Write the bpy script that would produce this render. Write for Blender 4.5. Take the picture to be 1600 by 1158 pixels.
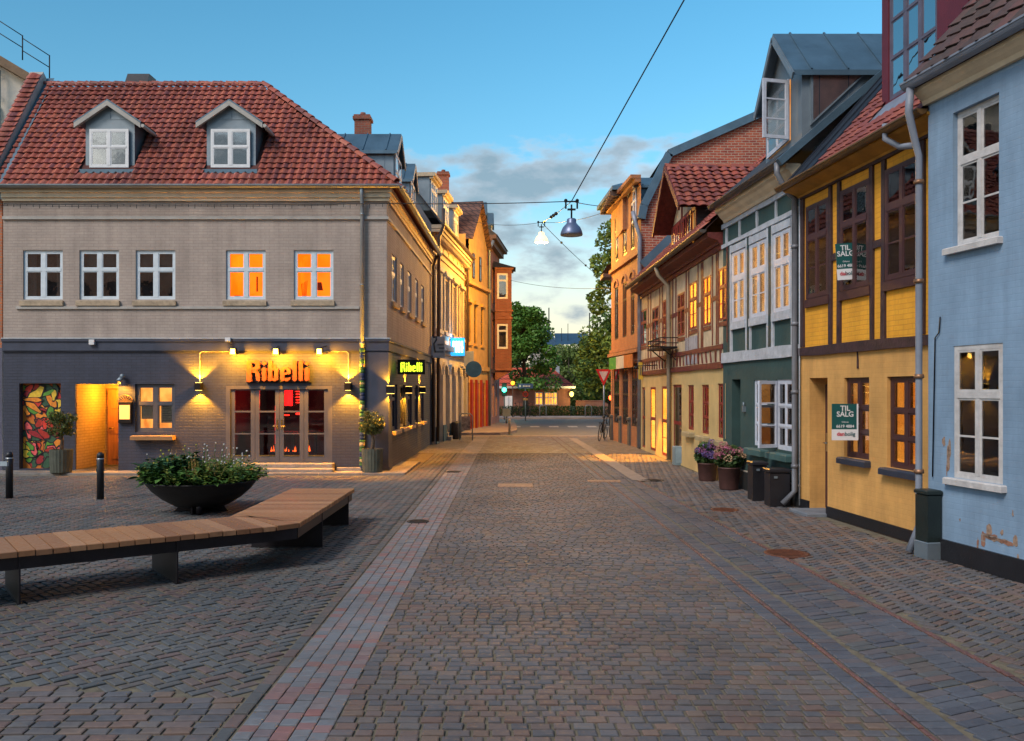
import bpy, bmesh, math, random
from mathutils import Vector, Matrix, noise
R = math.radians
rng = random.Random(7)
scene = bpy.context.scene
COL = scene.collection
for o in list(bpy.data.objects): bpy.data.objects.remove(o)

# ------------------------------------------------------------------ camera, sky, sun, exposure
FPX, HX, HY, CAMH = 1350.0, 800.0, 608.0, 2.0        # focal length and horizon measured on the photograph (1600 px wide)
cam = bpy.data.cameras.new('camera'); camo = bpy.data.objects.new('camera', cam); COL.objects.link(camo)
camo.location = (0, 0, CAMH); camo.rotation_euler = (R(90), 0, 0)
cam.sensor_width = 36; cam.lens = 36 * FPX / 1600; cam.shift_y = (HY - 579) / 1600.0
cam.clip_start = .05; cam.clip_end = 4000
scene.camera = camo

world = bpy.data.worlds.new('World'); scene.world = world; world.use_nodes = True
def setup_world():
    nt = world.node_tree; N = nt.nodes; L = nt.links; N.clear()
    out = N.new('ShaderNodeOutputWorld'); bg = N.new('ShaderNodeBackground')
    sky = N.new('ShaderNodeTexSky'); sky.sky_type = 'NISHITA'; sky.sun_disc = False
    sky.sun_elevation = R(12); sky.sun_rotation = R(222); sky.air_density = 1.1; sky.dust_density = .9; sky.ozone_density = 2.6
    hs = N.new('ShaderNodeHueSaturation'); hs.inputs['Hue'].default_value = .487; hs.inputs['Saturation'].default_value = 1.26; hs.inputs['Value'].default_value = 1
    L.new(sky.outputs[0], hs.inputs['Color'])
    tc = N.new('ShaderNodeTexCoord'); sep = N.new('ShaderNodeSeparateXYZ'); L.new(tc.outputs['Generated'], sep.inputs[0])
    # pale warm band that dusk leaves just above the horizon, all the way round
    mr = N.new('ShaderNodeMapRange'); mr.interpolation_type = 'SMOOTHSTEP'
    mr.inputs['From Min'].default_value = .02; mr.inputs['From Max'].default_value = .24; mr.inputs['To Min'].default_value = .8; mr.inputs['To Max'].default_value = 0
    L.new(sep.outputs['Z'], mr.inputs[0])
    m1 = N.new('ShaderNodeMix'); m1.data_type = 'RGBA'; L.new(mr.outputs[0], m1.inputs[0]); L.new(hs.outputs[0], m1.inputs[6]); m1.inputs[7].default_value = SKY_WARM
    # clouds
    mp = N.new('ShaderNodeMapping'); mp.inputs['Scale'].default_value = (1, 1, 2.3); mp.inputs['Location'].default_value = CLOUD_OFF
    L.new(tc.outputs['Generated'], mp.inputs[0])
    no = N.new('ShaderNodeTexNoise'); no.inputs['Scale'].default_value = 6.6; no.inputs['Detail'].default_value = 8; no.inputs['Roughness'].default_value = .55
    L.new(mp.outputs[0], no.inputs[0])
    # more cloud in a belt 6 to 16 degrees above the horizon
    belt = N.new('ShaderNodeFloatCurve'); c = belt.mapping.curves[0]
    pts = [(0, .40), (.06, .45), (.10, .48), (.135, .54), (.19, .61), (.24, .60), (.278, .46), (.305, .27), (.40, .18), (1, .15)]
    c.points[0].location = pts[0]; c.points[1].location = pts[-1]
    for p in pts[1:-1]: c.points.new(*p)
    belt.mapping.update(); L.new(sep.outputs['Z'], belt.inputs['Value'])
    ad = N.new('ShaderNodeMath'); ad.operation = 'ADD'; L.new(no.outputs[0], ad.inputs[0]); L.new(belt.outputs[0], ad.inputs[1])
    cm = N.new('ShaderNodeMapRange'); cm.interpolation_type = 'SMOOTHSTEP'; cm.inputs['From Min'].default_value = 1.0; cm.inputs['From Max'].default_value = 1.13
    L.new(ad.outputs[0], cm.inputs[0])
    dens = N.new('ShaderNodeMapRange'); dens.inputs['From Min'].default_value = 1.0; dens.inputs['From Max'].default_value = 1.22
    L.new(ad.outputs[0], dens.inputs[0])
    no2 = N.new('ShaderNodeTexNoise'); no2.inputs['Scale'].default_value = 13; no2.inputs['Detail'].default_value = 5; L.new(mp.outputs[0], no2.inputs[0])
    mm = N.new('ShaderNodeMath'); mm.operation = 'MULTIPLY_ADD'; mm.inputs[1].default_value = .8; L.new(no2.outputs[0], mm.inputs[0])
    sb = N.new('ShaderNodeMath'); sb.operation = 'SUBTRACT'; sb.inputs[1].default_value = .4; L.new(dens.outputs[0], sb.inputs[0]); L.new(sb.outputs[0], mm.inputs[2])
    cr = N.new('ShaderNodeValToRGB'); e = cr.color_ramp.elements; k = CLOUD_K
    e[0].position = .05; e[0].color = (2.35*k, 2.25*k, 2.25*k, 1); e[1].position = .75; e[1].color = (.85*k, 1.15*k, 1.38*k, 1)
    x = e.new(.34); x.color = (1.45*k, 1.62*k, 1.80*k, 1)
    L.new(mm.outputs[0], cr.inputs[0])
    cs = N.new('ShaderNodeMath'); cs.operation = 'MULTIPLY'; cs.inputs[1].default_value = .86; L.new(cm.outputs[0], cs.inputs[0])
    m2 = N.new('ShaderNodeMix'); m2.data_type = 'RGBA'; L.new(cs.outputs[0], m2.inputs[0]); L.new(m1.outputs[2], m2.inputs[6]); L.new(cr.outputs[0], m2.inputs[7])
    L.new(m2.outputs[2], bg.inputs[0]); bg.inputs[1].default_value = SKY_STRENGTH; L.new(bg.outputs[0], out.inputs[0])
SKY_STRENGTH = .148
SKY_WARM = (4.6, 4.0, 3.0, 1)
CLOUD_OFF = (.35, .1, .05)
CLOUD_K = 1.45
setup_world()
sun = bpy.data.lights.new('sun', 'SUN'); sun.energy = 1.75; sun.angle = R(20); sun.color = (1, .88, .78)
suno = bpy.data.objects.new('sun', sun); COL.objects.link(suno)
suno.rotation_euler = (R(44), 0, R(-42)); suno.location = (-5, -10, 20)
vs = scene.view_settings; vs.view_transform = 'Standard'; vs.look = 'None'; vs.gamma = 1; vs.use_curve_mapping = False; vs.exposure = .72
scene.render.engine = 'CYCLES'

# ------------------------------------------------------------------ helpers
W = {}                                     # world matrix of every object
I4 = Matrix.Identity(4)
def reg(o, M, parent=None):
    if parent is not None:
        o.parent = parent; o.matrix_basis = W[parent.name].inverted() @ M
    else: o.matrix_basis = M
    W[o.name] = M
    return o
def tag(o, label=None, cat=None, group=None, kind=None):
    if label: o['label'] = label
    if cat: o['category'] = cat
    if group: o['group'] = group
    if kind: o['kind'] = kind
    return o
def thing(name, label, cat, loc=(0, 0, 0), rz=0, group=None, kind=None):
    o = bpy.data.objects.new(name, None); COL.objects.link(o); o.empty_display_size = .2
    reg(o, Matrix.Translation(loc) @ Matrix.Rotation(rz, 4, 'Z')); return tag(o, label, cat, group, kind)
def inst(mesh, name, M, parent=None):
    o = bpy.data.objects.new(name, mesh); COL.objects.link(o); return reg(o, M, parent)
def TR(x, y, z, rz=0): return Matrix.Translation((x, y, z)) @ Matrix.Rotation(rz, 4, 'Z')
def copy_thing(root, M, label, group=None):
    def cp(o, par, Mw):
        c = o.copy(); COL.objects.link(c); reg(c, Mw, par)
        for ch in kids.get(o.name, []): cp(ch, c, Mw @ (W[o.name].inverted() @ W[ch.name]))
        return c
    kids = {}
    for ch in bpy.data.objects:
        if ch.parent: kids.setdefault(ch.parent.name, []).append(ch)
    r = cp(root, None, M); r['label'] = label
    if group: r['group'] = group
    return r

class MB:
    def __init__(s): s.v = []; s.f = []; s.sm = []
    def face(s, pts, sm=False):
        n = len(s.v); s.v += [tuple(p) for p in pts]; s.f.append(tuple(range(n, n + len(pts)))); s.sm.append(sm)
    def box(s, x0, x1, y0, y1, z0, z1):
        if x0 > x1: x0, x1 = x1, x0
        if y0 > y1: y0, y1 = y1, y0
        if z0 > z1: z0, z1 = z1, z0
        n = len(s.v)
        s.v += [(x0,y0,z0),(x1,y0,z0),(x1,y1,z0),(x0,y1,z0),(x0,y0,z1),(x1,y0,z1),(x1,y1,z1),(x0,y1,z1)]
        for q in ((0,3,2,1),(4,5,6,7),(0,1,5,4),(1,2,6,5),(2,3,7,6),(3,0,4,7)): s.f.append(tuple(n+i for i in q)); s.sm.append(False)
        return s
    def cbox(s, x0, x1, y0, y1, z0, z1, b=.008):      # box with chamfered top and upright edges
        n = len(s.v)
        for z, i in ((z0, 0), (z1 - b, 0), (z1, b)):
            s.v += [(x0+i,y0+i,z),(x1-i,y0+i,z),(x1-i,y1-i,z),(x0+i,y1-i,z)]
        for k in (0, 4):
            for i in range(4): j = (i+1) % 4; s.f.append((n+k+i, n+k+j, n+k+4+j, n+k+4+i)); s.sm.append(False)
        s.f.append((n+8, n+9, n+10, n+11)); s.sm.append(False); s.f.append((n+3, n+2, n+1, n)); s.sm.append(False)
        return s
    def prism(s, pts, w0, w1, axis='y'):               # polygon pts (a,b) extruded along axis
        def m(p, w):
            return (p[0], w, p[1]) if axis == 'y' else ((w, p[0], p[1]) if axis == 'x' else (p[0], p[1], w))
        s.face([m(p, w0) for p in pts]); s.face([m(p, w1) for p in reversed(pts)])
        for i in range(len(pts)):
            j = (i+1) % len(pts); s.face([m(pts[i], w1), m(pts[j], w1), m(pts[j], w0), m(pts[i], w0)])
        return s
    def beam(s, p, q, w, h, up=(0, 0, 1)):
        p = Vector(p); q = Vector(q); d = (q-p).normalized(); up = Vector(up)
        if abs(d.dot(up)) > .98: up = Vector((0, 1, 0))
        a = d.cross(up).normalized() * w/2; b = a.cross(d).normalized() * h/2
        P = [p-a-b, p+a-b, p+a+b, p-a+b]; Q = [x + (q-p) for x in P]; n = len(s.v); s.v += [tuple(x) for x in P+Q]
        for f in ((3,2,1,0),(4,5,6,7),(0,1,5,4),(1,2,6,5),(2,3,7,6),(3,0,4,7)): s.f.append(tuple(n+i for i in f)); s.sm.append(False)
        return s
    def tube(s, path, r, n=8, cap=True):
        path = [Vector(p) for p in path]; k = len(path); base = len(s.v)
        rr = r if isinstance(r, (list, tuple)) else [r]*k; ref = None
        for i, p in enumerate(path):
            t = (path[min(i+1, k-1)] - path[max(i-1, 0)]).normalized()
            if ref is None: ref = Vector((0, 0, 1)) if abs(t.z) < .9 else Vector((1, 0, 0))
            a = (ref - t*ref.dot(t)).normalized(); ref = a; b = t.cross(a)
            for j in range(n):
                an = 2*math.pi*j/n; s.v.append(tuple(p + (a*math.cos(an) + b*math.sin(an))*rr[i]))
        for i in range(k-1):
            for j in range(n):
                q = (j+1) % n; s.f.append((base+i*n+j, base+i*n+q, base+(i+1)*n+q, base+(i+1)*n+j)); s.sm.append(True)
        if cap:
            s.f.append(tuple(base+j for j in reversed(range(n)))); s.sm.append(False)
            s.f.append(tuple(base+(k-1)*n+j for j in range(n))); s.sm.append(False)
        return s
    def lathe(s, prof, cx=0, cy=0, n=24, sm=True):     # prof [(r,z)]
        base = len(s.v); k = len(prof)
        for r, z in prof:
            for j in range(n):
                a = 2*math.pi*j/n; s.v.append((cx+r*math.cos(a), cy+r*math.sin(a), z))
        for i in range(k-1):
            for j in range(n):
                q = (j+1) % n; s.f.append((base+i*n+j, base+i*n+q, base+(i+1)*n+q, base+(i+1)*n+j)); s.sm.append(sm)
        if prof[0][0] > 1e-4: s.f.append(tuple(base+j for j in reversed(range(n)))); s.sm.append(False)
        if prof[-1][0] > 1e-4: s.f.append(tuple(base+(k-1)*n+j for j in range(n))); s.sm.append(False)
        return s
    def ball(s, c, r, n=10, m=6):
        rx, ry, rz = r if isinstance(r, (tuple, list)) else (r, r, r); base = len(s.v)
        for i in range(m+1):
            t = math.pi*i/m
            for j in range(n):
                a = 2*math.pi*j/n; s.v.append((c[0]+rx*math.sin(t)*math.cos(a), c[1]+ry*math.sin(t)*math.sin(a), c[2]+rz*math.cos(t)))
        for i in range(m):
            for j in range(n):
                q = (j+1) % n; s.f.append((base+(i+1)*n+j, base+(i+1)*n+q, base+i*n+q, base+i*n+j)); s.sm.append(True)
        return s
    def mesh(s, name, mat):
        m = bpy.data.meshes.new(name); m.from_pydata(s.v, [], s.f)
        m.polygons.foreach_set('use_smooth', s.sm)
        if mat: m.materials.append(mat)
        m.update(); return m
    def each(s, name, mat, parent=None, M=I4, label=None):      # every separate piece becomes an object of its own
        key = {}; par = list(range(len(s.f)))
        def find(x):
            while par[x] != x: par[x] = par[par[x]]; x = par[x]
            return x
        for i, f in enumerate(s.f):
            for q in f:
                k = tuple(round(c, 4) for c in s.v[q])
                if k in key: par[find(i)] = find(key[k])
                else: key[k] = i
        G = {}
        for i in range(len(s.f)): G.setdefault(find(i), []).append(i)
        out = []
        for g in G.values():
            m = MB()
            idx = {}
            for i in g:
                for q in s.f[i]:
                    if q not in idx: idx[q] = len(m.v); m.v.append(s.v[q])
                m.f.append(tuple(idx[q] for q in s.f[i])); m.sm.append(s.sm[i])
            out.append(m.build(name, mat, parent, M, label=label))
        return out
    def build(s, name, mat, parent=None, M=I4, label=None, cat=None, group=None, kind=None):
        return tag(inst(s.mesh(name, mat), name, M, parent), label, cat, group, kind)

# ------------------------------------------------------------------ materials
MATS = {}
def nodes(name):
    m = bpy.data.materials.new(name); m.use_nodes = True; nt = m.node_tree; return m, nt.nodes, nt.links, nt.nodes['Principled BSDF']
def mat(name, col, rough=.7, metal=0, var=.18, scale=3, bump=.15, bscale=40, emit=None, es=0, spec=.5, vscale=(1, 1, 1), col2=None, dirt=0):
    if name in MATS: return MATS[name]
    m, N, L, P = nodes(name)
    P.inputs['Roughness'].default_value = rough; P.inputs['Metallic'].default_value = metal; P.inputs['Specular IOR Level'].default_value = spec
    tc = N.new('ShaderNodeTexCoord'); mp = N.new('ShaderNodeMapping'); mp.inputs['Scale'].default_value = vscale; L.new(tc.outputs['Object'], mp.inputs[0])
    no = N.new('ShaderNodeTexNoise'); no.inputs['Scale'].default_value = scale; no.inputs['Detail'].default_value = 7; no.inputs['Roughness'].default_value = .62; L.new(mp.outputs[0], no.inputs[0])
    cr = N.new('ShaderNodeValToRGB'); e = cr.color_ramp.elements; c2 = col2 or tuple(c*(1-2*var) for c in col)
    e[0].position = .28; e[0].color = (*c2, 1); e[1].position = .68; e[1].color = (*[min(1, c*(1+var*.5)) for c in col], 1)
    L.new(no.outputs[0], cr.inputs[0]); L.new(cr.outputs[0], P.inputs['Base Color'])
    if dirt:
        n3 = N.new('ShaderNodeTexNoise'); n3.inputs['Scale'].default_value = 1.1; n3.inputs['Detail'].default_value = 9; n3.inputs['Roughness'].default_value = .75; L.new(tc.outputs['Object'], n3.inputs[0])
        mr = N.new('ShaderNodeMapRange'); mr.inputs['From Min'].default_value = .5; mr.inputs['From Max'].default_value = .75; mr.inputs['To Max'].default_value = dirt; L.new(n3.outputs[0], mr.inputs[0])
        mx = N.new('ShaderNodeMix'); mx.data_type = 'RGBA'; L.new(mr.outputs[0], mx.inputs[0]); L.new(cr.outputs[0], mx.inputs[6]); mx.inputs[7].default_value = (*[c*.45+.02 for c in col], 1)
        L.new(mx.outputs[2], P.inputs['Base Color'])
    if bump:
        n2 = N.new('ShaderNodeTexNoise'); n2.inputs['Scale'].default_value = bscale; n2.inputs['Detail'].default_value = 4; L.new(mp.outputs[0], n2.inputs[0])
        b = N.new('ShaderNodeBump'); b.inputs['Strength'].default_value = bump; b.inputs['Distance'].default_value = .02; L.new(n2.outputs[0], b.inputs['Height']); L.new(b.outputs[0], P.inputs['Normal'])
    if emit: P.inputs['Emission Color'].default_value = (*emit, 1); P.inputs['Emission Strength'].default_value = es
    MATS[name] = m; return m
def brick(name, c1, c2, mortar, bw=.23, rh=.07, ms=.008, bump=.5, rough=.85, big=.25, bscale=1, msm=.1):
    if name in MATS: return MATS[name]
    m, N, L, P = nodes(name); P.inputs['Roughness'].default_value = rough
    tc = N.new('ShaderNodeTexCoord'); sp = N.new('ShaderNodeSeparateXYZ'); L.new(tc.outputs['Object'], sp.inputs[0])
    ad = N.new('ShaderNodeMath'); L.new(sp.outputs[0], ad.inputs[0]); L.new(sp.outputs[1], ad.inputs[1])
    # slightly wavy courses
    nw = N.new('ShaderNodeTexNoise'); nw.inputs['Scale'].default_value = 1.7; L.new(tc.outputs['Object'], nw.inputs[0])
    mw = N.new('ShaderNodeMath'); mw.operation = 'MULTIPLY_ADD'; mw.inputs[1].default_value = .03; L.new(nw.outputs[0], mw.inputs[0]); L.new(sp.outputs[2], mw.inputs[2])
    cb = N.new('ShaderNodeCombineXYZ'); L.new(ad.outputs[0], cb.inputs[0]); L.new(mw.outputs[0], cb.inputs[1])
    bt = N.new('ShaderNodeTexBrick'); bt.inputs['Scale'].default_value = bscale; bt.inputs['Brick Width'].default_value = bw; bt.inputs['Row Height'].default_value = rh
    bt.inputs['Mortar Size'].default_value = ms; bt.inputs['Mortar Smooth'].default_value = msm; bt.inputs['Color1'].default_value = (*c1, 1); bt.inputs['Color2'].default_value = (*c2, 1); bt.inputs['Mortar'].default_value = (*mortar, 1)
    L.new(cb.outputs[0], bt.inputs[0])
    no = N.new('ShaderNodeTexNoise'); no.inputs['Scale'].default_value = .9; no.inputs['Detail'].default_value = 8; no.inputs['Roughness'].default_value = .7; L.new(tc.outputs['Object'], no.inputs[0])
    mr = N.new('ShaderNodeMapRange'); mr.inputs['From Min'].default_value = .3; mr.inputs['From Max'].default_value = .7; mr.inputs['To Min'].default_value = 1-big; mr.inputs['To Max'].default_value = 1+big*.4; L.new(no.outputs[0], mr.inputs[0])
    sm_ = N.new('ShaderNodeMapping'); sm_.inputs['Scale'].default_value = (1.9, 1.9, .22); L.new(tc.outputs['Object'], sm_.inputs[0]); ns = N.new('ShaderNodeTexNoise'); ns.inputs['Scale'].default_value = 1.6; ns.inputs['Detail'].default_value = 6; ns.inputs['Roughness'].default_value = .7; L.new(sm_.outputs[0], ns.inputs[0])
    ms_ = N.new('ShaderNodeMapRange'); ms_.inputs['From Min'].default_value = .32; ms_.inputs['From Max'].default_value = .6; ms_.inputs['To Min'].default_value = .84; ms_.inputs['To Max'].default_value = 1.05; L.new(ns.outputs[0], ms_.inputs[0])
    mq = N.new('ShaderNodeMath'); mq.operation = 'MULTIPLY'; L.new(mr.outputs[0], mq.inputs[0]); L.new(ms_.outputs[0], mq.inputs[1])
    mx = N.new('ShaderNodeVectorMath'); mx.operation = 'SCALE'; L.new(bt.outputs[0], mx.inputs[0]); L.new(mq.outputs[0], mx.inputs['Scale']); L.new(mx.outputs[0], P.inputs['Base Color'])
    n2 = N.new('ShaderNodeTexNoise'); n2.inputs['Scale'].default_value = 45; L.new(tc.outputs['Object'], n2.inputs[0])
    iv = N.new('ShaderNodeMath'); iv.operation = 'MULTIPLY_ADD'; iv.inputs[1].default_value = -1; L.new(bt.outputs['Fac'], iv.inputs[0])
    m3 = N.new('ShaderNodeMath'); m3.operation = 'MULTIPLY'; m3.inputs[1].default_value = .4; L.new(n2.outputs[0], m3.inputs[0]); L.new(m3.outputs[0], iv.inputs[2])
    b = N.new('ShaderNodeBump'); b.inputs['Strength'].default_value = bump; b.inputs['Distance'].default_value = .008; L.new(iv.outputs[0], b.inputs['Height']); L.new(b.outputs[0], P.inputs['Normal'])
    MATS[name] = m; return m
def glow(name, col, s):
    if name in MATS: return MATS[name]
    m, N, L, P = nodes(name); P.inputs['Base Color'].default_value = (*[c*.5 for c in col], 1); P.inputs['Emission Color'].default_value = (*col, 1); P.inputs['Emission Strength'].default_value = s; P.inputs['Roughness'].default_value = .6
    MATS[name] = m; return m
def glowvar(name, c1, c2, s, scale=2.5):        # lit room or imitated reflection: brightness uneven over the surfaces
    if name in MATS: return MATS[name]
    m, N, L, P = nodes(name); P.inputs['Base Color'].default_value = (.3, .2, .12, 1)
    tc = N.new('ShaderNodeTexCoord'); no = N.new('ShaderNodeTexNoise'); no.inputs['Scale'].default_value = scale; no.inputs['Detail'].default_value = 3; L.new(tc.outputs['Object'], no.inputs[0])
    cr = N.new('ShaderNodeValToRGB'); e = cr.color_ramp.elements; e[0].position = .35; e[0].color = (*c1, 1); e[1].position = .65; e[1].color = (*c2, 1); L.new(no.outputs[0], cr.inputs[0])
    L.new(cr.outputs[0], P.inputs['Emission Color']); P.inputs['Emission Strength'].default_value = s; MATS[name] = m; return m
def glassmat(name, tint=(1, 1, 1), base=.06, k=1.5):
    if name in MATS: return MATS[name]
    m = bpy.data.materials.new(name); m.use_nodes = True; nt = m.node_tree; N = nt.nodes; L = nt.links; N.clear()
    out = N.new('ShaderNodeOutputMaterial'); tr = N.new('ShaderNodeBsdfTransparent'); tr.inputs[0].default_value = (*tint, 1)
    gl = N.new('ShaderNodeBsdfGlossy'); gl.inputs['Roughness'].default_value = .015
    tc = N.new('ShaderNodeTexCoord'); no = N.new('ShaderNodeTexNoise'); no.inputs['Scale'].default_value = 3.5; L.new(tc.outputs['Object'], no.inputs[0])
    b = N.new('ShaderNodeBump'); b.inputs['Strength'].default_value = .05; b.inputs['Distance'].default_value = .02; L.new(no.outputs[0], b.inputs['Height']); L.new(b.outputs[0], gl.inputs['Normal'])
    fr = N.new('ShaderNodeFresnel'); fr.inputs[0].default_value = 1.5
    md = N.new('ShaderNodeMath'); md.operation = 'MULTIPLY_ADD'; md.inputs[1].default_value = k; md.inputs[2].default_value = base; md.use_clamp = True; L.new(fr.outputs[0], md.inputs[0])
    mx = N.new('ShaderNodeMixShader'); L.new(md.outputs[0], mx.inputs[0]); L.new(tr.outputs[0], mx.inputs[1]); L.new(gl.outputs[0], mx.inputs[2]); L.new(mx.outputs[0], out.inputs[0])
    MATS[name] = m; return m
def islandmat(name, stops, rough=.65, bump=.3, bscale=60, spec=.5, wear=.25, objrand=True, metal=0):     # colour per stone / tile / leaf
    if name in MATS: return MATS[name]
    m, N, L, P = nodes(name); P.inputs['Roughness'].default_value = rough; P.inputs['Specular IOR Level'].default_value = spec; P.inputs['Metallic'].default_value = metal
    ge = N.new('ShaderNodeNewGeometry'); oi = N.new('ShaderNodeObjectInfo'); ad = N.new('ShaderNodeMath'); L.new(ge.outputs['Random Per Island'], ad.inputs[0]); L.new(oi.outputs['Random'], ad.inputs[1])
    fr = N.new('ShaderNodeMath'); fr.operation = 'FRACT'; L.new(ad.outputs[0], fr.inputs[0])
    cr = N.new('ShaderNodeValToRGB'); e = cr.color_ramp.elements; cr.color_ramp.interpolation = 'LINEAR'
    for i, (p, c) in enumerate(stops):
        x = e[i] if i < 2 else e.new(p)
        x.position = p; x.color = (*c, 1)
    L.new(fr.outputs[0], cr.inputs[0])
    tc = N.new('ShaderNodeTexCoord'); mpp = ge.outputs['Position']
    no = N.new('ShaderNodeTexNoise'); no.inputs['Scale'].default_value = .55; no.inputs['Detail'].default_value = 8; no.inputs['Roughness'].default_value = .7; L.new(mpp, no.inputs[0])
    mr = N.new('ShaderNodeMapRange'); mr.inputs['From Min'].default_value = .32; mr.inputs['From Max'].default_value = .68; mr.inputs['To Min'].default_value = 1-wear; mr.inputs['To Max'].default_value = 1+wear; L.new(no.outputs[0], mr.inputs[0])
    n3 = N.new('ShaderNodeTexNoise'); n3.inputs['Scale'].default_value = 22; n3.inputs['Detail'].default_value = 4; L.new(mpp, n3.inputs[0])
    m3 = N.new('ShaderNodeMapRange'); m3.inputs['From Min'].default_value = .3; m3.inputs['From Max'].default_value = .7; m3.inputs['To Min'].default_value = .92; m3.inputs['To Max'].default_value = 1.18; L.new(n3.outputs[0], m3.inputs[0])
    mu = N.new('ShaderNodeMath'); mu.operation = 'MULTIPLY'; L.new(mr.outputs[0], mu.inputs[0]); L.new(m3.outputs[0], mu.inputs[1])
    vm = N.new('ShaderNodeVectorMath'); vm.operation = 'SCALE'; L.new(cr.outputs[0], vm.inputs[0]); L.new(mu.outputs[0], vm.inputs['Scale']); L.new(vm.outputs[0], P.inputs['Base Color'])
    rr = N.new('ShaderNodeMapRange'); rr.inputs['From Min'].default_value = .35; rr.inputs['From Max'].default_value = .65; rr.inputs['To Min'].default_value = rough-.16; rr.inputs['To Max'].default_value = min(1, rough+.16); L.new(n3.outputs[0], rr.inputs[0]); L.new(rr.outputs[0], P.inputs['Roughness'])
    if bump:
        n2 = N.new('ShaderNodeTexNoise'); n2.inputs['Scale'].default_value = bscale; n2.inputs['Detail'].default_value = 3; L.new(mpp, n2.inputs[0])
        b = N.new('ShaderNodeBump'); b.inputs['Strength'].default_value = bump; b.inputs['Distance'].default_value = .004; L.new(n2.outputs[0], b.inputs['Height']); L.new(b.outputs[0], P.inputs['Normal'])
    MATS[name] = m; return m
def leafmat(name, dark, light, rough=.6):
    if name in MATS: return MATS[name]
    m = islandmat(name, [(0, dark), (1, light), (.5, tuple((a+b)/2 for a, b in zip(dark, light)))], rough=rough, bump=0, spec=.3)
    P = m.node_tree.nodes['Principled BSDF']; P.inputs['Subsurface Weight'].default_value = 0
    return m

GLASS = glassmat('window_glass'); GLASSR = glassmat('street_glass', base=.10)
FRONTG = glassmat('front_glass', base=.30)
DARKROOM = mat('dark_room', (.035, .028, .024), .9, var=.3, bump=0)
ROOM = mat('dim_room', (.10, .075, .06), .9, var=.3, bump=0, scale=1.5)
CURT = mat('curtain_cloth', (.36, .34, .31), .9, var=.1, bump=0, scale=6)
ORANGE_ROOM = glowvar('orange_room', (1, .085, .0), (1, .165, .003), 1.25, 1.2)
AMBER_ROOM = glowvar('amber_room', (.75, .20, .015), (1, .42, .05), 1.3, 2)
GOLD_ROOM_OR_REFLECTION = glowvar('gold_room_or_reflection', (1, .26, .012), (1, .46, .05), 2.2, 2.2)  # lit door rooms, and a glow imitating reflections in upper panes
WARM_ROOM = glowvar('warm_room', (.40, .11, .015), (.95, .40, .08), .9, 2.5)
ZINC = mat('zinc', (.22, .27, .31), .5, .55, var=.12, scale=2, bump=.06, bscale=8)
ZINCB = mat('zinc_blue', (.10, .17, .23), .45, .4, var=.15, scale=2, bump=.05)
IRON = mat('black_iron', (.012, .012, .014), .5, .5, var=.2, bump=.05)
WHITE = mat('white_paint', (.72, .74, .76), .5, var=.06, scale=9, bump=.05, dirt=.2)

# ------------------------------------------------------------------ facade frame: u to the right seen from the street, v into the house, z up
class Fac:
    def __init__(s, A, B):
        s.A = Vector(A); s.B = Vector(B); d = s.B - s.A; s.L = d.length; s.d = d / s.L; s.a = math.atan2(d.y, d.x)
        s.M = TR(s.A.x, s.A.y, 0, s.a)
    def u(s, px, v=0):                         # distance along the wall measured on the photograph
        t = (px - HX) / FPX; nx, ny = -s.d.y, s.d.x; ax, ay = s.A.x + nx*v, s.A.y + ny*v
        return (t*ay - ax) / (s.d.x - t*s.d.y)
    def z(s, px, py, v=0):
        u = s.u(px, v); D = s.A.y + s.d.y*u + s.d.x*v
        return CAMH + (HY - py) / FPX * D
def wall(mb, u0, u1, z0, z1, holes, v=0, depth=.14):
    us = sorted({u0, u1, *[min(max(h[0], u0), u1) for h in holes], *[min(max(h[1], u0), u1) for h in holes]})
    zs = sorted({z0, z1, *[min(max(h[2], z0), z1) for h in holes], *[min(max(h[3], z0), z1) for h in holes]})
    for i in range(len(us)-1):
        for j in range(len(zs)-1):
            cu, cz = (us[i]+us[i+1])/2, (zs[j]+zs[j+1])/2
            if any(h[0] < cu < h[1] and h[2] < cz < h[3] for h in holes): continue
            mb.face([(us[i], v, zs[j]), (us[i+1], v, zs[j]), (us[i+1], v, zs[j+1]), (us[i], v, zs[j+1])])
    for h in holes:
        a, b, c, d = h[:4]; w = v + (h[4] if len(h) > 4 else depth)
        mb.face([(a, v, c), (a, v, d), (a, w, d), (a, w, c)]); mb.face([(b, v, d), (b, v, c), (b, w, c), (b, w, d)])
        mb.face([(a, v, d), (b, v, d), (b, w, d), (a, w, d)]); mb.face([(b, v, c), (a, v, c), (a, w, c), (b, w, c)])
def room(mb, u0, u1, z0, z1, v0, v1, m=.0):
    u0 -= m; u1 += m; z0 -= m; z1 += m
    mb.face([(u0, v1, z0), (u1, v1, z0), (u1, v1, z1), (u0, v1, z1)])
    mb.face([(u0, v0, z0), (u0, v1, z0), (u0, v1, z1), (u0, v0, z1)]); mb.face([(u1, v1, z0), (u1, v0, z0), (u1, v0, z1), (u1, v1, z1)])
    mb.face([(u0, v1, z1), (u1, v1, z1), (u1, v0, z1), (u0, v0, z1)]); mb.face([(u0, v0, z0), (u1, v0, z0), (u1, v1, z0), (u0, v1, z0)])
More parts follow.
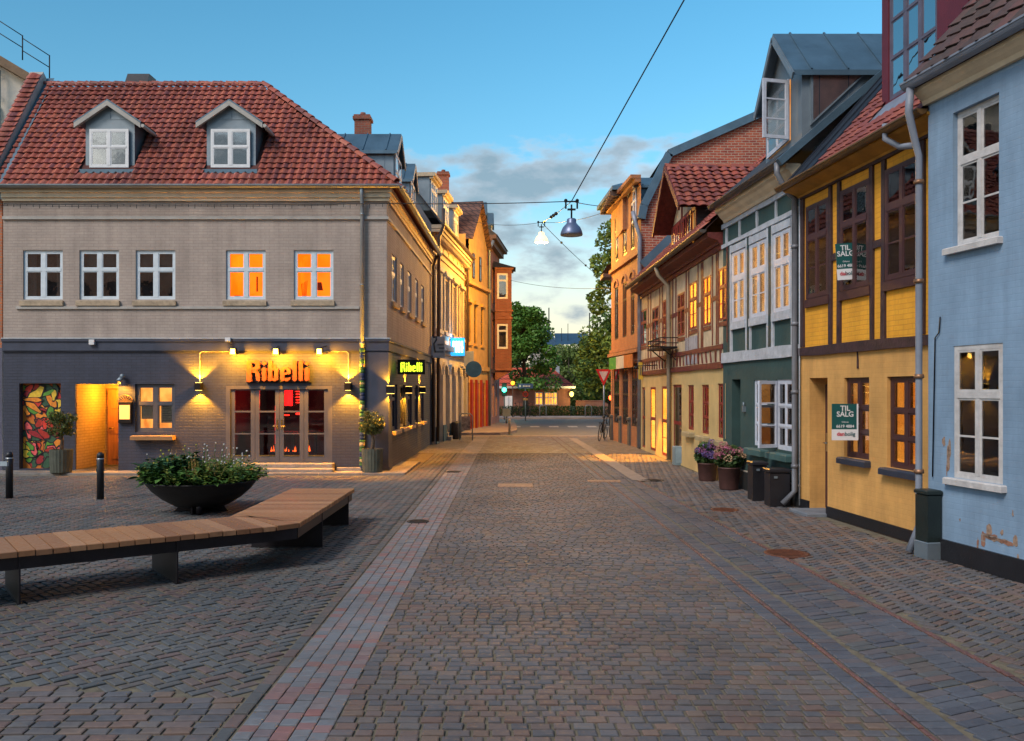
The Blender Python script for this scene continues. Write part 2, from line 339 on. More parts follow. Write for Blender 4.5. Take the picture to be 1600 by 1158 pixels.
def window(parent, M, u0, u1, z0, z1, frame, v=.07, cols=2, rows=(.36,), fw=.05, bw=.05, tw=None, inside=None, glass=None, sill=None, sillmat=None,
           t=.06, rd=.5, curtain=None, name='window', bars=0, barmat=None, label=None):
    """frame with sashes; rows = heights of the transoms as fractions from the top; bars = thin glazing bars per light"""
    f = MB(); tw = tw or bw
    f.box(u0, u1, v, v+t, z0, z0+fw); f.box(u0, u1, v, v+t, z1-fw, z1); f.box(u0, u0+fw, v, v+t, z0+fw, z1-fw); f.box(u1-fw, u1, v, v+t, z0+fw, z1-fw)
    W_ = u1-u0-2*fw; H_ = z1-z0-2*fw
    xs = [u0+fw] ; 
    for k in range(1, cols): c = u0+fw+W_*k/cols; xs += [c-bw/2, c+bw/2]
    xs.append(u1-fw); zs = [z1-fw]
    for r in rows: c = z1-fw-H_*r; zs += [c+tw/2, c-tw/2]
    zs.append(z0+fw)
    for k in range(1, len(zs)-1, 2): f.box(u0+fw, u1-fw, v-.008, v+t, zs[k+1], zs[k])
    for k in range(1, len(xs)-1, 2):
        for j in range(0, len(zs), 2): f.box(xs[k], xs[k+1], v-.006, v+t, zs[j+1], zs[j])
    cells = []
    for i in range(0, len(xs), 2):
        for j in range(0, len(zs), 2):
            a, b, d, c = xs[i], xs[i+1], zs[j], zs[j+1]
            sw = min(.024, (b-a)*.10)               # sash rim, set back a little
            f.box(a, b, v+.004, v+t-.01, c, c+sw); f.box(a, b, v+.004, v+t-.01, d-sw, d); f.box(a, a+sw, v+.004, v+t-.01, c+sw, d-sw); f.box(b-sw, b, v+.004, v+t-.01, c+sw, d-sw)
            a += sw; b -= sw; c += sw; d -= sw
            nb = bars if (d-c) > (b-a)*1.35 and (j > 0 or not rows) else 0
            hs = [c + (d-c)*k/(nb+1) for k in range(nb+2)]
            for k in range(1, nb+1): f.box(a, b, v+.006, v+t-.015, hs[k]-.011, hs[k]+.011)
            for k in range(nb+1): cells.append((a, b, hs[k]+(.011 if k else 0), hs[k+1]-(.011 if k < nb else 0)))
    w = f.build(name, frame, parent, M, label=label)
    for a, b, c, d in cells:
        g = MB(); g.box(a-.004, b+.004, v+.009, v+.013, c-.004, d+.004); g.build('pane', glass or GLASS, w, M)
    rm = MB(); room(rm, u0+.01, u1-.01, z0+.01, z1-.01, v+t, v+t+rd, .0 if rd < .2 else .0); rm.build('interior', inside or DARKROOM, w, M)
    if curtain:
        c = MB(); kind = curtain
        if kind == 'blind_or_sky_tint': c.box(u0+fw, u1-fw, v+t+.05, v+t+.06, z1-(z1-z0)*.3, z1-fw)
        if kind == 'sides':
            for a, b in ((u0+fw, u0+fw+W_*.2), (u1-fw-W_*.2, u1-fw)):
                n = 5
                for k in range(n):
                    x0 = a+(b-a)*k/n; x1 = a+(b-a)*(k+1)/n; y = v+t+.06+(.02 if k % 2 else 0); y2 = v+t+.06+(0 if k % 2 else .02)
                    c.face([(x0, y, z0+.02), (x1, y2, z0+.02), (x1, y2, z1-.02), (x0, y, z1-.02)])
        if kind == 'half': c.box(u0+fw, u1-fw, v+t+.04, v+t+.05, z0+fw, z0+(z1-z0)*.5)
        if kind == 'full': c.box(u0+.01, u1-.01, v+t+.08, v+t+.09, z0+.01, z1-.01)
        c.build('curtain', CURT, w, M)
    if sill:
        s = MB(); s.cbox(u0-.04, u1+.04, -sill, v, z0-.09, z0-.004, .01); s.build('sill', sillmat or frame, w, M)
    return w
def gutter(parent, M, u0, u1, v, z, r=.07, m=None, name='gutter'):
    g = MB(); n = 8; pr = [(math.cos(math.pi+math.pi*k/n)*r, math.sin(math.pi+math.pi*k/n)*r) for k in range(n+1)]
    for k in range(n):
        a, b = pr[k], pr[k+1]; g.face([(u0, v+a[0], z+a[1]), (u0, v+b[0], z+b[1]), (u1, v+b[0], z+b[1]), (u1, v+a[0], z+a[1])], True)
    g.face([(u0, v+p[0], z+p[1]) for p in pr]); g.face([(u1, v+p[0], z+p[1]) for p in reversed(pr)])
    g.box(u0, u1, v-r-.01, v-r, z-.01, z+.012)
    x = u0 + .6
    while x < u1: g.box(x, x+.025, v-r-.012, v+r, z-.004, z+.006); x += .8
    return g.build(name, m or ZINC, parent, M)
def rings(mb, p, r, z): mb.lathe([(r, z-.02), (r, z+.02)], p[0], p[1], 10)

TILE_M = {}
def tilemesh(w, l, h, mt):
    k = (w, l, h, mt.name)
    if k in TILE_M: return TILE_M[k]
    m = MB(); prof = [(0, .1), (.16, .72), (.36, 1), (.56, .72), (.76, .12), (.9, 0), (1.04, .1)]; lo = h*.75
    low = [(x*w, -.012 - .25*w*math.sin(min(1, x/.76)*math.pi), z*h+lo) for x, z in prof]; up = [(x*w, l, z*h) for x, z in prof]
    und = [(x, y+.004, z-.018) for x, y, z in low]
    n = len(prof)
    for i in range(n-1):
        m.face([low[i], low[i+1], up[i+1], up[i]], True); m.face([und[i], und[i+1], low[i+1], low[i]])
    TILE_M[k] = (m, m.mesh('roof_tile', mt)); return TILE_M[k]
def roof_tiles(parent, O, a, b, U, V, inside, w, l, h, mt, nparts=300, seed=1):
    """clay pantiles on the plane O + a*u + b*v"""
    r = random.Random(seed); a = Vector(a).normalized(); b = Vector(b).normalized(); n = a.cross(b); src, me = tilemesh(w, l, h, mt); O = Vector(O)
    spots = []; nv = int(V/l)+1; nu = int(U/w)+1
    for j in range(nv):
        for i in range(nu):
            if inside(i*w+w/2, j*l+l/2): spots.append((i, j))
    rest = MB(); base = Matrix((a, b, n)).transposed()
    for k, (i, j) in enumerate(spots):
        p = O + a*(i*w + r.uniform(-.003, .003)) + b*(j*l + r.uniform(-.008, .008)) + n*r.uniform(0, .006)
        rot = base @ Matrix.Rotation(r.uniform(-.014, .014), 3, 'Z') @ Matrix.Rotation(r.uniform(-.02, .02), 3, 'X')
        if k < nparts: inst(me, 'roof_tile', Matrix.Translation(p) @ rot.to_4x4(), parent)
        else:
            o = len(rest.v); rest.v += [tuple(p + rot @ Vector(q)) for q in src.v]; rest.f += [tuple(o+t for t in f) for f in src.f]; rest.sm += src.sm
    if rest.v: rest.build('roof_tiles', mt, parent, kind='stuff')
def ridge_tiles(parent, p, q, mt, r=.11, l=.34, name='ridge_tile'):
    p = Vector(p); q = Vector(q); d = q-p; n = max(1, int(d.length/l)); d.normalize(); s = d.cross(Vector((0, 0, 1))).normalized(); u = s.cross(d)
    m = MB(); k = 6; L_ = (q-p).length/n
    for t in range(k):
        a0, a1 = math.pi*t/k, math.pi*(t+1)/k
        A = (-math.cos(a0)*r, 0, math.sin(a0)*r+.02); B = (-math.cos(a1)*r, 0, math.sin(a1)*r+.02); C = (-math.cos(a1)*r*.85, L_+.03, math.sin(a1)*r*.85); D = (-math.cos(a0)*r*.85, L_+.03, math.sin(a0)*r*.85)
        m.face([A, B, C, D], True); m.face([(A[0]*.8, 0, A[2]*.8), (B[0]*.8, 0, B[2]*.8), B, A])
    me = m.mesh(name, mt); B3 = Matrix((s, d, u)).transposed().to_4x4()
    for i in range(n): inst(me, name, Matrix.Translation(p + d*(L_*i)) @ B3, parent)
def leafcloud(mb, c, rad, n, size, r, flat=.0, shell=.5):
    for _ in range(n):
        while True:
            p = Vector((r.uniform(-1, 1), r.uniform(-1, 1), r.uniform(-1, 1)))
            if p.length <= 1: break
        if p.length > 0: p = p.normalized() * (p.length**shell)
        q = Vector((c[0]+p.x*rad[0], c[1]+p.y*rad[1], c[2]+p.z*rad[2]))
        a = Vector((r.gauss(0, 1), r.gauss(0, 1), r.gauss(0, .7))).normalized(); b = a.cross(Vector((r.gauss(0, 1), r.gauss(0, 1), r.gauss(0, 1)))).normalized()
        s = size*r.uniform(.6, 1.35); mb.face([q-a*s*.5, q+b*s*.28, q+a*s*.5, q-b*s*.28])
def light(kind, name, loc, energy, color, **k):
    l = bpy.data.lights.new(name, kind); l.energy = energy; l.color = color
    for a, b in k.items():
        if a not in ('aim',): setattr(l, a, b)
    o = bpy.data.objects.new(name, l); COL.objects.link(o); o.location = loc
    if 'aim' in k: o.rotation_euler = Vector(k['aim']).to_track_quat('-Z', 'Y').to_euler()
    return o
def text_mesh(s, size, ext=.004, name='lettering', mt=None, align='CENTER', sx=1, off=0):
    c = bpy.data.curves.new(name, 'FONT'); c.body = s; c.size = size; c.extrude = ext; c.align_x = align; c.align_y = 'CENTER'; c.resolution_u = 3; c.offset = off
    o = bpy.data.objects.new('tmp', c); COL.objects.link(o); bpy.context.view_layer.update()
    m = bpy.data.meshes.new_from_object(o.evaluated_get(bpy.context.evaluated_depsgraph_get())); bpy.data.objects.remove(o); m.name = name
    for v in m.vertices: v.co = (v.co.x*sx, -v.co.z, v.co.y)        # upright, facing -y
    m.materials.clear(); m.materials.append(mt); return m
# ------------------------------------------------------------------ ground, paving, road
SAND = mat('joint_sand', (.17, .145, .10), .95, var=.25, scale=9, bump=.3, bscale=120)
g = MB(); g.face([(-1500, -300, -.06), (1500, -300, -.06), (1500, 2600, -.06), (-1500, 2600, -.06)])
ground = g.build('ground', mat('bare_ground', (.07, .07, .06), .95, var=.2, scale=.3), kind='structure')

STREET = [(0, (.072, .074, .084)), (1, (.125, .082, .074)), (.2, (.092, .094, .105)), (.38, (.138, .098, .086)), (.52, (.092, .082, .082)), (.68, (.108, .106, .110)), (.84, (.145, .104, .082))]
SETT = islandmat('street_setts', STREET, rough=.70, bump=.4, bscale=45, wear=.30)
STRIP = islandmat('strip_setts', [(0, (.12, .135, .155)), (1, (.18, .105, .10)), (.3, (.145, .155, .17)), (.55, (.125, .13, .145)), (.62, (.21, .10, .095)), (.8, (.17, .15, .155))], rough=.64, bump=.4, wear=.25)
BLUEST = islandmat('blue_setts', [(0, (.060, .066, .085)), (1, (.10, .085, .09)), (.5, (.082, .092, .112))], rough=.64, bump=.4, wear=.25)
REDST = islandmat('red_setts', [(0, (.12, .06, .055)), (1, (.085, .055, .055)), (.5, (.15, .07, .062))], rough=.6, bump=.5, wear=.3)
PLAZA = islandmat('plaza_setts', [(0, (.068, .076, .082)), (1, (.11, .080, .078)), (.3, (.092, .096, .100)), (.6, (.082, .082, .080)), (.8, (.12, .090, .082))], rough=.70, bump=.4, wear=.30)

bed = MB()
def strip_sheet(mb, xs, ys, z):
    for i in range(len(xs)-1):
        for j in range(len(ys)-1): mb.face([(xs[i], ys[j], z), (xs[i+1], ys[j], z), (xs[i+1], ys[j+1], z), (xs[i], ys[j+1], z)])
FAR = 27.0
strip_sheet(bed, [-26, 12], [-14, FAR], -.013)
paving = bed.build('street_paving', SAND, kind='structure')

stones = {}                                  # material -> list of (x,y,w,l,rot)
def stone(mt, x, y, w, l, a=0):
    if abs(x) > .62*y + .9 or y < 4.2 or y > FAR or (x < -2.45 and y > 20.05) or (x < -2.75 and y > 19.9): return
    stones.setdefault(mt, []).append((x, y, w, l, a))
sr = random.Random(3)
XR0, XR1 = 2.30, 3.30
def xr(y): return 2.40 - (y-5.88)*.0262      # red line on the right
def xr2(y): return 3.52 - (y-5.0)*.056       # second line
def xl(y): return 5.12 + .15*(10-y) if y < 14.5 else 4.86-.085*(y-14.5)
# carriageway, courses across the street
y = 4.3
while y < FAR:
    x = -1.045 + sr.uniform(-.03, .0); l = sr.uniform(.088, .100)
    while x < xr(y) - .20:
        w = sr.uniform(.098, .152); w = min(w, xr(y)-.165-x)
        if w > .05: stone(SETT, x+w/2, y+l/2, w-sr.uniform(.014, .026), l-sr.uniform(.011, .018), sr.uniform(-.035, .035))
        x += w
    y += l+.004
# left strip of five smooth rows
y = 4.3
for k in range(5):
    y = 4.3 + .05*(k % 2)
    while y < FAR:
        l = sr.uniform(.155, .165) ; stone(STRIP, -1.61+.055+.11*k, y+l/2*.66, .102, l*.62, 0); y += l*.66
y = 4.3
while y < FAR:
    l = sr.uniform(.17, .21); stone(PLAZA, -1.672, y+l/2, .085, l-.016); y += l
# right border: bluish soldier course, red line, bluish course
y = 4.3
while y < FAR:
    stone(BLUEST, xr(y)-.095, y+.05, .125, .090); stone(REDST, xr(y), y+.05, .034, .094); stone(BLUEST, xr(y)+.115, y+.05, .165, .092)
    stone(REDST, xr2(y)+.02, y+.05, .05, .094, -.05); stone(BLUEST, xr2(y)-.10, y+.05, .16, .092, -.05)
    y += .101
# band of long slabs laid in blocks at a slant
y = 4.0; k = 0
while y < FAR:
    for j in range(9):
        for i in range(4):
            X = xr(y)+.26 + i*.21; Y = y + j*.098 + i*.098*.9
            if X < xr2(Y)-.22: stone(BLUEST if (k+i) % 3 else PLAZA, X+.09, Y, .203, .086, .42)
        Y0 = Y
    y += .9; k += 1
# herringbone bricks: plaza on the left and pavement on the right
def herring(mt, x0, x1, y0, y1, keep, w=.092, ang=R(45)):
    ca, sa = math.cos(ang), math.sin(ang); n = int(26/w/1.9)
    for i in range(-330, 331):
        for j in range(-330, 331):
            m4 = (i + j) % 4                        # 2:1 bricks on a unit grid
            # horizontal brick occupies (i,j),(i+1,j) when m==0 ; vertical occupies (i,j),(i,j+1) when m==2... staircase pattern
            if (i - j) % 4 == 0: cx, cy, a = (i+1)*w, (j+.5)*w, 0
            elif (i - j) % 4 == 3: cx, cy, a = (i+.5)*w, (j+1)*w, math.pi/2
            else: continue
            X = cx*ca - cy*sa + (x0+x1)/2; Y = cx*sa + cy*ca + (y0+y1)/2
            if not (x0 < X < x1 and y0 < Y < y1) or not keep(X, Y): continue
            stone(mt, X, Y, 2*w-sr.uniform(.020, .034), w-sr.uniform(.014, .024), a+ang+sr.uniform(-.03, .03))
herring(PLAZA, -13, -1.60, 5.6, FAR, lambda X, Y: X < -1.76 and Y > 5.6 + (X+1.7)*-.16)
herring(SETT, 2.3, 7, 4.2, FAR, lambda X, Y: X > xr2(Y)+.10 and X < xl(Y)+.1, w=.088, ang=R(38))
# reddish courses in the near left corner
y = 4.3
while y < 7.5:
    x = -1.73; l = .098
    while x > -6.5:
        w = sr.uniform(.13, .2)
        if y < 5.55 + (x+1.7)*-.16: stone(SETT, x-w/2, y+l/2, w-.018, l-.015, sr.uniform(-.04, .04)+.05)
        x -= w
    y += l+.004
def stone_geo(mb, S, d=.006):
    x, y, w, l, a = S; ca, sa = math.cos(a), math.sin(a); z = noise.noise((x*.7, y*.7, 0))*.004 + sr.uniform(-.0035, .0035)
    tx, ty = sr.uniform(-.02, .02), sr.uniform(-.02, .02); n = len(mb.v)
    for zz, ins in ((-.02, 0), (-.004, 0), (0, .008)):
        for sx, sy in ((-1, -1), (1, -1), (1, 1), (-1, 1)):
            px, py = sx*(w/2-ins), sy*(l/2-ins)
            mb.v.append((x+px*ca-py*sa, y+px*sa+py*ca, zz+z+tx*px+ty*py))
    for k in (0, 4):
        for i in range(4): j = (i+1) % 4; mb.f.append((n+k+i, n+k+j, n+k+4+j, n+k+4+i)); mb.sm.append(False)
    mb.f.append((n+8, n+9, n+10, n+11)); mb.sm.append(False)
allst = [(s, mt) for mt, L in stones.items() for s in L]
allst.sort(key=lambda t: t[0][1] + abs(t[0][0])*.15)
near = [t for t in allst if t[0][1] > 4.85 and abs(t[0][0]) < .6*t[0][1]][:300]; nearset = {id(t[0]) for t in near}
for S, mt in near:
    b_ = MB(); stone_geo(b_, (0, 0, S[2], S[3], 0)); b_.build('paving_stone', mt, paving, TR(S[0], S[1], 0, S[4]))
big = {}
for S, mt in allst:
    if id(S) not in nearset: stone_geo(big.setdefault(mt.name, MB()), S)
for k, b_ in big.items(): b_.build('paving_stones', MATS[k], paving, kind='stuff')

def settsheet(name, stops, bw, rh, mortar, rough=.6, rot=0):
    m, N, L, P = nodes(name); P.inputs['Roughness'].default_value = rough
    ge = N.new('ShaderNodeNewGeometry'); mp = N.new('ShaderNodeMapping'); mp.inputs['Rotation'].default_value = (0, 0, rot); L.new(ge.outputs['Position'], mp.inputs[0])
    bt = N.new('ShaderNodeTexBrick'); bt.inputs['Scale'].default_value = 1; bt.inputs['Brick Width'].default_value = bw; bt.inputs['Row Height'].default_value = rh; bt.inputs['Mortar Size'].default_value = .007
    bt.inputs['Color1'].default_value = (0, 0, 0, 1); bt.inputs['Color2'].default_value = (1, 1, 1, 1); bt.inputs['Mortar'].default_value = (.5, .5, .5, 1); L.new(mp.outputs[0], bt.inputs[0])
    cr = N.new('ShaderNodeValToRGB'); e = cr.color_ramp.elements
    for i, (p, c) in enumerate(stops):
        x = e[i] if i < 2 else e.new(p)
        x.position = p; x.color = (*c, 1)
    L.new(bt.outputs[0], cr.inputs[0])
    mx = N.new('ShaderNodeMix'); mx.data_type = 'RGBA'; L.new(bt.outputs['Fac'], mx.inputs[0]); L.new(cr.outputs[0], mx.inputs[6]); mx.inputs[7].default_value = (*mortar, 1)
    no = N.new('ShaderNodeTexNoise'); no.inputs['Scale'].default_value = .55; no.inputs['Detail'].default_value = 8; no.inputs['Roughness'].default_value = .7; L.new(ge.outputs['Position'], no.inputs[0])
    mr = N.new('ShaderNodeMapRange'); mr.inputs['From Min'].default_value = .32; mr.inputs['From Max'].default_value = .68; mr.inputs['To Min'].default_value = .7; mr.inputs['To Max'].default_value = 1.3; L.new(no.outputs[0], mr.inputs[0])
    vm = N.new('ShaderNodeVectorMath'); vm.operation = 'SCALE'; L.new(mx.outputs[2], vm.inputs[0]); L.new(mr.outputs[0], vm.inputs['Scale']); L.new(vm.outputs[0], P.inputs['Base Color'])
    nf = N.new('ShaderNodeTexNoise'); nf.inputs['Scale'].default_value = 3.2; nf.inputs['Detail'].default_value = 6; nf.inputs['Roughness'].default_value = .8; L.new(ge.outputs['Position'], nf.inputs[0])
    rr = N.new('ShaderNodeMapRange'); rr.inputs['From Min'].default_value = .38; rr.inputs['From Max'].default_value = .62; rr.inputs['To Min'].default_value = .36; rr.inputs['To Max'].default_value = .85; L.new(nf.outputs[0], rr.inputs[0]); L.new(rr.outputs[0], P.inputs['Roughness'])
    r2 = N.new('ShaderNodeMapRange'); r2.inputs['From Min'].default_value = .38; r2.inputs['From Max'].default_value = .62; r2.inputs['To Min'].default_value = .72; r2.inputs['To Max'].default_value = 1.3; L.new(nf.outputs[0], r2.inputs[0]); v2 = N.new('ShaderNodeVectorMath'); v2.operation = 'SCALE'; L.new(vm.outputs[0], v2.inputs[0]); L.new(r2.outputs[0], v2.inputs['Scale']); L.new(v2.outputs[0], P.inputs['Base Color'])
    b = N.new('ShaderNodeBump'); b.invert = True; b.inputs['Strength'].default_value = .8; b.inputs['Distance'].default_value = .008; L.new(bt.outputs['Fac'], b.inputs['Height'])
    b2 = N.new('ShaderNodeBump'); b2.inputs['Strength'].default_value = 1; b2.inputs['Distance'].default_value = .02; n9 = N.new('ShaderNodeTexNoise'); n9.inputs['Scale'].default_value = 9; n9.inputs['Detail'].default_value = 3; L.new(ge.outputs['Position'], n9.inputs[0]); L.new(n9.outputs[0], b2.inputs['Height']); L.new(b.outputs[0], b2.inputs['Normal'])
    L.new(b2.outputs[0], P.inputs['Normal']); MATS[name] = m; return m
FARS = settsheet('far_setts', STREET, .13, .1, (.10, .088, .07))
FARP = settsheet('far_plaza', [(0, (.072, .078, .082)), (1, (.115, .088, .082)), (.5, (.09, .09, .092))], .2, .1, (.10, .09, .07), rot=.785)
FARL = settsheet('far_strip', [(0, (.14, .14, .155)), (1, (.19, .14, .13)), (.5, (.155, .155, .17))], .11, .105, (.2, .19, .18))
s = MB(); s.face([(-1.06, FAR, -.001), (12, FAR, -.001), (12, 36.5, -.001), (-.95, 36.5, -.001)]); s.build('paving_sheet', FARS, paving)
s = MB(); s.face([(-26, FAR, -.001), (-1.62, FAR, -.001), (-1.51, 36.51, -.001), (-1.4, 46, -.001), (-26, 46, -.001)]); s.build('paving_sheet', FARP, paving)
s = MB(); s.face([(-1.62, FAR, -.001), (-1.06, FAR, -.001), (-.95, 36.5, -.001), (-1.51, 36.5, -.001)]); s.build('paving_strip', FARL, paving)
for X, w in ((xr(FAR), .06), (xr2(FAR)-.2, .05)):
    s = MB(); s.face([(X-w/2, FAR, .003), (X+w/2, FAR, .003), (X+w/2-.22, 36, .003), (X-w/2-.22, 36, .003)]); s.build('red_line', mat('red_line', (.10, .06, .055), .7), paving)
# light slab border band along the far right pavement and granite apron before the restaurant
s = MB(); s.face([(2.62, 18.9, .010), (3.0, 18.6, .010), (2.6, 35, .010), (2.3, 35, .010)]); s.build('slab_border', mat('pale_slab', (.24, .20, .18), .7, scale=6), paving)
APR = settsheet('apron_slabs', [(0, (.22, .20, .18)), (1, (.28, .25, .22)), (.5, (.20, .19, .18))], .5, .3, (.12, .11, .1))
s = MB(); s.box(-14, -2.5, 20.25, 23.5, -.02, .035); s.build('apron', APR, paving)
s = MB()
for i in range(23):
    s.cbox(-14+i*.5+.004, -13.5+i*.5-.004, 20.10, 20.244, -.02, .045, .01)
s.build('apron_kerb', mat('kerb_stone', (.20, .19, .18), .7, scale=5), paving)
# far side: border, asphalt crossing, zebra, opposite pavement
ASP = mat('asphalt', (.15, .155, .165), .75, var=.12, scale=2, bump=.3, bscale=60)
s = MB(); s.face([(-60, 37, .003), (90, 37, .003), (90, 57.5, .003), (-60, 57.5, .003)]); road = s.build('road', ASP, kind='structure')
s = MB()
for i in range(60): s.cbox(-6+i*.4+.004, -5.6+i*.4-.004, 36.5, 36.9, -.02, .012, .01)
s.build('border_stone_row', mat('border_granite', (.30, .24, .22), .7, scale=4), road)
s = MB()
for i in range(9): s.face([(-1.05+i*.62*1.62, 45.2, .007), (-1.05+i*1.005+.5, 45.2, .007), (-1.05+i*1.005+.5, 46.6, .007), (-1.05+i*1.005, 46.6, .007)])
s.build('zebra_stripe', mat('road_paint', (.55, .53, .50), .7, var=.25, scale=8), road, kind='stuff')
s = MB(); pts = [(-1.9, 37.2)] + [(-.9+1.15*math.sin(a), 40.8-3.6*math.cos(a)) for a in [R(20*k) for k in range(1, 5)]] + [(.25, 44), (.1, 53), (-6, 53), (-6, 37.2)]
s.prism(pts, -.02, .12, 'z'); s.build('pavement', mat('pavement_slabs', (.30, .24, .22), .75, scale=1.5), kind='structure')
s = MB(); s.box(-60, 90, 57.5, 61.2, -.02, .10); s.build('pavement', MATS['pavement_slabs'], kind='structure')

def cover(name, label, x, y, r=None, wx=0, wy=0, mt=None):
    m = MB()
    if r:
        m.lathe([(r, -.02), (r, .006), (r*.86, .008), (r*.84, .003), (.001, .004)], 0, 0, 22)
        for k in range(-3, 4): q = math.sqrt(max(0, (r*.75)**2-(k*r*.2)**2)); m.box(-q, q, k*r*.2-.008, k*r*.2+.008, .003, .009)
    else:
        m.cbox(-wx/2, wx/2, -wy/2, wy/2, -.02, .008, .006)
        for k in range(7): m.box(-wx/2+.03+k*(wx-.06)/6-.01, -wx/2+.03+k*(wx-.06)/6+.01, -wy/2+.03, wy/2-.03, .006, .013)
    m.build(name, mt, None, TR(x, y, .003), label, 'drain cover')
RUST = mat('rusty_iron', (.15, .05, .025), .75, .2, var=.3, scale=9, bump=.4)
RUSTP = mat('pale_rust', (.33, .20, .13), .7, .1, var=.25, scale=9, bump=.4)
DIRON = mat('dark_iron', (.035, .03, .03), .6, .4, var=.3, scale=9)
cover('manhole_cover', 'large round rust red manhole cover in the right pavement before the yellow house', 3.34, 10.5, .27, mt=RUST)
cover('manhole_cover', 'small round rusty manhole cover farther up the right pavement near the black bins', 3.52, 14.3, .23, mt=RUST)
cover('manhole_cover', 'small dark manhole cover set in the pale strip right of the bench', -1.42, 13.05, .17, mt=DIRON)
cover('manhole_cover', 'farther dark manhole cover in the pale strip near the olive pot', -1.42, 20.9, .2, mt=DIRON)
cover('manhole_cover', 'dark round manhole cover at the end of the pale border by the hydrangea pots', 3.07, 18.9, .25, mt=DIRON)
cover('drain_grate', 'pale rusty rectangular drain cover in the middle of the street', .07, 17.9, wx=.72, wy=.62, mt=RUSTP)
cover('drain_grate', 'wide flat rusty cover in the street right of the rectangular one', 2.0, 18.75, wx=.72, wy=.35, mt=RUSTP)
# ================================================================== LEFT: corner restaurant
TAUPE = brick('taupe_brick', (.44, .365, .315), (.405, .335, .29), (.36, .295, .26), bump=.55, big=.22)
NAVY = brick('navy_brick', (.040, .050, .086), (.034, .043, .075), (.026, .032, .055), bump=.6, big=.25, rough=.6)
NAVYP = mat('navy_plaster', (.040, .052, .088), .6, var=.15, bump=.1)
CREAMT = mat('cream_trim', (.58, .49, .35), .7, var=.12, scale=4, dirt=.35)
PALET = mat('pale_trim', (.42, .40, .37), .7, var=.12, scale=4, dirt=.3)
WFR = mat('blue_white_paint', (.60, .68, .74), .5, var=.06, scale=9, bump=.04)
SILLB = mat('sandstone_sill', (.46, .36, .25), .8, var=.25, scale=6)
GREYFR = mat('slate_grey_paint', (.075, .08, .10), .5, var=.1, bump=.05)
CLAY = islandmat('red_clay_tiles', [(0, (.26, .055, .035)), (1, (.20, .05, .04)), (.25, (.33, .085, .045)), (.5, (.23, .06, .05)), (.7, (.36, .11, .065)), (.85, (.15, .045, .045))], rough=.62, bump=.5, bscale=30, wear=.42)
UND = mat('roof_underlay', (.09, .03, .025), .9)

S = 20.9 / FPX
def fu(px): return (px - 5) * S + .0          # along the front
def fz(py): return 2 - (py - HY) * S
F1 = Fac((-12.308, 20.9), (-3.03, 20.9)); F2 = Fac((-3.03, 20.9), (-2.93, 31.4))
rib = thing('restaurant_building', 'corner restaurant with taupe upper storey, navy ground floor and red tiled hipped roof', 'building', (-3.03, 20.9, 0))
EAVE = 6.86
UPW = [(36, 98), (124, 186), (212, 274), (353, 415), (459, 521)]
BAND = fz(530)
m = MB(); holes = [(fu(a), fu(b), fz(468), fz(391)) for a, b in UPW]; wall(m, 0, F1.L, BAND, EAVE, holes); m.build('wall', TAUPE, rib, F1.M)
GH = [(fu(30), fu(95), .07, fz(599), .25), (fu(118), fu(185), .05, fz(600), 1.5), (fu(211), fu(273), fz(675), fz(600), .14), (fu(353), fu(519), .22, fz(603), .2)]
m = MB(); wall(m, 0, F1.L, 0, BAND, GH); m.build('wall', NAVY, rib, F1.M, label='navy painted ground floor brick wall')
S2W = [(612, 620), (625, 631), (637, 643), (648.5, 653.5), (658, 662.5)]
m = MB(); h2 = [(F2.u(a), F2.u(b), 4.22, 5.42) for a, b in S2W]; wall(m, 0, F2.L, BAND, EAVE, h2); m.build('wall', TAUPE, rib, F2.M)
S2G = [(611.5, 621), (625.5, 633.5), (637.5, 643.5), (648, 653), (657.5, 662)]
m = MB(); h3 = [(F2.u(a), F2.u(b), .95, 2.12) for a, b in S2G]; wall(m, 0, F2.L, 0, BAND, h3); m.build('wall', NAVY, rib, F2.M, label='navy ground floor side wall')
m = MB(); m.face([(0, 0, 0), (0, 10.5, 0), (0, 10.5, EAVE), (0, 0, EAVE)]); m.face([(F1.L, 10.5, 0), (0, 10.5, 0), (0, 10.5, EAVE), (F1.L, 10.5, EAVE)]); m.face([(0, 0, 0), (F1.L, 0, 0), (F1.L, 10.5, 0), (0, 10.5, 0)]); m.build('back_wall', TAUPE, rib, F1.M)
# mouldings
m = MB(); m.box(0, F1.L+.06, -.06, 0, BAND-.28, BAND-.02); m.box(0, F1.L+.09, -.09, 0, BAND-.06, BAND); m.box(-.0, F1.L+.03, -.03, 0, BAND-.31, BAND-.28); m.build('shopfront_fascia', NAVYP, rib, F1.M)
m = MB(); m.box(0, F2.L, -.05, 0, BAND-.28, BAND-.02); m.box(0, F2.L, -.08, 0, BAND-.06, BAND); m.build('shopfront_fascia', NAVYP, rib, F2.M)
m = MB(); m.box(0, F1.L+.10, -.10, 0, BAND+.002, BAND+.03); m.build('flashing', mat('pale_flashing', (.45, .5, .55), .4, .3), rib, F1.M)
for F, L_ in ((F1, F1.L), (F2, F2.L)):
    e = .0 if F is F2 else 0
    m = MB(); m.box(0, L_+(.14 if F is F1 else 0), -.14, 0, EAVE-.13, EAVE-.02); m.box(0, L_+(.10 if F is F1 else 0), -.10, 0, EAVE-.24, EAVE-.13); m.box(0, L_+(.06 if F is F1 else 0), -.06, 0, EAVE-.32, EAVE-.24); m.build('cornice', CREAMT, rib, F.M)
    m = MB(); m.box(0, L_+(.05 if F is F1 else 0), -.05, 0, 6.10, 6.17); m.build('string_course', PALET, rib, F.M)
m = MB(); m.box(fu(26), fu(562), -.045, 0, fz(483), fz(479)); m.build('string_course', PALET, rib, F1.M)
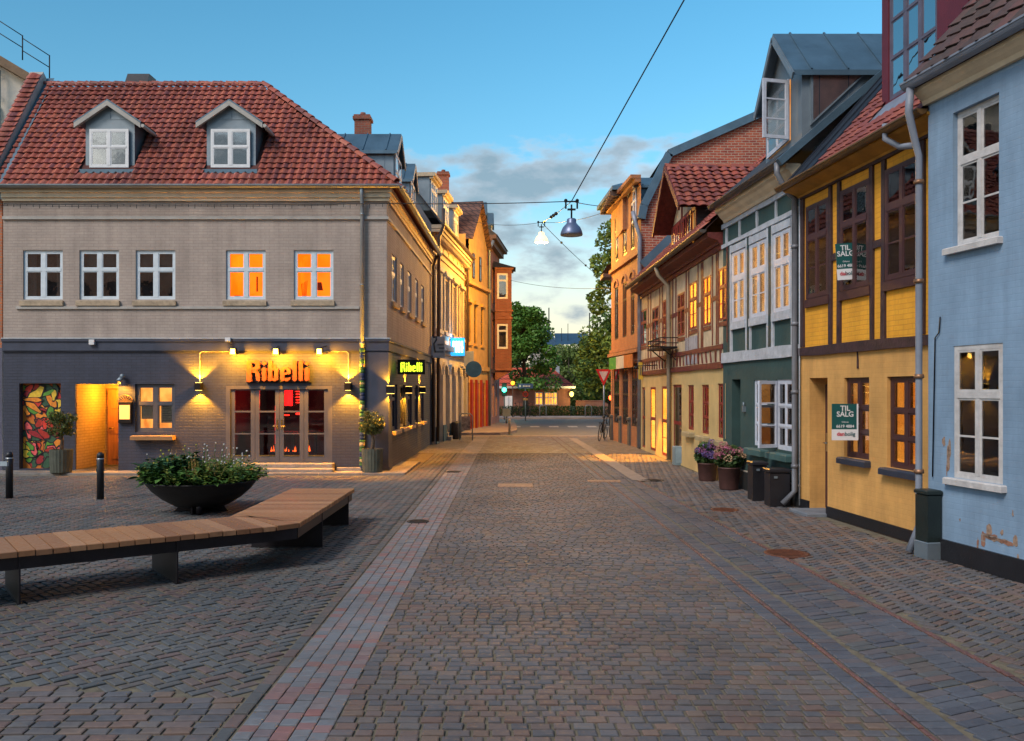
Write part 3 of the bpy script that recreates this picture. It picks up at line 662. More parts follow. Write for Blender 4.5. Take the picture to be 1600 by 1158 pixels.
# corner pier
m = MB(); m.box(fu(568), F1.L+.05, -.05, -.002, 0, BAND-.32); m.box(fu(568)-.03, F1.L+.08, -.08, -.002, 0, .12); m.build('corner_pier', NAVYP, rib, F1.M)
m = MB(); m.box(-.0, .55, -.05, -.002, 0, BAND-.32); m.build('corner_pier', NAVYP, rib, F2.M)
# upper windows
clothes = mat('hung_clothes', (.10, .02, .015), .9, bump=0)
for i, (a, b) in enumerate(UPW):
    lit = i >= 3
    w = window(rib, F1.M, fu(a), fu(b), fz(468), fz(391), WFR, v=.04, cols=2, rows=(.38,), fw=.06, bw=.10, tw=.07, inside=ORANGE_ROOM if lit else ROOM, curtain=[None, 'blind_or_sky_tint', 'blind_or_sky_tint', None, None][i] if i else 'sides', rd=.9, glass=glassmat('lit_glass', base=.0) if lit else FRONTG)
    s = MB(); s.cbox(fu(a)-.06, fu(b)+.03, -.07, 0, fz(478), fz(470), .01); s.build('sill', SILLB, w, F1.M)
    if i == 3:
        c = MB(); u = fu(372); c.prism([(u-.05, fz(466)), (u+.09, fz(466)), (u+.05, fz(446)), (u+.03, fz(436)), (u, fz(446))], .5, .55); c.box(fu(391), fu(393), .5, .53, fz(452), fz(428)); c.box(fu(358), fu(366), .4, .5, fz(467), fz(459)); c.box(fu(395), fu(409), .4, .5, fz(467), fz(462)); c.build('hung_clothes', clothes, w, F1.M)
    if i == 4:
        c = MB(); u = fu(491)
        c.prism([(u-.07, fz(450)), (u+.10, fz(450)), (u+.06, fz(437)), (u-.03, fz(437))], .5, .53); c.box(fu(511), fu(515), .5, .53, fz(466), fz(431)); c.box(fu(469), fu(478), .4, .5, fz(467), fz(461))
        for k in range(5): c.beam((fu(466)+k*.02, .45, fz(463)), (fu(464)+k*.035, .45, fz(440)+k*.02), .012, .012)
        c.build('hung_clothes', clothes, w, F1.M)
for i, (a, b) in enumerate(S2W):
    w = window(rib, F2.M, F2.u(a), F2.u(b), 4.22, 5.42, WFR, v=.04, rows=(.38,), fw=.06, bw=.08, inside=ROOM, glass=GLASSR, curtain='sides')
    s = MB(); s.cbox(F2.u(a)-.06, F2.u(b)+.06, -.08, 0, 4.08, 4.2, .01); s.build('sill', SILLB, w, F2.M)
for i, (a, b) in enumerate(S2G):
    w = window(rib, F2.M, F2.u(a), F2.u(b), .95, 2.12, GREYFR, v=.06, cols=1, rows=(.3,), fw=.06, inside=WARM_ROOM if i in (1, 2) else ROOM, glass=GLASSR)
    s = MB(); s.cbox(F2.u(a)-.05, F2.u(b)+.05, -.12, 0, .85, .94, .01); s.build('sill', SILLB, w, F2.M)
# ground floor window with notice sheets
w = window(rib, F1.M, fu(211), fu(273), fz(675), fz(600), GREYFR, v=.06, rows=(.40,), fw=.07, bw=.10, tw=.06, inside=WARM_ROOM, rd=1.2, glass=glassmat('lit_glass'))
s = MB(); s.cbox(fu(209), fu(275), -.22, .0, fz(687), fz(680), .02); s.build('sill', mat('oak_sill', (.30, .17, .07), .6, vscale=(1, 8, 8)), w, F1.M)
PAPER = mat('paper_notice', (.62, .5, .33), .8, var=.12, scale=25, bump=0)
n = MB(); n.box(fu(218), fu(236), .11, .114, fz(655), fz(632)); n.build('notice', PAPER, w, F1.M)
n = MB(); n.box(fu(249), fu(269), .11, .114, fz(661), fz(632)); n.build('notice', PAPER, w, F1.M)
n = MB()
for k in range(9): n.box(fu(251), fu(267)-.05*(k % 3), .106, .109, fz(658)+k*.043, fz(658)+k*.043+.012)
n.build('notice_print', mat('grey_print', (.12, .1, .09), .9, bump=0), w, F1.M)
# painted panel in the first recess: bright organic shapes outlined in black
mu = MB(); mu.box(fu(30), fu(95), .16, .2, .07, fz(599)); panel = mu.build('painted_panel', mat('mural_ground', (.55, .08, .01), .6, var=.35, scale=5, bump=0, col2=(.5, .22, .02)), rib, F1.M)
mr_ = random.Random(11); cols = [(.75, .04, .02), (.9, .28, .02), (.85, .55, .04), (.10, .30, .03), (.35, .01, .02), (.03, .10, .05), (.85, .12, .12), (.45, .02, .01)]
u0, u1, z0, z1 = fu(30), fu(95), .07, fz(599)
for i in range(90):
    cu, cz = mr_.uniform(u0+.08, u1-.08), mr_.uniform(z0+.1, z1-.1); an = mr_.uniform(0, 3.14); L_ = mr_.uniform(.10, .26); w_ = mr_.uniform(.035, .09)
    def blob(k, q): 
        P = []
        for t in range(9):
            th = 2*math.pi*t/9; x = math.cos(th)*L_*k; y = math.sin(th)*w_*k*(1.3+.5*math.sin(3*th+i))
            P.append((min(max(cu+x*math.cos(an)-y*math.sin(an), u0+.01), u1-.01), min(max(cz+x*math.sin(an)+y*math.cos(an), z0+.01), z1-.01)))
        return P
    m = MB(); m.prism(blob(1.18, 0), .158-i*.0004, .16-i*.0004); m.build('painted_outline', mat('mural_black', (.01, .01, .012), .7, bump=0), panel, F1.M)
    c = cols[i % 8]; m = MB(); m.prism(blob(.92, 0), .157-i*.0004-.0002, .1585-i*.0004-.0004); m.build('painted_shape', mat('mural_%d' % (i % 8), c, .6, var=.2, scale=14, bump=0), panel, F1.M)
# alcove: orange-lit passage, door, step
al0, al1 = fu(118), fu(185)
m = MB(); m.face([(al0, 1.5, .05), (al1+.3, 1.5, .05), (al1+.3, 1.5, fz(600)), (al0, 1.5, fz(600))]); m.build('alcove_back', NAVY, rib, F1.M)
m = MB(); m.box(al0+.001, al0+.012, .03, 1.49, .05, fz(600)-.002); m.box(al0+.012, al1+.25, 1.485, 1.497, .05, fz(600)-.002); m.build('alcove_lining', brick('alcove_brick', (.34, .23, .13), (.30, .20, .11), (.24, .16, .09), bump=.6), rib, F1.M)
m = MB(); m.box(al0, al1, -.1, 1.5, 0, .048); m.build('alcove_floor', APR, rib, F1.M)
dr = MB(); dr.cbox(al0+.12, al1-.05, 1.40, 1.46, .05, 2.0, .01); door = dr.build('door', mat('brown_door', (.26, .10, .04), .6, vscale=(8, 8, 1)), rib, F1.M)
for zz in (.2, .85, 1.5): m = MB(); m.box(al0+.22, al1-.15, 1.385, 1.40, zz, zz+.45); m.build('door_panel', MATS['brown_door'], door, F1.M)
m = MB(); m.tube([(al0+.18, 1.40, 1.0), (al0+.18, 1.34, 1.0), (al0+.30, 1.34, 1.0)], .012); m.build('handle', mat('brass', (.6, .42, .15), .3, 1), door, F1.M)
# entrance: four glazed leaves
e0, e1, ez0, ez1 = fu(353), fu(519), .22, fz(603)
fr = MB(); fr.box(e0, e0+.10, .0, .16, ez0, ez1); fr.box(e1-.10, e1, .0, .16, ez0, ez1); fr.box(e0+.1, e1-.1, 0, .16, ez1-.08, ez1); fr.build('door_frame', GREYFR, rib, F1.M)
lw = (e1-e0-.2)/4; redglass = glassmat('lit_glass')
for k in range(4):
    a = e0+.1+lw*k+.004; b = a+lw-.008; st = .10
    d = MB(); d.box(a, a+st, .04, .10, ez0, ez1-.085); d.box(b-st, b, .04, .10, ez0, ez1-.085)
    zz = [ez0, fz(712), fz(679), fz(677), fz(644.5), fz(642), fz(610), ez1-.085]
    for q in (0, 2, 4, 6): d.box(a+st, b-st, .04, .10, zz[q], zz[q+1])
    leaf = d.build('door_leaf', GREYFR, rib, F1.M)
    for q in (1, 3, 5): p = MB(); p.box(a+st-.004, b-st+.004, .065, .071, zz[q]-.004, zz[q+1]+.004); p.build('pane', redglass, leaf, F1.M)
    if k in (1, 2):
        h = MB(); hx = b-.05 if k == 1 else a+.05; h.box(hx-.018, hx+.018, .03, .04, 1.02, 1.26); h.tube([(hx, .03, 1.1), (hx, -.02, 1.1), (hx-.10*(1 if k == 1 else -1), -.02, 1.1)], .011); h.build('handle', MATS['brass'], leaf, F1.M)
    gb = MB(); gb.box(a+st, b-st, .035, .04, zz[1]-.02, zz[1]+.012); gb.build('weather_bar', MATS['brass'], leaf, F1.M)
rm = MB(); room(rm, e0, e1, .22, ez1, .2, 3.5); rm.build('dining_room', mat('dark_red_room', (.05, .015, .012), .8, bump=0), rib, F1.M)
RED = glow('red_light', (1, .02, .01), 2.4); ORG = glow('ember_light', (1, .10, .01), 2.2)
m = MB(); m.box(fu(404), fu(430), 1.6, 1.66, fz(636), fz(610)); m.box(fu(403), fu(412), 1.5, 1.58, fz(700), fz(636)); m.build('red_panel', glow('red_panel', (.85, .012, .012), 1.0), rib, F1.M)
m = MB()
for k in range(5): m.box(fu(446), fu(460), 1.0, 1.02, fz(612+k*4.5)-.012, fz(612+k*4.5)+.012)
m.box(fu(446), fu(458), 1.0, 1.02, fz(650), fz(647)); m.box(fu(410), fu(432), 1.2, 1.22, fz(652), fz(650)); m.build('neon_sign', RED, rib, F1.M)
m = MB(); r_ = random.Random(5)
for k in range(26): u = fu(405)+r_.random()*(fu(470)-fu(405)); h = r_.uniform(.04, .16); m.prism([(u-.012, .42), (u+.012, .42), (u+r_.uniform(-.01, .01), .42+h)], .9+.01*k, .905+.01*k)
m.build('candle_flames', ORG, rib, F1.M)
m = MB()
for k in range(5):
    u = e0+.3+k*.5; m.cbox(u-.25, u+.25, 1.0+.35*(k % 2), 1.5+.35*(k % 2), .88, .92); m.box(u-.03, u+.03, 1.22+.35*(k % 2), 1.28+.35*(k % 2), .22, .88)
m.build('dining_tables', mat('dark_furniture', (.03, .015, .01), .5), rib, F1.M)
# steps
m = MB(); m.cbox(fu(345), fu(527), -.55, -.30, .03, .12, .015); m.cbox(fu(349), fu(523), -.30, 0, .03, .22, .015); m.cbox(fu(528), fu(566), -.16, -.09, .03, .12, .01); m.build('step', mat('granite_step', (.26, .24, .22), .7, scale=9), rib, F1.M)
# roofs
O = Vector((-12.308, 20.9, EAVE)); RX0, RX1, RY, RZ = -12.63, -6.67, 23.2, 10.16; LX = -12.45
def pt(x, y, z): return (x, y, z)
m = MB(); ex, ey = -3.03+.30, 20.9-.18
m.face([(LX, ey, EAVE-.0), (ex, ey, EAVE), (RX1, RY, RZ-.05), (RX0, RY, RZ-.05)])
m.face([(ex, ey, EAVE), (ex+.1, 31.4, EAVE), (RX1, 31.4, RZ-.05), (RX1, RY, RZ-.05)])
m.face([(LX, 25.6, EAVE), (RX0, RY, RZ-.05), (RX1, RY, RZ-.05), (RX1, 25.6, EAVE)]); m.face([(RX1, 31.4, RZ-.05), (RX1-3.5, 31.4, EAVE), (RX1-3.5, 25, EAVE), (RX1, 25, RZ-.05)])
roof = m.build('roof', UND, rib)
b_ = Vector((0, RY-ey, RZ-EAVE)); SL = b_.length; UW = ex-LX
def in_front(u, v):
    t = v/SL
    if not (0 <= t <= 1): return False
    x = LX + u; lx = LX + (RX0-LX)*t + .1; rx = ex + (RX1-ex)*t - .02
    if not (lx <= x <= rx): return False
    for dc, hw in ((-9.86, .52), (-6.89, .52)):        # the two dormers
        if abs(x-dc) < .66 and .11 < t < .64-.25*abs(x-dc): return False
    return True
roof_tiles(rib, (LX, ey, EAVE+.03), (1, 0, 0), b_, UW, SL, in_front, .19, .2, .055, CLAY, 300, 4)
b2 = Vector((RX1-ex, 0, RZ-EAVE)); S2L = b2.length
roof_tiles(rib, (ex, ey, EAVE+.03), (0, 1, 0), b2, 10.4, S2L, lambda u, v: u > (RY-ey)*v/S2L+.1 and v < S2L, .3, .4, .07, CLAY, 0, 5)
ridge_tiles(rib, (ex-.05, ey+.02, EAVE+.10), (RX1, RY, RZ+.02), CLAY, .10, .3)
ridge_tiles(rib, (RX0, RY, RZ), (RX1, RY, RZ), CLAY, .10, .32)
# left verge: raised gable capped with a row of tiles, zinc valley beside it
ga, gb_ = Vector((LX-.18, ey-.02, EAVE+.05)), Vector((RX0-.10, RY+.05, RZ+.25))
m = MB(); m.prism([(0, 0), (.42, 0), (.42, .12), (0, .12)], 0, (gb_-ga).length)
dd = (gb_-ga).normalized(); sd = Vector((1, 0, 0)); nn = sd.cross(dd).normalized()
for q0 in [0]:
    m = MB(); P0 = ga - sd*.18; 
    m.face([P0 - nn*.25, P0 + sd*.36 - nn*.25, P0 + sd*.36 + nn*.14, P0 + nn*.14]); T = gb_-ga
    m.face([P0 + nn*.14, P0 + sd*.36 + nn*.14, P0 + sd*.36 + nn*.14 + T, P0 + nn*.14 + T]); m.face([P0 + sd*.36 - nn*.25, P0 + sd*.36 - nn*.25 + T, P0 + sd*.36 + nn*.14 + T, P0 + sd*.36 + nn*.14])
    m.face([P0 - nn*.25, P0 + nn*.14, P0 + nn*.14 + T, P0 - nn*.25 + T]); m.face([P0 - nn*.25 + T, P0 + nn*.14 + T, P0 + sd*.36 + nn*.14 + T, P0 + sd*.36 - nn*.25 + T]); m.build('gable_parapet', PALET, rib)
m = MB(); m.face([ga + sd*.20 + nn*.02, ga + sd*.42 + nn*.02, gb_ + sd*.40 - nn*.05, gb_ + sd*.2 - nn*.05]); m.build('valley_flashing', ZINCB, rib)
tw_ = Matrix((sd, dd, nn)).transposed().to_4x4(); src, me = tilemesh(.34, .22, .06, CLAY)
for k in range(int((gb_-ga).length/.2)): inst(me, 'coping_tile', Matrix.Translation(ga - sd*.17 + dd*(k*.2) + nn*.14) @ tw_, rib)
g_ = gutter(rib, I4, LX-.3, ex+.05, ey-.05, EAVE+.02, .07)
M2 = TR(ex+.02, ey, 0, math.pi/2 - math.atan2(.1, 10.5)); gutter(rib, M2, 0, 10.6, -.02, EAVE+.02, .07)
# dormers on the front slope
def dormer(parent, cx, y0, zb, w, h, peak, depth, over, face, trim, name='dormer'):
    """gabled zinc dormer facing -y"""
    x0, x1 = cx-w/2, cx+w/2; d = MB()
    d.face([(x0, y0, zb), (x1, y0, zb), (x1, y0, zb+h), (cx, y0, zb+peak), (x0, y0, zb+h)]); d.face([(x0, y0, zb), (x0, y0, zb+h), (x0, y0+depth, zb+h), (x0, y0+depth, zb)]); d.face([(x1, y0, zb+h), (x1, y0, zb), (x1, y0+depth, zb), (x1, y0+depth, zb+h)])
    d.box(x0-.006, x1+.006, y0-.012, y0-.001, zb, zb+.03); d.box(cx-.008, cx+.008, y0-.012, y0, zb+h, zb+peak-.05); d.box(x0, x1, y0-.010, y0, zb+h-.01, zb+h+.01)
    o = d.build(name, face, parent); r2 = MB(); oy = y0-.16; sl = (peak-h)/(w/2); ox = over
    for s_ in (-1, 1):
        a = (cx, zb+peak+.05); b = (cx+s_*(w/2+ox), zb+h-ox*sl+.05)
        r2.face([(a[0], oy, a[1]), (b[0], oy, b[1]), (b[0], y0+depth, b[1]), (a[0], y0+depth+.3, a[1])]); r2.face([(a[0], oy, a[1]-.03), (b[0], oy, b[1]-.03), (b[0], y0+depth, b[1]-.03), (a[0], y0+depth+.3, a[1]-.03)])
        r2.face([(a[0], oy, a[1]), (a[0], oy, a[1]-.035), (b[0], oy, b[1]-.035), (b[0], oy, b[1])])
    r2.build('dormer_roof', ZINCB, o)
    t = MB()
    for s_ in (-1, 1):
        a = Vector((cx, oy-.004, zb+peak-.035)); b = Vector((cx+s_*(w/2+ox-.01), oy-.004, zb+h-ox*sl-.035))
        t.prism([(a.x, a.z+.045), (a.x, a.z-.075), (b.x, b.z-.075), (b.x, b.z+.045)], oy-.012, oy+.04)
        t.face([(a.x, oy+.02, a.z-.03), (b.x, oy+.02, b.z-.03), (b.x, y0, b.z-.03), (a.x, y0, a.z-.03)])
        if s_ > 0: t.tube([(b.x+.05, oy, b.z-.02), (b.x+.05, y0+depth*.85, b.z-.05)], .045, 8)
    t.build('bargeboard', trim, o); return o
for cx, wi in ((-9.86, (142, 203)), (-6.89, (331, 392))):
    d = dormer(rib, cx, 21.2, 7.28, 1.20, 1.34, 1.74, 1.35, .22, ZINC, PALET)
    S3 = 21.2/FPX; a, b = (wi[0]-800)*S3, (wi[1]-800)*S3
    w = window(d, I4, a, b, 2+(608-263)*S3, 2+(608-203)*S3, WHITE, v=21.12, rows=(.46,), fw=.055, bw=.08, tw=.045, inside=ROOM, glass=GLASSR, rd=.03, curtain=None, t=.03)
    m = MB()
    x = cx-.68
    while x < cx+.66: m.prism([(x, 7.30), (x+.09, 7.22), (x+.18, 7.30)], 21.02, 21.19); x += .18
    m.box(cx-.70, cx+.68, 21.05, 21.19, 7.29, 7.36); m.build('dormer_apron', ZINCB, d)
m = MB(); m.prism([(-10.4, 10.15), (-9.78, 10.15), (-9.72, 10.45), (-10.3, 10.45)], 23.15, 23.6); m.build('roof_hatch', mat('hatch_dark', (.03, .035, .05), .4), rib)
# street-side dormers of zinc and the chimney
def side_dormer(parent, xf, xb, ya, yb, zb, ze, zr, face, roofm, trim, win=True, frame=WHITE, seams=True, roll=.12):
    """gabled dormer looking to +x (left row) ; ya is the near cheek"""
    s_ = 1 if xf > xb else -1; ym = (ya+yb)/2; d = MB()
    d.face([(xf, ya, zb), (xf, yb, zb), (xf, yb, ze), (xf, ym, zr), (xf, ya, ze)]); d.face([(xf, ya, zb), (xf, ya, ze), (xb, ya, ze), (xb, ya, zb)]); d.face([(xf, yb, ze), (xf, yb, zb), (xb, yb, zb), (xb, yb, ze)])
    if seams:
        x = min(xf, xb)+.3
        while x < max(xf, xb): d.box(x-.008, x+.008, ya-.014, ya, zb, ze); x += .5
    o = d.build('dormer', face, parent); r2 = MB(); ox = xf + s_*roll; sl = (zr-ze)/(ym-ya); ov = .12
    for y_, sg in ((ya, -1), (yb, 1)):
        yo = y_+sg*ov; zo = ze-ov*sl
        r2.face([(ox, ym, zr+.04), (ox, yo, zo+.04), (xb, yo, zo+.04), (xb, ym, zr+.04)]); r2.face([(ox, ym, zr), (ox, yo, zo), (xb, yo, zo), (xb, ym, zr)]); r2.face([(ox, ym, zr+.04), (ox, ym, zr-.0), (ox, yo, zo), (ox, yo, zo+.04)]); r2.face([(ox, yo, zo+.04), (ox, yo, zo-.05), (xb, yo, zo-.05), (xb, yo, zo+.04)])
        n_ = max(2, int(abs(xf-xb)/.55))
        for k in range(n_): x = xb+(ox-xb)*(k+.5)/n_; r2.beam((x, ym, zr+.055), (x, yo, zo+.055), .03, .03)
    r2.build('dormer_roof', roofm, o)
    t = MB()
    for y_, sg in ((ya, -1), (yb, 1)):
        yo = y_+sg*ov; zo = ze-ov*sl; t.beam((ox+s_*.01, ym, zr-.06), (ox+s_*.01, yo, zo-.06), .12, .03, (s_, 0, 0))
    t.build('bargeboard', trim, o)
    if win:
        A, B = ((xf, ya), (xf, yb)) if s_ > 0 else ((xf, yb), (xf, ya)); F = Fac(A, B)
        window(o, F.M, .10, F.L-.10, zb+.12, ze-.06, frame, v=-.05, rows=(.36,), fw=.06, bw=.07, inside=ROOM, rd=.03, t=.04, glass=GLASSR)
    return o
side_dormer(rib, -3.25, -6.3, 23.7, 25.2, 7.1, 8.58, 9.18, ZINC, ZINCB, PALET)
side_dormer(rib, -3.35, -6.3, 28.2, 29.6, 7.1, 8.9, 9.5, ZINC, ZINCB, PALET)
CHB = brick('chimney_brick', (.30, .085, .05), (.22, .06, .04), (.2, .15, .12), bw=.22, rh=.075)
def chimney(parent, x, y, z0, z1, w=.5, d=.45):
    m = MB(); m.box(x-w/2, x+w/2, y-d/2, y+d/2, z0, z1-.16); m.box(x-w/2-.05, x+w/2+.05, y-d/2-.05, y+d/2+.05, z1-.16, z1-.06); m.box(x-w/2-.02, x+w/2+.02, y-d/2-.02, y+d/2+.02, z1-.06, z1)
    m.lathe([(.10, z1), (.09, z1+.12)], x, y, 10); return m.build('chimney', CHB, parent)
chimney(rib, -5.0, 29.0, 8.4, 11.15, .5)
# downpipe with yarn-wrapped lower half
m = MB(); u = fu(567); m.tube([(u, -.20, EAVE-.03), (u, -.16, EAVE-.2), (u, -.10, EAVE-.42), (u, -.10, .08)], .048, 10); dp = m.build('downpipe', ZINC, rib, F1.M)
m = MB()
for zz in (6.2, 4.5, 3.1, 1.3): m.lathe([(.06, zz-.02), (.06, zz+.03)], u, -.10, 10)
m.each('pipe_clamp', ZINC, dp, F1.M)
yc = [(.45, .26, .02), (.03, .10, .04), (.40, .05, .015), (.015, .04, .12), (.40, .34, .18), (.05, .16, .05)]
z = .1; k = 0; yr = random.Random(8)
while z < BAND-.32:
    h = yr.uniform(.04, .12); m = MB(); m.lathe([(.055, z), (.066, z+h*.3), (.066, z+h*.7), (.055, z+h)], u, -.10, 9); m.build('knitted_wrap', mat('yarn_%d' % (k % 6), yc[yr.randrange(6)], .95, scale=30, bump=.4), dp, F1.M); z += h; k += 1
m = MB(); m.tube([(F2.L-.1, -.2, EAVE-.03), (F2.L-.1, -.08, EAVE-.4), (F2.L-.1, -.08, .1)], .05, 8); m.build('downpipe', mat('brown_pipe', (.09, .06, .05), .5, .3), rib, F2.M)
# cable conduits and fairy light wire on the wall
m = MB()
for a, b in ((313, 370), (545, 504)):
    m.tube([(fu(a), -.03, fz(600)), (fu(a), -.03, fz(552)), (fu(a)+(.05 if b > a else -.05), -.03, fz(549.5)), (fu(b), -.03, fz(549.5))], .012, 6)
m.each('conduit', mat('pale_conduit', (.30, .29, .28), .6), rib, F1.M)
m = MB(); m.box(fu(143), fu(151), -.14, -.06, fz(539), fz(531)); m.build('sensor_box', WHITE, rib, F1.M)
m = MB(); m.box(fu(355), fu(363), -.16, -.09, fz(534), fz(528)); m.build('sensor_box', WHITE, rib, F1.M)

# ---- lettering over the entrance: built letter by letter
def gothic(ch):            # polygons on a grid one unit high
    def stem(x, h, z0=0, w=.20): return [(x, z0+.05), (x+w*.5, z0), (x+w, z0+.05), (x+w, h-.05), (x+w*.35, h), (x, h-.09)]
    D = {'R': [stem(0, 1, 0, .24), [(.24, .98), (.52, 1.0), (.62, .88), (.62, .60), (.50, .52), (.24, .52), (.24, .64), (.40, .66), (.42, .70), (.42, .82), (.38, .86), (.24, .86)], [(.28, .52), (.48, .50), (.62, .38), (.66, .05), (.60, 0), (.46, .05), (.42, .38), (.28, .42)], [(-.06, 0), (.26, .06), (.26, 0), (.1, -.04)]], 
         'i': [stem(0, .66), [(.0, .80), (.10, .74), (.20, .80), (.20, .88), (.10, .95), (0, .88)]],
         'b': [stem(0, 1.0), [(.20, .62), (.36, .68), (.50, .58), (.50, .10), (.36, 0), (.20, .05), (.20, .14), (.30, .14), (.30, .52), (.20, .52)]],
         'e': [[(0, .10), (0, .58), (.14, .68), (.20, .66), (.20, .05), (.14, .0)], [(.20, .66), (.36, .68), (.50, .56), (.50, .36), (.20, .30), (.20, .40), (.31, .43), (.31, .54), (.20, .56)], [(.20, .05), (.20, .14), (.50, .20), (.50, .12), (.34, .0)]],
         'l': [stem(0, 1.0)]}
    return D[ch], {'R': .74, 'i': .30, 'b': .60, 'e': .60, 'l': .29}[ch]
def letters(parent, M, word, x0, x1, z0, z1, v0, v1, mt):
    tot = sum(gothic(c)[1] for c in word)-.08; x = 0; sx = (x1-x0)/tot; sz = z1-z0
    for c in word:
        P, wd = gothic(c); m = MB()
        for k, p in enumerate(P): m.prism([(x0+(x+a)*sx, z0+b*sz) for a, b in p], v0-.0006*k, v1-.0004*k)
        m.build('letter', mt, parent, M); x += wd
sg = thing('restaurant_sign', 'large rust orange letters reading Ribelli above the restaurant doors', 'sign', (-12.308+fu(436), 20.9, fz(597)))
letters(sg, F1.M, 'Ribelli', fu(388), fu(485), fz(596), fz(563), -.14, -.05, mat('rust_letters', (.20, .05, .012), .6, .2, var=.2, scale=12))
m = MB(); m.box(fu(386), fu(487), -.05, -.001, fz(598), fz(596.5)); m.build('sign_rail', IRON, sg, F1.M)
sb = thing('projecting_sign', 'black box sign with glowing lime letters reading Ribelli on the side wall', 'sign', (-3.0, 22.5, 2.4))
sz_ = 22.5/FPX; a, b = (621-800)*sz_, (664-800)*sz_
m = MB(); m.box(a, b, 22.5, 22.62, 2+(608-585)*sz_, 2+(608-562)*sz_); m.build('sign_box', IRON, sb)
letters(sb, TR(0, 22.5, 0), 'Ribelli', (626-800)*sz_, (660-800)*sz_, 2+(608-581)*sz_, 2+(608-566)*sz_, -.02, -.002, glow('lime_light', (.72, 1, .03), 1.3))
m = MB(); m.tube([(a-.09, 22.56, 2.55), (a, 22.56, 2.55)], .015); m.tube([(a-.09, 22.56, 2.68), (a, 22.56, 2.68)], .015); m.build('sign_bracket', IRON, sb)
# ---- lamps on the restaurant
WARM = (1, .60, .16); YEL = (1, .68, .12)
LAMPGLOW = glow('lamp_glow', (1, .60, .12), 5)
def updown(M, u, z, label, e=340, out=.19):
    t = thing('wall_lamp', label, 'wall lamp', (M @ Vector((u, -.0, z))), group='up and down wall lamps of the restaurant')
    m = MB(); m.box(u-.07, u+.07, -out-.02, -.002, z-.09, z+.09); m.build('lamp_body', IRON, t, M)
    m = MB(); m.box(u-.05, u+.05, -out, -.02, z+.091, z+.096); m.box(u-.05, u+.05, -out, -.02, z-.096, z-.091); m.each('lamp_lens', LAMPGLOW, t, M)
    for s_ in (1, -1):
        o = light('SPOT', 'wall_lamp_light', M @ Vector((u, -out*.62, z+.12*s_)), e*(1 if s_ > 0 else .8), (1, .36, .012), spot_size=R(108), spot_blend=.45, shadow_soft_size=.02, aim=M.to_3x3() @ Vector((0, .10, s_)))
updown(F1.M, fu(313), fz(604), 'wall lamp left of the glazed doors throwing light up and down')
updown(F1.M, fu(545), fz(604), 'wall lamp right of the glazed doors throwing light up and down')
for px, lb in ((610, 'nearest wall lamp on the side wall by the corner'), (638.5, 'wall lamp on the side wall under the hanging lime sign'), (660, 'farthest wall lamp on the side wall')):
    updown(F2.M, F2.u(px, -.1), F2.z(px, 609), lb, 260)
for px, lb in ((371, 'small spot lamp above the letter R of the sign'), (437, 'small spot lamp above the middle of the sign'), (504, 'small spot lamp right of the sign above the last door leaf')):
    t = thing('spot_lamp', lb, 'spot lamp', (-12.308+fu(px), 20.7, fz(550)), group='spot lamps over the restaurant sign'); u = fu(px); z = fz(550)
    m = MB(); m.tube([(u+(.12 if px < 400 else -.12 if px > 480 else 0)*-1, -.08, fz(541)), (u, -.30, z+.08)], .012, 6); m.build('arm', IRON, t, F1.M)
    m = MB(); m.box(u-.07, u+.07, -.36, -.24, z-.08, z+.08); m.build('lamp_head', IRON, t, F1.M)
    m = MB(); m.box(u-.055, u+.055, -.366, -.361, z-.06, z+.06); m.build('lamp_lens', LAMPGLOW, t, F1.M)
    light('SPOT', 'spot_lamp_light', F1.M @ Vector((u, -.46, z-.10)), 170, (1, .36, .010), spot_size=R(168), spot_blend=.6, shadow_soft_size=.04, aim=F1.M.to_3x3() @ Vector((0, .8, -.6)))
light('POINT', 'alcove_light', F1.M @ Vector(((al0+al1)/2+.1, .9, 1.9)), 120, (1, .38, .02), shadow_soft_size=.08)
t = thing('bulkhead_lamp', 'small grey spot lamp on the wall above the lantern menu box', 'lamp', (-12.308+fu(194), 20.8, fz(592)))
m = MB(); m.ball((fu(194), -.10, fz(588)), .06); m.tube([(fu(194), -.02, fz(591)), (fu(194), -.1, fz(588))], .02); m.tube([(fu(194), -.10, fz(589)), (fu(191), -.20, fz(597))], [.05, .07], 10); m.build('lamp_head', ZINC, t, F1.M)
light('SPOT', 'bulkhead_light', F1.M @ Vector((fu(192), -.26, fz(597))), 110, (1, .38, .03), spot_size=R(120), spot_blend=.8, shadow_soft_size=.04, aim=(.0, .45, -1))
t = thing('menu_case', 'lit lantern shaped menu case with sunburst top between alcove and window', 'menu case', (-12.308+fu(197), 20.9, fz(661)))
m = MB(); a, b = fu(187), fu(207); m.box(a, b, -.08, -.002, fz(661), fz(629)); m.build('case', IRON, t, F1.M)
m = MB(); m.box(a+.03, b-.03, -.086, -.081, fz(655), fz(633)); m.build('menu_sheet', glow('menu_glow', (1, .50, .12), .9), t, F1.M)
m = MB()
for k in range(7): an = R(15+25*k); m.beam((fu(197), -.05, fz(627)), (fu(197)+.17*math.cos(an), -.05, fz(627)+.14*math.sin(an)), .012, .02, (0, 1, 0))
m.tube([(fu(197)+.18*math.cos(R(180*k/12)), -.05, fz(627)+.15*math.sin(R(180*k/12))) for k in range(13)], .012, 6); m.box(fu(186), fu(208), -.06, -.03, fz(628.5), fz(627)); m.build('sunburst', mat('brassy_iron', (.25, .15, .05), .5, .5), t, F1.M)
light('POINT', 'dining_light', F1.M @ Vector((fu(435), 1.4, 1.75)), 30, (1, .03, .02), shadow_soft_size=.2)
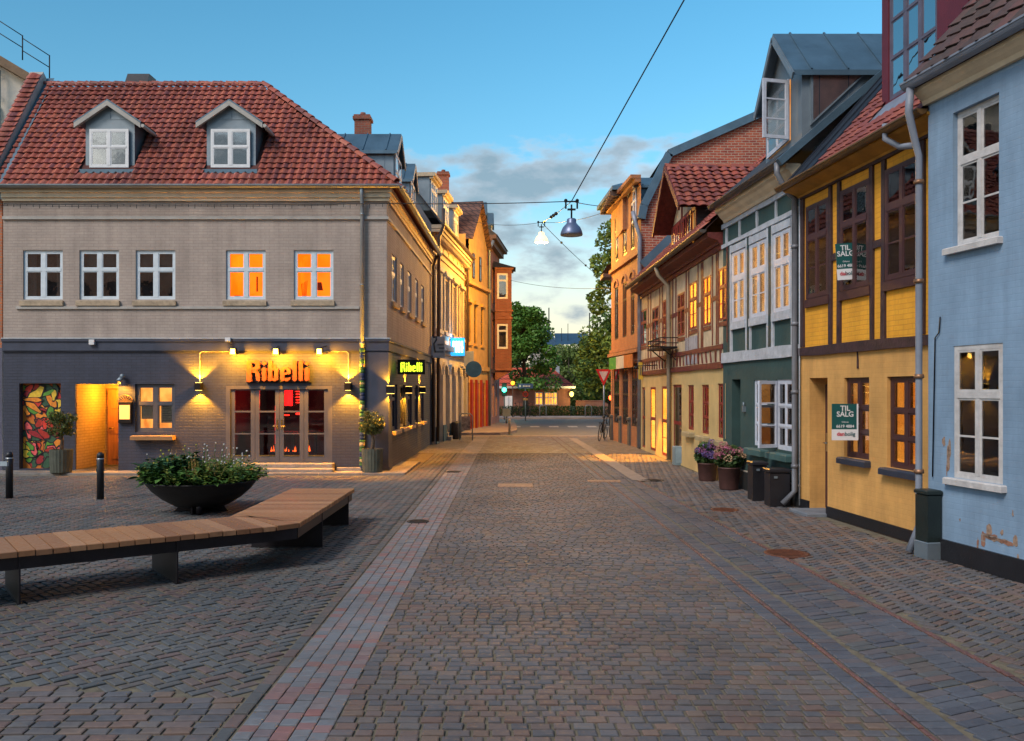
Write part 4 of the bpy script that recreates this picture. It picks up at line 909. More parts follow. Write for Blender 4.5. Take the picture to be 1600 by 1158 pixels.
# ================================================================== LEFT ROW behind the restaurant
YPL = mat('warm_cream_plaster', (.52, .42, .29), .85, var=.12, scale=2, dirt=.2)
CPL = mat('pale_cream_plaster', (.50, .45, .37), .85, var=.1, scale=2, dirt=.15)
OPL = mat('ochre_plaster', (.55, .33, .10), .85, var=.14, scale=2, dirt=.2)
REDD = mat('red_shop_paint', (.33, .03, .02), .5, var=.15)
SLATE = brick('slate_roof', (.045, .05, .06), (.035, .04, .05), (.02, .02, .025), bw=.3, rh=.2, ms=.012)
BRWN = brick('brown_tile_roof', (.16, .08, .06), (.12, .065, .055), (.05, .03, .03), bw=.22, rh=.28, ms=.03)
BLUEP = mat('blue_plinth', (.03, .09, .14), .6)
RBRICK = brick('red_facade_brick', (.36, .12, .07), (.28, .09, .06), (.26, .18, .13), bw=.22, rh=.075)
def sheet(parent, pts, name, mt, th=.06):
    m = MB(); m.face(pts); n = (Vector(pts[1])-Vector(pts[0])).cross(Vector(pts[2])-Vector(pts[0])).normalized()*th
    q = [Vector(p)-n for p in pts]; m.face(list(reversed(q)))
    for i in range(len(pts)): j = (i+1) % len(pts); m.face([pts[i], q[i], q[j], pts[j]])
    return m.build(name, mt, parent)
# --- cream house with arcade
Fc = Fac((-2.93, 31.4), (-2.2, 40.0)); Z1 = 8.0
cb = thing('cream_arcade_house', 'cream house with arched ground floor and white dormers, next to the restaurant side wall', 'house', (-2.93, 31.4, 0))
hs = []; nW = 4
for k in range(nW): u = .75 + k*2.0; hs.append((u, u+1.0, 4.35, 6.35))
arch = [(.55+k*1.66, .55+k*1.66+1.0, .55 if k != 3 else .1, 2.55) for k in range(5)]
m = MB(); wall(m, 0, Fc.L, 3.6, Z1, hs, depth=.2); m.build('wall', YPL, cb, Fc.M)
m = MB(); wall(m, 0, Fc.L, 0, 3.6, arch, depth=.25); m.build('wall', CPL, cb, Fc.M)
m = MB(); m.face([(0, 0, 0), (0, 6, 0), (0, 6, Z1), (0, 2.4, 10.55), (0, 1.6, 10.55), (0, 0, Z1)]); m.face([(Fc.L, 0, 0), (Fc.L, 0, Z1), (Fc.L, 2.4, 10.55), (Fc.L, 6, Z1), (Fc.L, 6, 0)]); m.build('gable_wall', mat('grey_gable', (.17, .17, .18), .85, var=.12, scale=1), cb, Fc.M)
m = MB()
for k in range(6):
    u = k*1.66-.05 if k else .0
    m.box(u, u+.60, -.16, -.002, .0, 2.55) if k else m.box(0, .5, -.16, -.002, 0, 2.55)
m.each('pilaster', CPL, cb, Fc.M)
m = MB()
for a in arch:      # arch rings
    c = (a[0]+a[1])/2; r = .5
    P = [(c+r*math.cos(t), 2.55+r*.8*math.sin(t)) for t in [R(18*k) for k in range(11)]]; Q = [(c+(r+.14)*math.cos(t), 2.55+(r+.16)*.8*math.sin(t)) for t in [R(18*k) for k in range(11)]]
    for k in range(10): m.prism([P[k], P[k+1], Q[k+1], Q[k]], -.12, -.001)
m.each('arch_moulding', CPL, cb, Fc.M)
m = MB()
for k in range(6): m.box(max(0, k*1.66-.10), k*1.66+.62, -.20, -.162, 0, .62)
m.each('plinth', BLUEP, cb, Fc.M)
for i, a in enumerate(arch): 
    w = window(cb, Fc.M, *a[:4], mat('pale_grey_frame', (.5, .5, .48), .5), v=.16, cols=1, rows=(.3,), fw=.07, inside=WARM_ROOM if i in (0, 2) else ROOM, rd=.3, glass=GLASSR)
for i, a in enumerate(hs):
    window(cb, Fc.M, *a, WHITE, v=.08, rows=(.33,), fw=.07, bw=.09, inside=ROOM, rd=.2, glass=GLASSR)
    t = MB(); t.box(a[0]-.22, a[0]-.02, -.07, -.001, a[2]-.1, a[3]+.1); t.box(a[1]+.02, a[1]+.22, -.07, -.001, a[2]-.1, a[3]+.1); t.box(a[0]-.25, a[1]+.25, -.16, -.001, a[3]+.12, a[3]+.27); t.box(a[0]-.25, a[1]+.25, -.14, -.001, a[2]-.24, a[2]-.1); t.each('window_surround', mat('pale_surround', (.50, .50, .50), .8) if i < 2 else YPL, cb, Fc.M)
m = MB()
for z_, o_, h_ in ((3.55, .14, .10), (3.35, .08, .06), (7.0, .06, .07), (7.25, .10, .06), (7.72, .32, .10), (7.84, .38, .14)): m.box(0, Fc.L, -o_, -.001, z_, z_+h_)
u = .2
while u < Fc.L: m.box(u, u+.12, -.28, -.101, 7.55, 7.72); u += .3
u = .3
m.each('cornice', YPL, cb, Fc.M)
m = MB()
for k in range(7): m.box(.3+k*1.2, .3+k*1.2+.8, -.03, -.001, 7.36, 7.52)
m.each('frieze_panel', CPL, cb, Fc.M)
m = MB(); m.box(0, Fc.L, -.22, -.141, 3.50, 3.72); m.build('shop_fascia', mat('dark_fascia', (.05, .04, .035), .6), cb, Fc.M)
gutter(cb, Fc.M, -.1, Fc.L, -.44, Z1+.02, .08, mat('brown_pipe', (.09, .06, .05), .5, .3))
def roofplane(parent, F, u0, u1, v0, z0, v1, z1, mt, name='roof'):
    m = MB(); m.face([(u0, v0, z0), (u1, v0, z0), (u1, v1, z1), (u0, v1, z1)]); m.face([(u0, v0, z0-.08), (u1, v0, z0-.08), (u1, v1, z1-.08), (u0, v1, z1-.08)]); m.face([(u0, v0, z0-.08), (u1, v0, z0-.08), (u1, v0, z0), (u0, v0, z0)]); m.face([(u0, v0, z0-.08), (u0, v0, z0), (u0, v1, z1), (u0, v1, z1-.08)]); m.face([(u1, v0, z0), (u1, v0, z0-.08), (u1, v1, z1-.08), (u1, v1, z1)])
    return m.build(name, mt, parent, F.M)
roofplane(cb, Fc, -.05, Fc.L, -.40, 8.02, 1.6, 10.62, SLATE); roofplane(cb, Fc, -.05, Fc.L, 6, 8.0, 1.6, 10.62, SLATE)
def box_dormer(parent, F, u0, u1, v0, z0, z1, depth=1.6, trim=YPL, side=ZINC, cols=3):
    d = MB(); d.box(u0, u1, v0, v0+depth, z0, z1); o = d.build('dormer', side, parent, F.M)
    t = MB(); t.box(u0-.10, u1+.10, v0-.22, v0+depth, z1, z1+.14); t.box(u0-.06, u1+.06, v0-.14, v0-.001, z1-.08, z1); t.build('dormer_roof', trim, o, F.M)
    window(o, F.M, u0+.06, u1-.06, z0+.08, z1-.1, WHITE, v=v0-.05, cols=cols, rows=(.3,), fw=.05, bw=.07, rd=.005, t=.04, glass=GLASSR)
box_dormer(cb, Fc, .5, 1.9, .15, 8.6, 9.85); box_dormer(cb, Fc, 3.3, 4.7, .15, 8.6, 9.85); box_dormer(cb, Fc, 6.1, 7.4, .15, 8.6, 9.85)
m = MB(); m.tube([(Fc.L-.05, -.42, Z1-.02), (Fc.L-.05, -.15, Z1-.5), (Fc.L-.05, -.13, .1)], .06, 8); m.build('downpipe', MATS['brown_pipe'], cb, Fc.M)
m = MB(); m.tube([(-.02, -.44, Z1+.55), (-.02, -.44, Z1-.1), (-.02, -.28, Z1-.5), (-.02, -.24, .1)], .06, 8); m.build('downpipe', MATS['brown_pipe'], cb, Fc.M)
# --- ochre gabled house
Fo = Fac((-2.15, 40.0), (-1.25, 44.2)); Z2 = 8.3
ob = thing('ochre_house', 'ochre yellow house with gabled front and red shopfront beyond the cream house', 'house', (-2.15, 40, 0))
h1 = [(.45, .95, 4.2, 6.0), (1.55, 2.05, 4.2, 6.0), (2.9, 3.4, 4.2, 6.0)]; h1 += [(1.2, 1.55, 7.3, 8.5), (2.5, 2.85, 7.3, 8.5)]
m = MB(); wall(m, 0, Fo.L, 2.9, Z2, [h for h in h1 if h[3] < Z2], depth=.18); wall(m, .6, Fo.L-.2, Z2, 9.2, []); m.face([(.6, 0, 9.2), (Fo.L-.2, 0, 9.2), (Fo.L/2+.2, 0, 11.1)]); m.build('wall', OPL, ob, Fo.M)
m = MB(); m.face([(0, 0, 0), (0, 5, 0), (0, 5, 9.2), (0, 0, 9.2)]); m.face([(.6, 0, 9.2), (Fo.L/2+.2, 0, 11.1), (Fo.L/2+.2, 5, 11.1), (.6, 5, 9.2)]); m.build('gable_wall', OPL, ob, Fo.M)
for a in h1: window(ob, Fo.M, *a, mat('dark_frame', (.05, .04, .035), .5), v=.06 if a[3] < Z2 else -.05, cols=1, rows=(.35,), fw=.06, rd=.2 if a[3] < Z2 else .004, t=.05, glass=GLASSR)
t = MB()
for a in h1[:3]: t.box(a[0]-.1, a[1]+.1, -.14, -.001, a[3]+.06, a[3]+.22); t.box(a[0]-.08, a[1]+.08, -.1, -.001, a[2]-.14, a[2]-.02)
t.box(0, Fo.L, -.12, -.001, 2.9, 3.1); t.box(0, Fo.L, -.2, -.001, 6.9, 7.05); t.each('moulding', OPL, ob, Fo.M)
gh = [(.15, .75, .1, 2.3), (1.1, 1.7, .1, 2.3), (2.05, 2.65, .1, 2.3), (3.1, 3.8, .1, 2.3)]
m = MB(); wall(m, 0, Fo.L, 0, 2.9, gh, depth=.2); m.build('wall', OPL, ob, Fo.M)
for i, a in enumerate(gh): window(ob, Fo.M, *a, REDD, v=.05, cols=1, rows=(.25,), fw=.12, inside=WARM_ROOM if i == 2 else ROOM, rd=.3, name='door' if i == 0 else 'shop_window')
m = MB()
for a in (.0, .88, 1.82, 2.8, 3.95): m.box(a-.08, a+.10, -.10, -.001, .0, 2.45)
m.each('red_pilaster', REDD, ob, Fo.M)
sheet(ob, [Fo.M @ Vector(p) for p in ((.35, -.25, 9.05), (Fo.L/2+.2, -.25, 11.2), (Fo.L/2+.2, 5, 11.2), (.35, 5, 9.05))], 'roof', BRWN); sheet(ob, [Fo.M @ Vector(p) for p in ((Fo.L/2+.2, -.25, 11.2), (Fo.L+.1, -.25, 9.05), (Fo.L+.1, 5, 9.05), (Fo.L/2+.2, 5, 11.2))], 'roof', BRWN)
m = MB(); m.face([(0, 1.5, 8.4), (0, 3, 11.6), (5, 3.4, 11.6), (5, 1.5, 8.4)]); m.face([(0, 6, 8.4), (0, 3, 11.6), (5, 3.4, 11.6), (5, 6, 8.4)]); m.face([(0, 1.5, 8.4), (0, 3, 11.6), (0, 6, 8.4)]); m.build('rear_roof', ZINCB, ob, Fo.M)
chimney(ob, -3.2, 40.3, 9, 12.1, .5)
# --- red brick corner house with oriel
Fb = Fac((-1.25, 44.2), (-.72, 49.5)); Z3 = 9.8
bb = thing('brick_corner_house', 'red brick corner house with oriel window at the left end of the street', 'house', (-1.25, 44.2, 0))
h3 = [(.6, 1.2, 3.7, 5.7), (1.9, 2.5, 3.7, 5.7), (.6, 1.2, 6.6, 8.5), (1.9, 2.5, 6.6, 8.5), (3.9, 4.5, 3.7, 5.7)]
m = MB(); wall(m, 0, Fb.L, 2.9, Z3, h3, depth=.18); m.face([(0, 0, 0), (0, 7, 0), (0, 7, Z3), (0, 0, Z3)]); m.face([(Fb.L, 0, 0), (Fb.L, 0, Z3), (Fb.L, 7, Z3), (Fb.L, 7, 0)]); m.build('wall', RBRICK, bb, Fb.M)
g3 = [(.4, 1.3, .1, 2.3), (1.8, 2.7, .5, 2.3), (3.2, 4.1, .5, 2.3)]
m = MB(); wall(m, 0, Fb.L, 0, 2.9, g3, depth=.2); m.build('wall', mat('pink_render', (.42, .22, .19), .85, var=.15, scale=2), bb, Fb.M)
for a in g3+h3: window(bb, Fb.M, *a, mat('pale_frame', (.5, .45, .42), .5), v=.07, cols=1, rows=(.3,), fw=.07, rd=.25, glass=GLASSR)
m = MB(); m.box(0, Fb.L, -.14, -.001, 2.85, 3.05); m.box(0, Fb.L, -.08, -.001, 6.1, 6.2); m.box(0, Fb.L, -.45, -.001, Z3-.1, Z3+.1); m.box(0, Fb.L, -.25, -.001, Z3-.35, Z3-.1); m.each('cornice', mat('brown_eaves', (.10, .06, .045), .7), bb, Fb.M)
# oriel
ox0, ox1, oy0, oy1, oz0, oz1 = -.92, -.02, 46.3, 47.7, 3.05, 8.5; ow = MB()
FO = Fac((ox0, oy0), (ox1, oy0)); FS = Fac((ox1, oy0), (ox1, oy1)); sc = oy0/FPX
hz = [(.12, .70, 2+(608-545)*sc, 2+(608-506)*sc), (.12, .70, 2+(608-467)*sc, 2+(608-427)*sc)]
wall(ow, 0, FO.L, oz0, oz1, hz, depth=.12); o = ow.build('oriel', RBRICK, bb, FO.M)
m = MB(); hs2 = [(.3, 1.1, a[2], a[3]) for a in hz]; wall(m, 0, FS.L, oz0, oz1, hs2, depth=.12); m.build('oriel_side', RBRICK, o, FS.M)
for a in hz: window(bb, FO.M, *a, WHITE, v=.03, cols=1, rows=(.25,), fw=.08, rd=.4, inside=ROOM, glass=GLASSR)
for a in hs2: window(bb, FS.M, *a, WHITE, v=.03, cols=1, rows=(.25,), fw=.08, rd=.3, inside=ROOM, glass=GLASSR)
m = MB(); x0, x1 = ox0-.02, ox1+.08
for z_, e_ in ((oz0-.05, .06), (5.75, .06), (6.15, .08), (oz1-.1, .10)): m.box(ox0, ox1+e_, oy0-e_, oy1+e_, z_, z_+.10)
m.box(ox0+.28, ox0+.56, oy0-.04, oy0-.001, 5.9, 6.12); m.prism([(ox0, 3.0), (ox1, 3.0), (ox0+.15, 2.5), (ox0, 2.5)], oy0+.1, oy1-.1); m.build('oriel_moulding', mat('terracotta', (.33, .13, .08), .8), o)
m = MB(); m.lathe([(0.001, 0), (0.001, 0)], 0, 0, 3); m = MB(); a = (ox0-.1, oy0-.2, oz1); b = (ox1+.22, oy0-.2, oz1); c = (ox1+.22, oy1+.2, oz1); d = (ox0-.1, oy1+.2, oz1); t1 = (ox0-.1, oy0+.4, oz1+.42); t2 = (ox0-.1, oy1-.3, oz1+.42)
m.face([a, b, t1]); m.face([b, c, t2, t1]); m.face([c, d, t2]); m.face([a, d, c, b]); m.build('oriel_roof', SLATE, o)
m = MB(); m.face([(0, -.5, Z3+.1), (Fb.L+.2, -.5, Z3+.1), (Fb.L-2.2, 2.4, 12.1), (0, 2.4, 12.1)]); m.face([(0, -.5, Z3+.1), (0, 2.4, 12.1), (0, 7, Z3)]); m.face([(Fb.L+.2, -.5, Z3+.1), (Fb.L+.2, 7, Z3), (Fb.L-2.2, 2.4, 12.1)]); m.build('roof', SLATE, bb, Fb.M)
side_dormer(bb, -1.45, -3.5, 44.9, 46.0, 10.2, 11.2, 11.8, ZINCB, ZINCB, ZINCB); side_dormer(bb, -1.15, -3.5, 47.2, 48.3, 10.2, 11.1, 11.7, ZINCB, ZINCB, ZINCB)
m = MB(); m.tube([(.0, -.3, Z3-.2), (.0, -.1, Z3-.7), (0, -.1, .1)], .07, 8); m.build('downpipe', ZINC, bb, Fb.M)
# --- signs, lamps and small things along the left
def flag_sign(name, label, px0, px1, py0, py1, d, mt, th=.06, cat='sign'):
    s_ = d/FPX; t = thing(name, label, cat, ((px0-800)*s_, d, 2+(608-py1)*s_)); m = MB(); m.cbox((px0-800)*s_, (px1-800)*s_, d, d+th, 2+(608-py1)*s_, 2+(608-py0)*s_, .004); m.build('sign_board', mt, t)
    m = MB(); m.tube([((px0-800)*s_-.35, d+th/2, 2+(608-py0)*s_-.08), ((px0-800)*s_, d+th/2, 2+(608-py0)*s_-.08)], .015); m.build('bracket', IRON, t); return t, s_
PSIGN = mat('pale_sign', (.42, .50, .56), .5, bump=0); DPR = mat('dark_print', (.04, .07, .10), .7, bump=0)
t, s_ = flag_sign('shop_sign', 'pale blue projecting shop sign with small dark lettering beside the restaurant downpipe', 674, 695, 526, 559, 31.2, PSIGN)
m = MB(); cx, cz = (679-800)*s_, 2+(608-538)*s_; m.tube([(cx-.05, 31.19, cz+.24), (cx+.06, 31.19, cz+.28), (cx+.07, 31.19, cz+.16), (cx-.02, 31.19, cz+.02), (cx, 31.19, cz-.15), (cx+.03, 31.19, cz-.3)], .03, 6); m.build('emblem', DPR, t)
m = MB()
for k, (a, b) in enumerate(((684, 692), (686, 693), (681, 693))): 
    x = (a-800)*s_
    while x < (b-800)*s_: m.box(x, x+.022, 31.185, 31.199, 2+(608-(540+5.5*k))*s_, 2+(608-(537.2+5.5*k))*s_); x += .036
m.build('sign_print', DPR, t)
t, s_ = flag_sign('lit_sign', 'glowing bright blue and white sign on the fascia of the cream house', 704, 726, 528, 556, 35.5, glow('blue_glow', (.02, .30, .75), 1.2))
m = MB()
for k in range(4): x = (707.5+4.4*k-800)*s_; m.box(x, x+.07, 35.47, 35.495, 2+(608-551)*s_, 2+(608-533)*s_); m.box(x, x+.10, 35.46, 35.472, 2+(608-(540+(k % 2)*5))*s_, 2+(608-(537+(k % 2)*5))*s_)
m.build('sign_lettering', glow('white_glow', (.7, .95, 1), 2.4), t); light('POINT', 'lit_sign_light', ((715-800)*s_, 35.2, 4.0), 14, (.1, .5, 1), shadow_soft_size=.2)
flag_sign('shop_sign', 'small pale blue projecting sign just above the round sign', 725, 740, 549, 572, 38.6, PSIGN)
s_ = 38.0/FPX; t = thing('round_sign', 'plain round blue grey projecting sign in front of the red shopfront', 'sign', ((740-800)*s_, 38, 2+(608-590)*s_)); m = MB(); n_ = 28; m.prism([((740-800)*s_+.36*math.cos(2*math.pi*k/n_), 2+(608-577)*s_+.36*math.sin(2*math.pi*k/n_)) for k in range(n_)], 38, 38.06); m.build('disc', mat('blue_grey_disc', (.04, .14, .27), .4, bump=0), t)
m = MB(); m.tube([((740-800)*s_-.7, 38.03, 2+(608-577)*s_), ((740-800)*s_-.34, 38.03, 2+(608-577)*s_)], .018); m.build('bracket', IRON, t)
t = thing('menu_board', 'metal framed notice stand on the pavement before the cream house', 'notice stand', (-2.0, 33.4, 0)); s_ = 33.4/FPX
m = MB(); a, b = (718.5-800)*s_, (738-800)*s_; m.tube([(a, 33.4, .02), (a, 33.4, .95), (a+.08, 33.4, 1.05), (b-.08, 33.4, 1.05), (b, 33.4, .95), (b, 33.4, .02)], .022, 8); m.build('frame', ZINC, t)
m = MB(); m.box(a+.07, b-.07, 33.38, 33.42, .40, .95); m.build('board', mat('poster_board', (.42, .33, .25), .8, var=.6, scale=9, bump=0, col2=(.08, .06, .05)), t)
for i, (x, y) in enumerate(((-2.28, 34.6), (-2.22, 35.1))):
    t = thing('litter_bin', ['narrow dark litter bin behind the notice stand, nearer of two', 'narrow dark litter bin behind the notice stand, farther of two'][i], 'bin', (x, y, 0), group='narrow bins by the cream house'); m = MB(); m.lathe([(.14, 0), (.16, .05), (.16, .62), (.12, .68), (.02, .7)], 0, 0, 12); m.build('bin_body', DIRON, t, TR(x, y, 0))
t = thing('entrance_steps', 'low stone entrance steps of the cream house', 'steps', (-2.45, 34.6, 0)); m = MB(); m.cbox(-2.75, -2.36, 33.6, 34.8, 0, .15, .01); m.build('step', MATS['granite_step'], t); m = MB(); m.cbox(-2.75, -2.5, 33.7, 34.7, .15, .3, .01); m.build('step', MATS['granite_step'], t)
t = thing('steel_bollard', 'thin pale steel post on the left pavement near the crossing', 'bollard', (-.11, 37.6, 0)); m = MB(); m.lathe([(.05, 0), (.05, .66), (.03, .70), (.001, .71)], 0, 0, 12); m.build('post', mat('pale_post', (.38, .34, .28), .5, .3), t, TR(-.11, 37.6, 0)); m = MB(); m.box(-.13, .13, -.13, .13, 0, .03); m.build('foot', ZINC, t, TR(-.11, 37.6, .0))
t = thing('litter_bin', 'grey litter bin on the pavement corner before the crossing', 'bin', (-.3, 47.5, .12)); m = MB(); m.tube([(0, 0, 0), (0, 0, .5)], .05); m.build('post', ZINC, t, TR(-.3, 47.5, .12)); m = MB(); m.cbox(-.22, .22, -.15, .15, .38, .82, .04); m.build('bin_body', ZINC, t, TR(-.3, 47.5, .12))
# --- olive trees in ribbed pots
def olive(x, y, label, h=1.42, seed=1):
    r = random.Random(seed); t = thing('potted_olive_tree', label, 'potted tree', (x, y, .04), group='olive trees at the restaurant'); M = TR(x, y, .04)
    m = MB(); n_ = 40; prof = [(.21, 0), (.235, .02), (.25, .30), (.255, .52), (.255, .55), (.225, .55), (.22, .50), (.001, .50)]; base = 0
    for rr, zz in prof:
        for j in range(n_): a = 2*math.pi*j/n_; q = rr*(1-.035*(j % 2)) if rr > .1 else rr; m.v.append((q*math.cos(a), q*math.sin(a), zz))
    for i in range(len(prof)-1):
        for j in range(n_): k = (j+1) % n_; m.f.append((i*n_+j, i*n_+k, (i+1)*n_+k, (i+1)*n_+j)); m.sm.append(False)
    pot = m.build('pot', mat('grey_green_pot', (.075, .085, .065), .7, var=.2, scale=6, bump=.2), t, M)
    m = MB()
    for k in range(60): a = r.uniform(0, 6.28); q = r.uniform(0, .19); m.ball((q*math.cos(a), q*math.sin(a), .51), (.022, .018, .014), 6, 3)
    m.build('pebbles', mat('pale_pebble', (.5, .45, .4), .8, var=.3, scale=12), pot, M, kind='stuff')
    m = MB(); m.tube([(0, 0, .48), (.02, .01, .75), (-.02, 0, .95), (.01, 0, 1.1)], [.05, .038, .03, .022], 8); m.tube([(-.01, 0, .85), (-.07, .02, 1.05), (-.13, .04, 1.25)], [.028, .018, .01], 6); m.tube([(0, 0, .9), (.08, -.02, 1.08), (.14, -.03, 1.25)], [.026, .018, .01], 6); m.build('trunk', mat('olive_bark', (.16, .12, .085), .9, var=.35, scale=14, bump=.6), t, M)
    m = MB()
    for k in range(26):
        a = r.uniform(0, 6.28); q = .25*math.sqrt(r.random()); zz = .93+r.random()*.44; leafcloud(m, (q*math.cos(a), q*math.sin(a), zz), (.11, .11, .09), 85, .052, r)
    leafcloud(m, (0, 0, 1.15), (.32, .30, .30), 700, .05, r, shell=.8)
    m.build('crown', leafmat('olive_leaves', (.045, .065, .015), (.12, .15, .04)), t, M)
olive(-10.55, 20.22, 'round olive tree in a ribbed pot beside the colourful painted recess', seed=2); olive(-3.30, 20.42, 'round olive tree in a ribbed pot at the building corner under the yarn wrapped downpipe', seed=4)
# --- left edge: neighbouring brick house and the sheeted scaffold behind
t = thing('brick_neighbour_house', 'sliver of a red brick house with dark shopfront at the left edge', 'house', (-14, 20.9, 0)); F = Fac((-17, 20.95), (-12.36, 20.95)); m = MB(); wall(m, 0, F.L, 3.0, 6.6, [(2.6, 3.6, 3.9, 5.4)]); m.face([(F.L, 0, 3), (F.L, 6, 3), (F.L, 6, 6.6), (F.L, 0, 6.6)]); m.build('wall', brick('orange_brick', (.50, .16, .06), (.40, .11, .05), (.3, .2, .14)), t, F.M)
m = MB(); wall(m, 0, F.L, 0, 3.0, [(1.2, 4.2, .5, 2.6)]); m.build('shopfront', mat('purple_grey_front', (.10, .10, .15), .6), t, F.M); window(t, F.M, 1.2, 4.2, .5, 2.6, DIRON, cols=3, rows=(), rd=.5); window(t, F.M, 2.6, 3.6, 3.9, 5.4, WHITE)
m = MB(); m.face([(0, -.2, 6.6), (F.L, -.2, 6.6), (F.L, 2.5, 9.0), (0, 2.5, 9.0)]); m.build('roof', BRWN, t, F.M)
t = thing('scaffold', 'tall scaffold wrapped in pale sheeting rising behind the restaurant roof at the left', 'scaffold', (-22, 35, 0))
F = Fac((-27, 33.5), (-19.25, 35.2)); m = MB(); L_ = F.L
m.face([(0, 0, 0), (L_, 0, 0), (L_, 0, 14.4), (L_-2.3, 0, 15.7), (0, 0, 17.4)]); m.face([(L_, 0, 0), (L_, 4, 0), (L_, 4, 14.4), (L_, 0, 14.4)])
for k in range(9): u = k*L_/9+.2; m.tube([(u, -.06, 0), (u+.1, -.12, 6), (u, -.06, 13.4)], .12, 6)
m.build('sheeting', mat('scaffold_sheet', (.75, .66, .52), .45, var=.2, scale=.9, bump=.9, bscale=1.6, col2=(.35, .36, .37)), t, F.M)
m = MB()
for k in range(14): z = 5+k*.9; m.beam((L_-3.2, -.22, z), (L_-1.5, -.22, z+.9), .05, .05); m.beam((L_-1.5, -.22, z), (L_-3.2, -.22, z+.9), .04, .04)
for u in (L_-3.3, L_-1.4): m.tube([(u, -.24, 0), (u, -.24, 14.8)], .05, 6)
m.build('lattice_tower', ZINC, t, F.M)
m = MB(); m.prism([(L_+.05, 14.2), (L_+.05, 14.55), (L_-2.3, 15.9), (0, 17.6), (0, 17.2), (L_-2.3, 15.5)], -.35, .0); m.build('top_edge', mat('brown_sheet_edge', (.22, .14, .08), .7), t, F.M)
m = MB()
for k in range(7): u = L_+.4-k*1.0; z = 14.6+min(k, 2.3)*.72+max(0, k-2.3)*.35; m.tube([(u, -.1, z), (u, -.1, z+1.0)], .025, 5); m.tube([(u, -.1, z+.98), (u-1.0, -.1, z+1.6 if k < 2 else z+1.35)], .02, 5); m.tube([(u, -.1, z+.5), (u-1.0, -.1, z+1.1 if k < 2 else z+.85)], .02, 5)
m.build('guard_rail', IRON, t, F.M)
# ================================================================== RIGHT ROW
MARO = mat('maroon_timber', (.055, .028, .032), .6, var=.3, scale=6, bump=.35, bscale=25)
MARD = mat('maroon_paint', (.065, .026, .028), .45, var=.15, scale=8, bump=.08)
def dist(F, u): return F.A.y + F.d.y*u
def timber(parent, F, px0, px1, z0, z1, mt, out=.035):       # upright measured by its two edges
    m = MB(); a, b = F.u(px0), F.u(px1); w = .012
    m.prism([(a+sr.uniform(-w, w), z0), (b+sr.uniform(-w, w), z0), (b+sr.uniform(-w, w), (z0+z1)/2), (b+sr.uniform(-w, w), z1), (a+sr.uniform(-w, w), z1), (a+sr.uniform(-w, w), (z0+z1)/2)], -out, .001); return m.build('timber', mt, parent, F.M)
def rail(parent, F, u0, u1, z0, z1, mt, out=.03):
    m = MB(); n = max(2, int((u1-u0)/.6)); T = [(u0+(u1-u0)*k/n, z1+sr.uniform(-.01, .01)) for k in range(n+1)]; B = [(u0+(u1-u0)*k/n, z0+sr.uniform(-.01, .01)) for k in range(n+1)]
    m.prism(B + list(reversed(T)), -out, .001); return m.build('timber', mt, parent, F.M)
# --- yellow half-timbered house
Fy = Fac((4.86, 14.55), (5.30, 10.42)); L_ = Fy.L; UE = Fy.u(1449)
yh = thing('yellow_half_timbered_house', 'yellow half-timbered house with maroon timbers, windows and door, red tiled roof', 'house', (4.86, 14.55, 0))
YB = brick('yellow_infill_brick', (.86, .40, .028), (.80, .36, .025), (.72, .32, .028), bump=.5, big=.2); YP = brick('yellow_ochre_painted_brick', (.70, .37, .11), (.68, .36, .105), (.66, .345, .10), bump=.15, big=.3, msm=.9)
def zz(F, px, py): return F.z(px, py)
yw = [(1262, 1297), (1316, 1361), (1386, 1440)]; yhol = [(Fy.u(a), Fy.u(b), 3.48, 5.0) for a, b in yw]
m = MB(); wall(m, 0, L_, 2.55, 5.45, yhol, depth=.1); m.build('wall', YB, yh, Fy.M)
gl = [(Fy.u(1319), Fy.u(1358), .98, 2.17), (Fy.u(1386), Fy.u(1438), .93, 2.17)]; dh = (Fy.u(1265), Fy.u(1293), .03, 2.18, .30)
m = MB(); wall(m, 0, L_, 0, 2.55, gl+[dh], depth=.16); m.build('wall', YP, yh, Fy.M, label='smooth yellow ochre ground floor wall')
m = MB(); m.face([(0, 0, 0), (0, 7, 0), (0, 7, 5.2), (0, 3.5, 8.9), (0, 0, 5.2)]); m.face([(L_, 0, 0), (L_, 0, 5.45), (L_, 3.5, 9.4), (L_, 7, 5.45), (L_, 7, 0)]); m.build('gable_wall', YP, yh, Fy.M)
m = MB(); m.box(dh[1], L_, -.03, -.001, 0, .16); m.box(0, dh[0], -.03, -.001, 0, .16); m.build('plinth', mat('black_tar', (.012, .012, .016), .5), yh, Fy.M)
for i, (a, b) in enumerate(yw):
    u0_, u1_ = Fy.u(a), Fy.u(b)
    w = window(yh, Fy.M, u0_, u1_, 3.48, 5.0, MARD, v=-.035, rows=(.34,), fw=.055, bw=.075, tw=.085, bars=1, inside=ROOM, glass=GLASSR, curtain='full' if i != 1 else 'half', rd=.6)
    m = MB(); m.box(u0_-.03, u1_+.03, -.05, -.001, 3.34, 3.47); m.each('window_board', MARD, w, Fy.M)
for a, b in ((1253, 1258), (1297, 1301.5), (1310.5, 1315.5), (1361.5, 1366.5), (1379.5, 1385.5), (1440.5, 1447.5)): timber(yh, Fy, a, b, 2.70, 5.16, MARO)
rail(yh, Fy, 0, L_, 5.165, 5.27, MARO, .045); rail(yh, Fy, 0, L_, 2.55, 2.69, MARO, .05)
rail(yh, Fy, Fy.u(1302), Fy.u(1310), 3.98, 4.09, MARO); rail(yh, Fy, Fy.u(1367), Fy.u(1379), 3.98, 4.09, MARO)
timber(yh, Fy, 1340, 1341.5, 2.30, 2.549, MARO, .02)
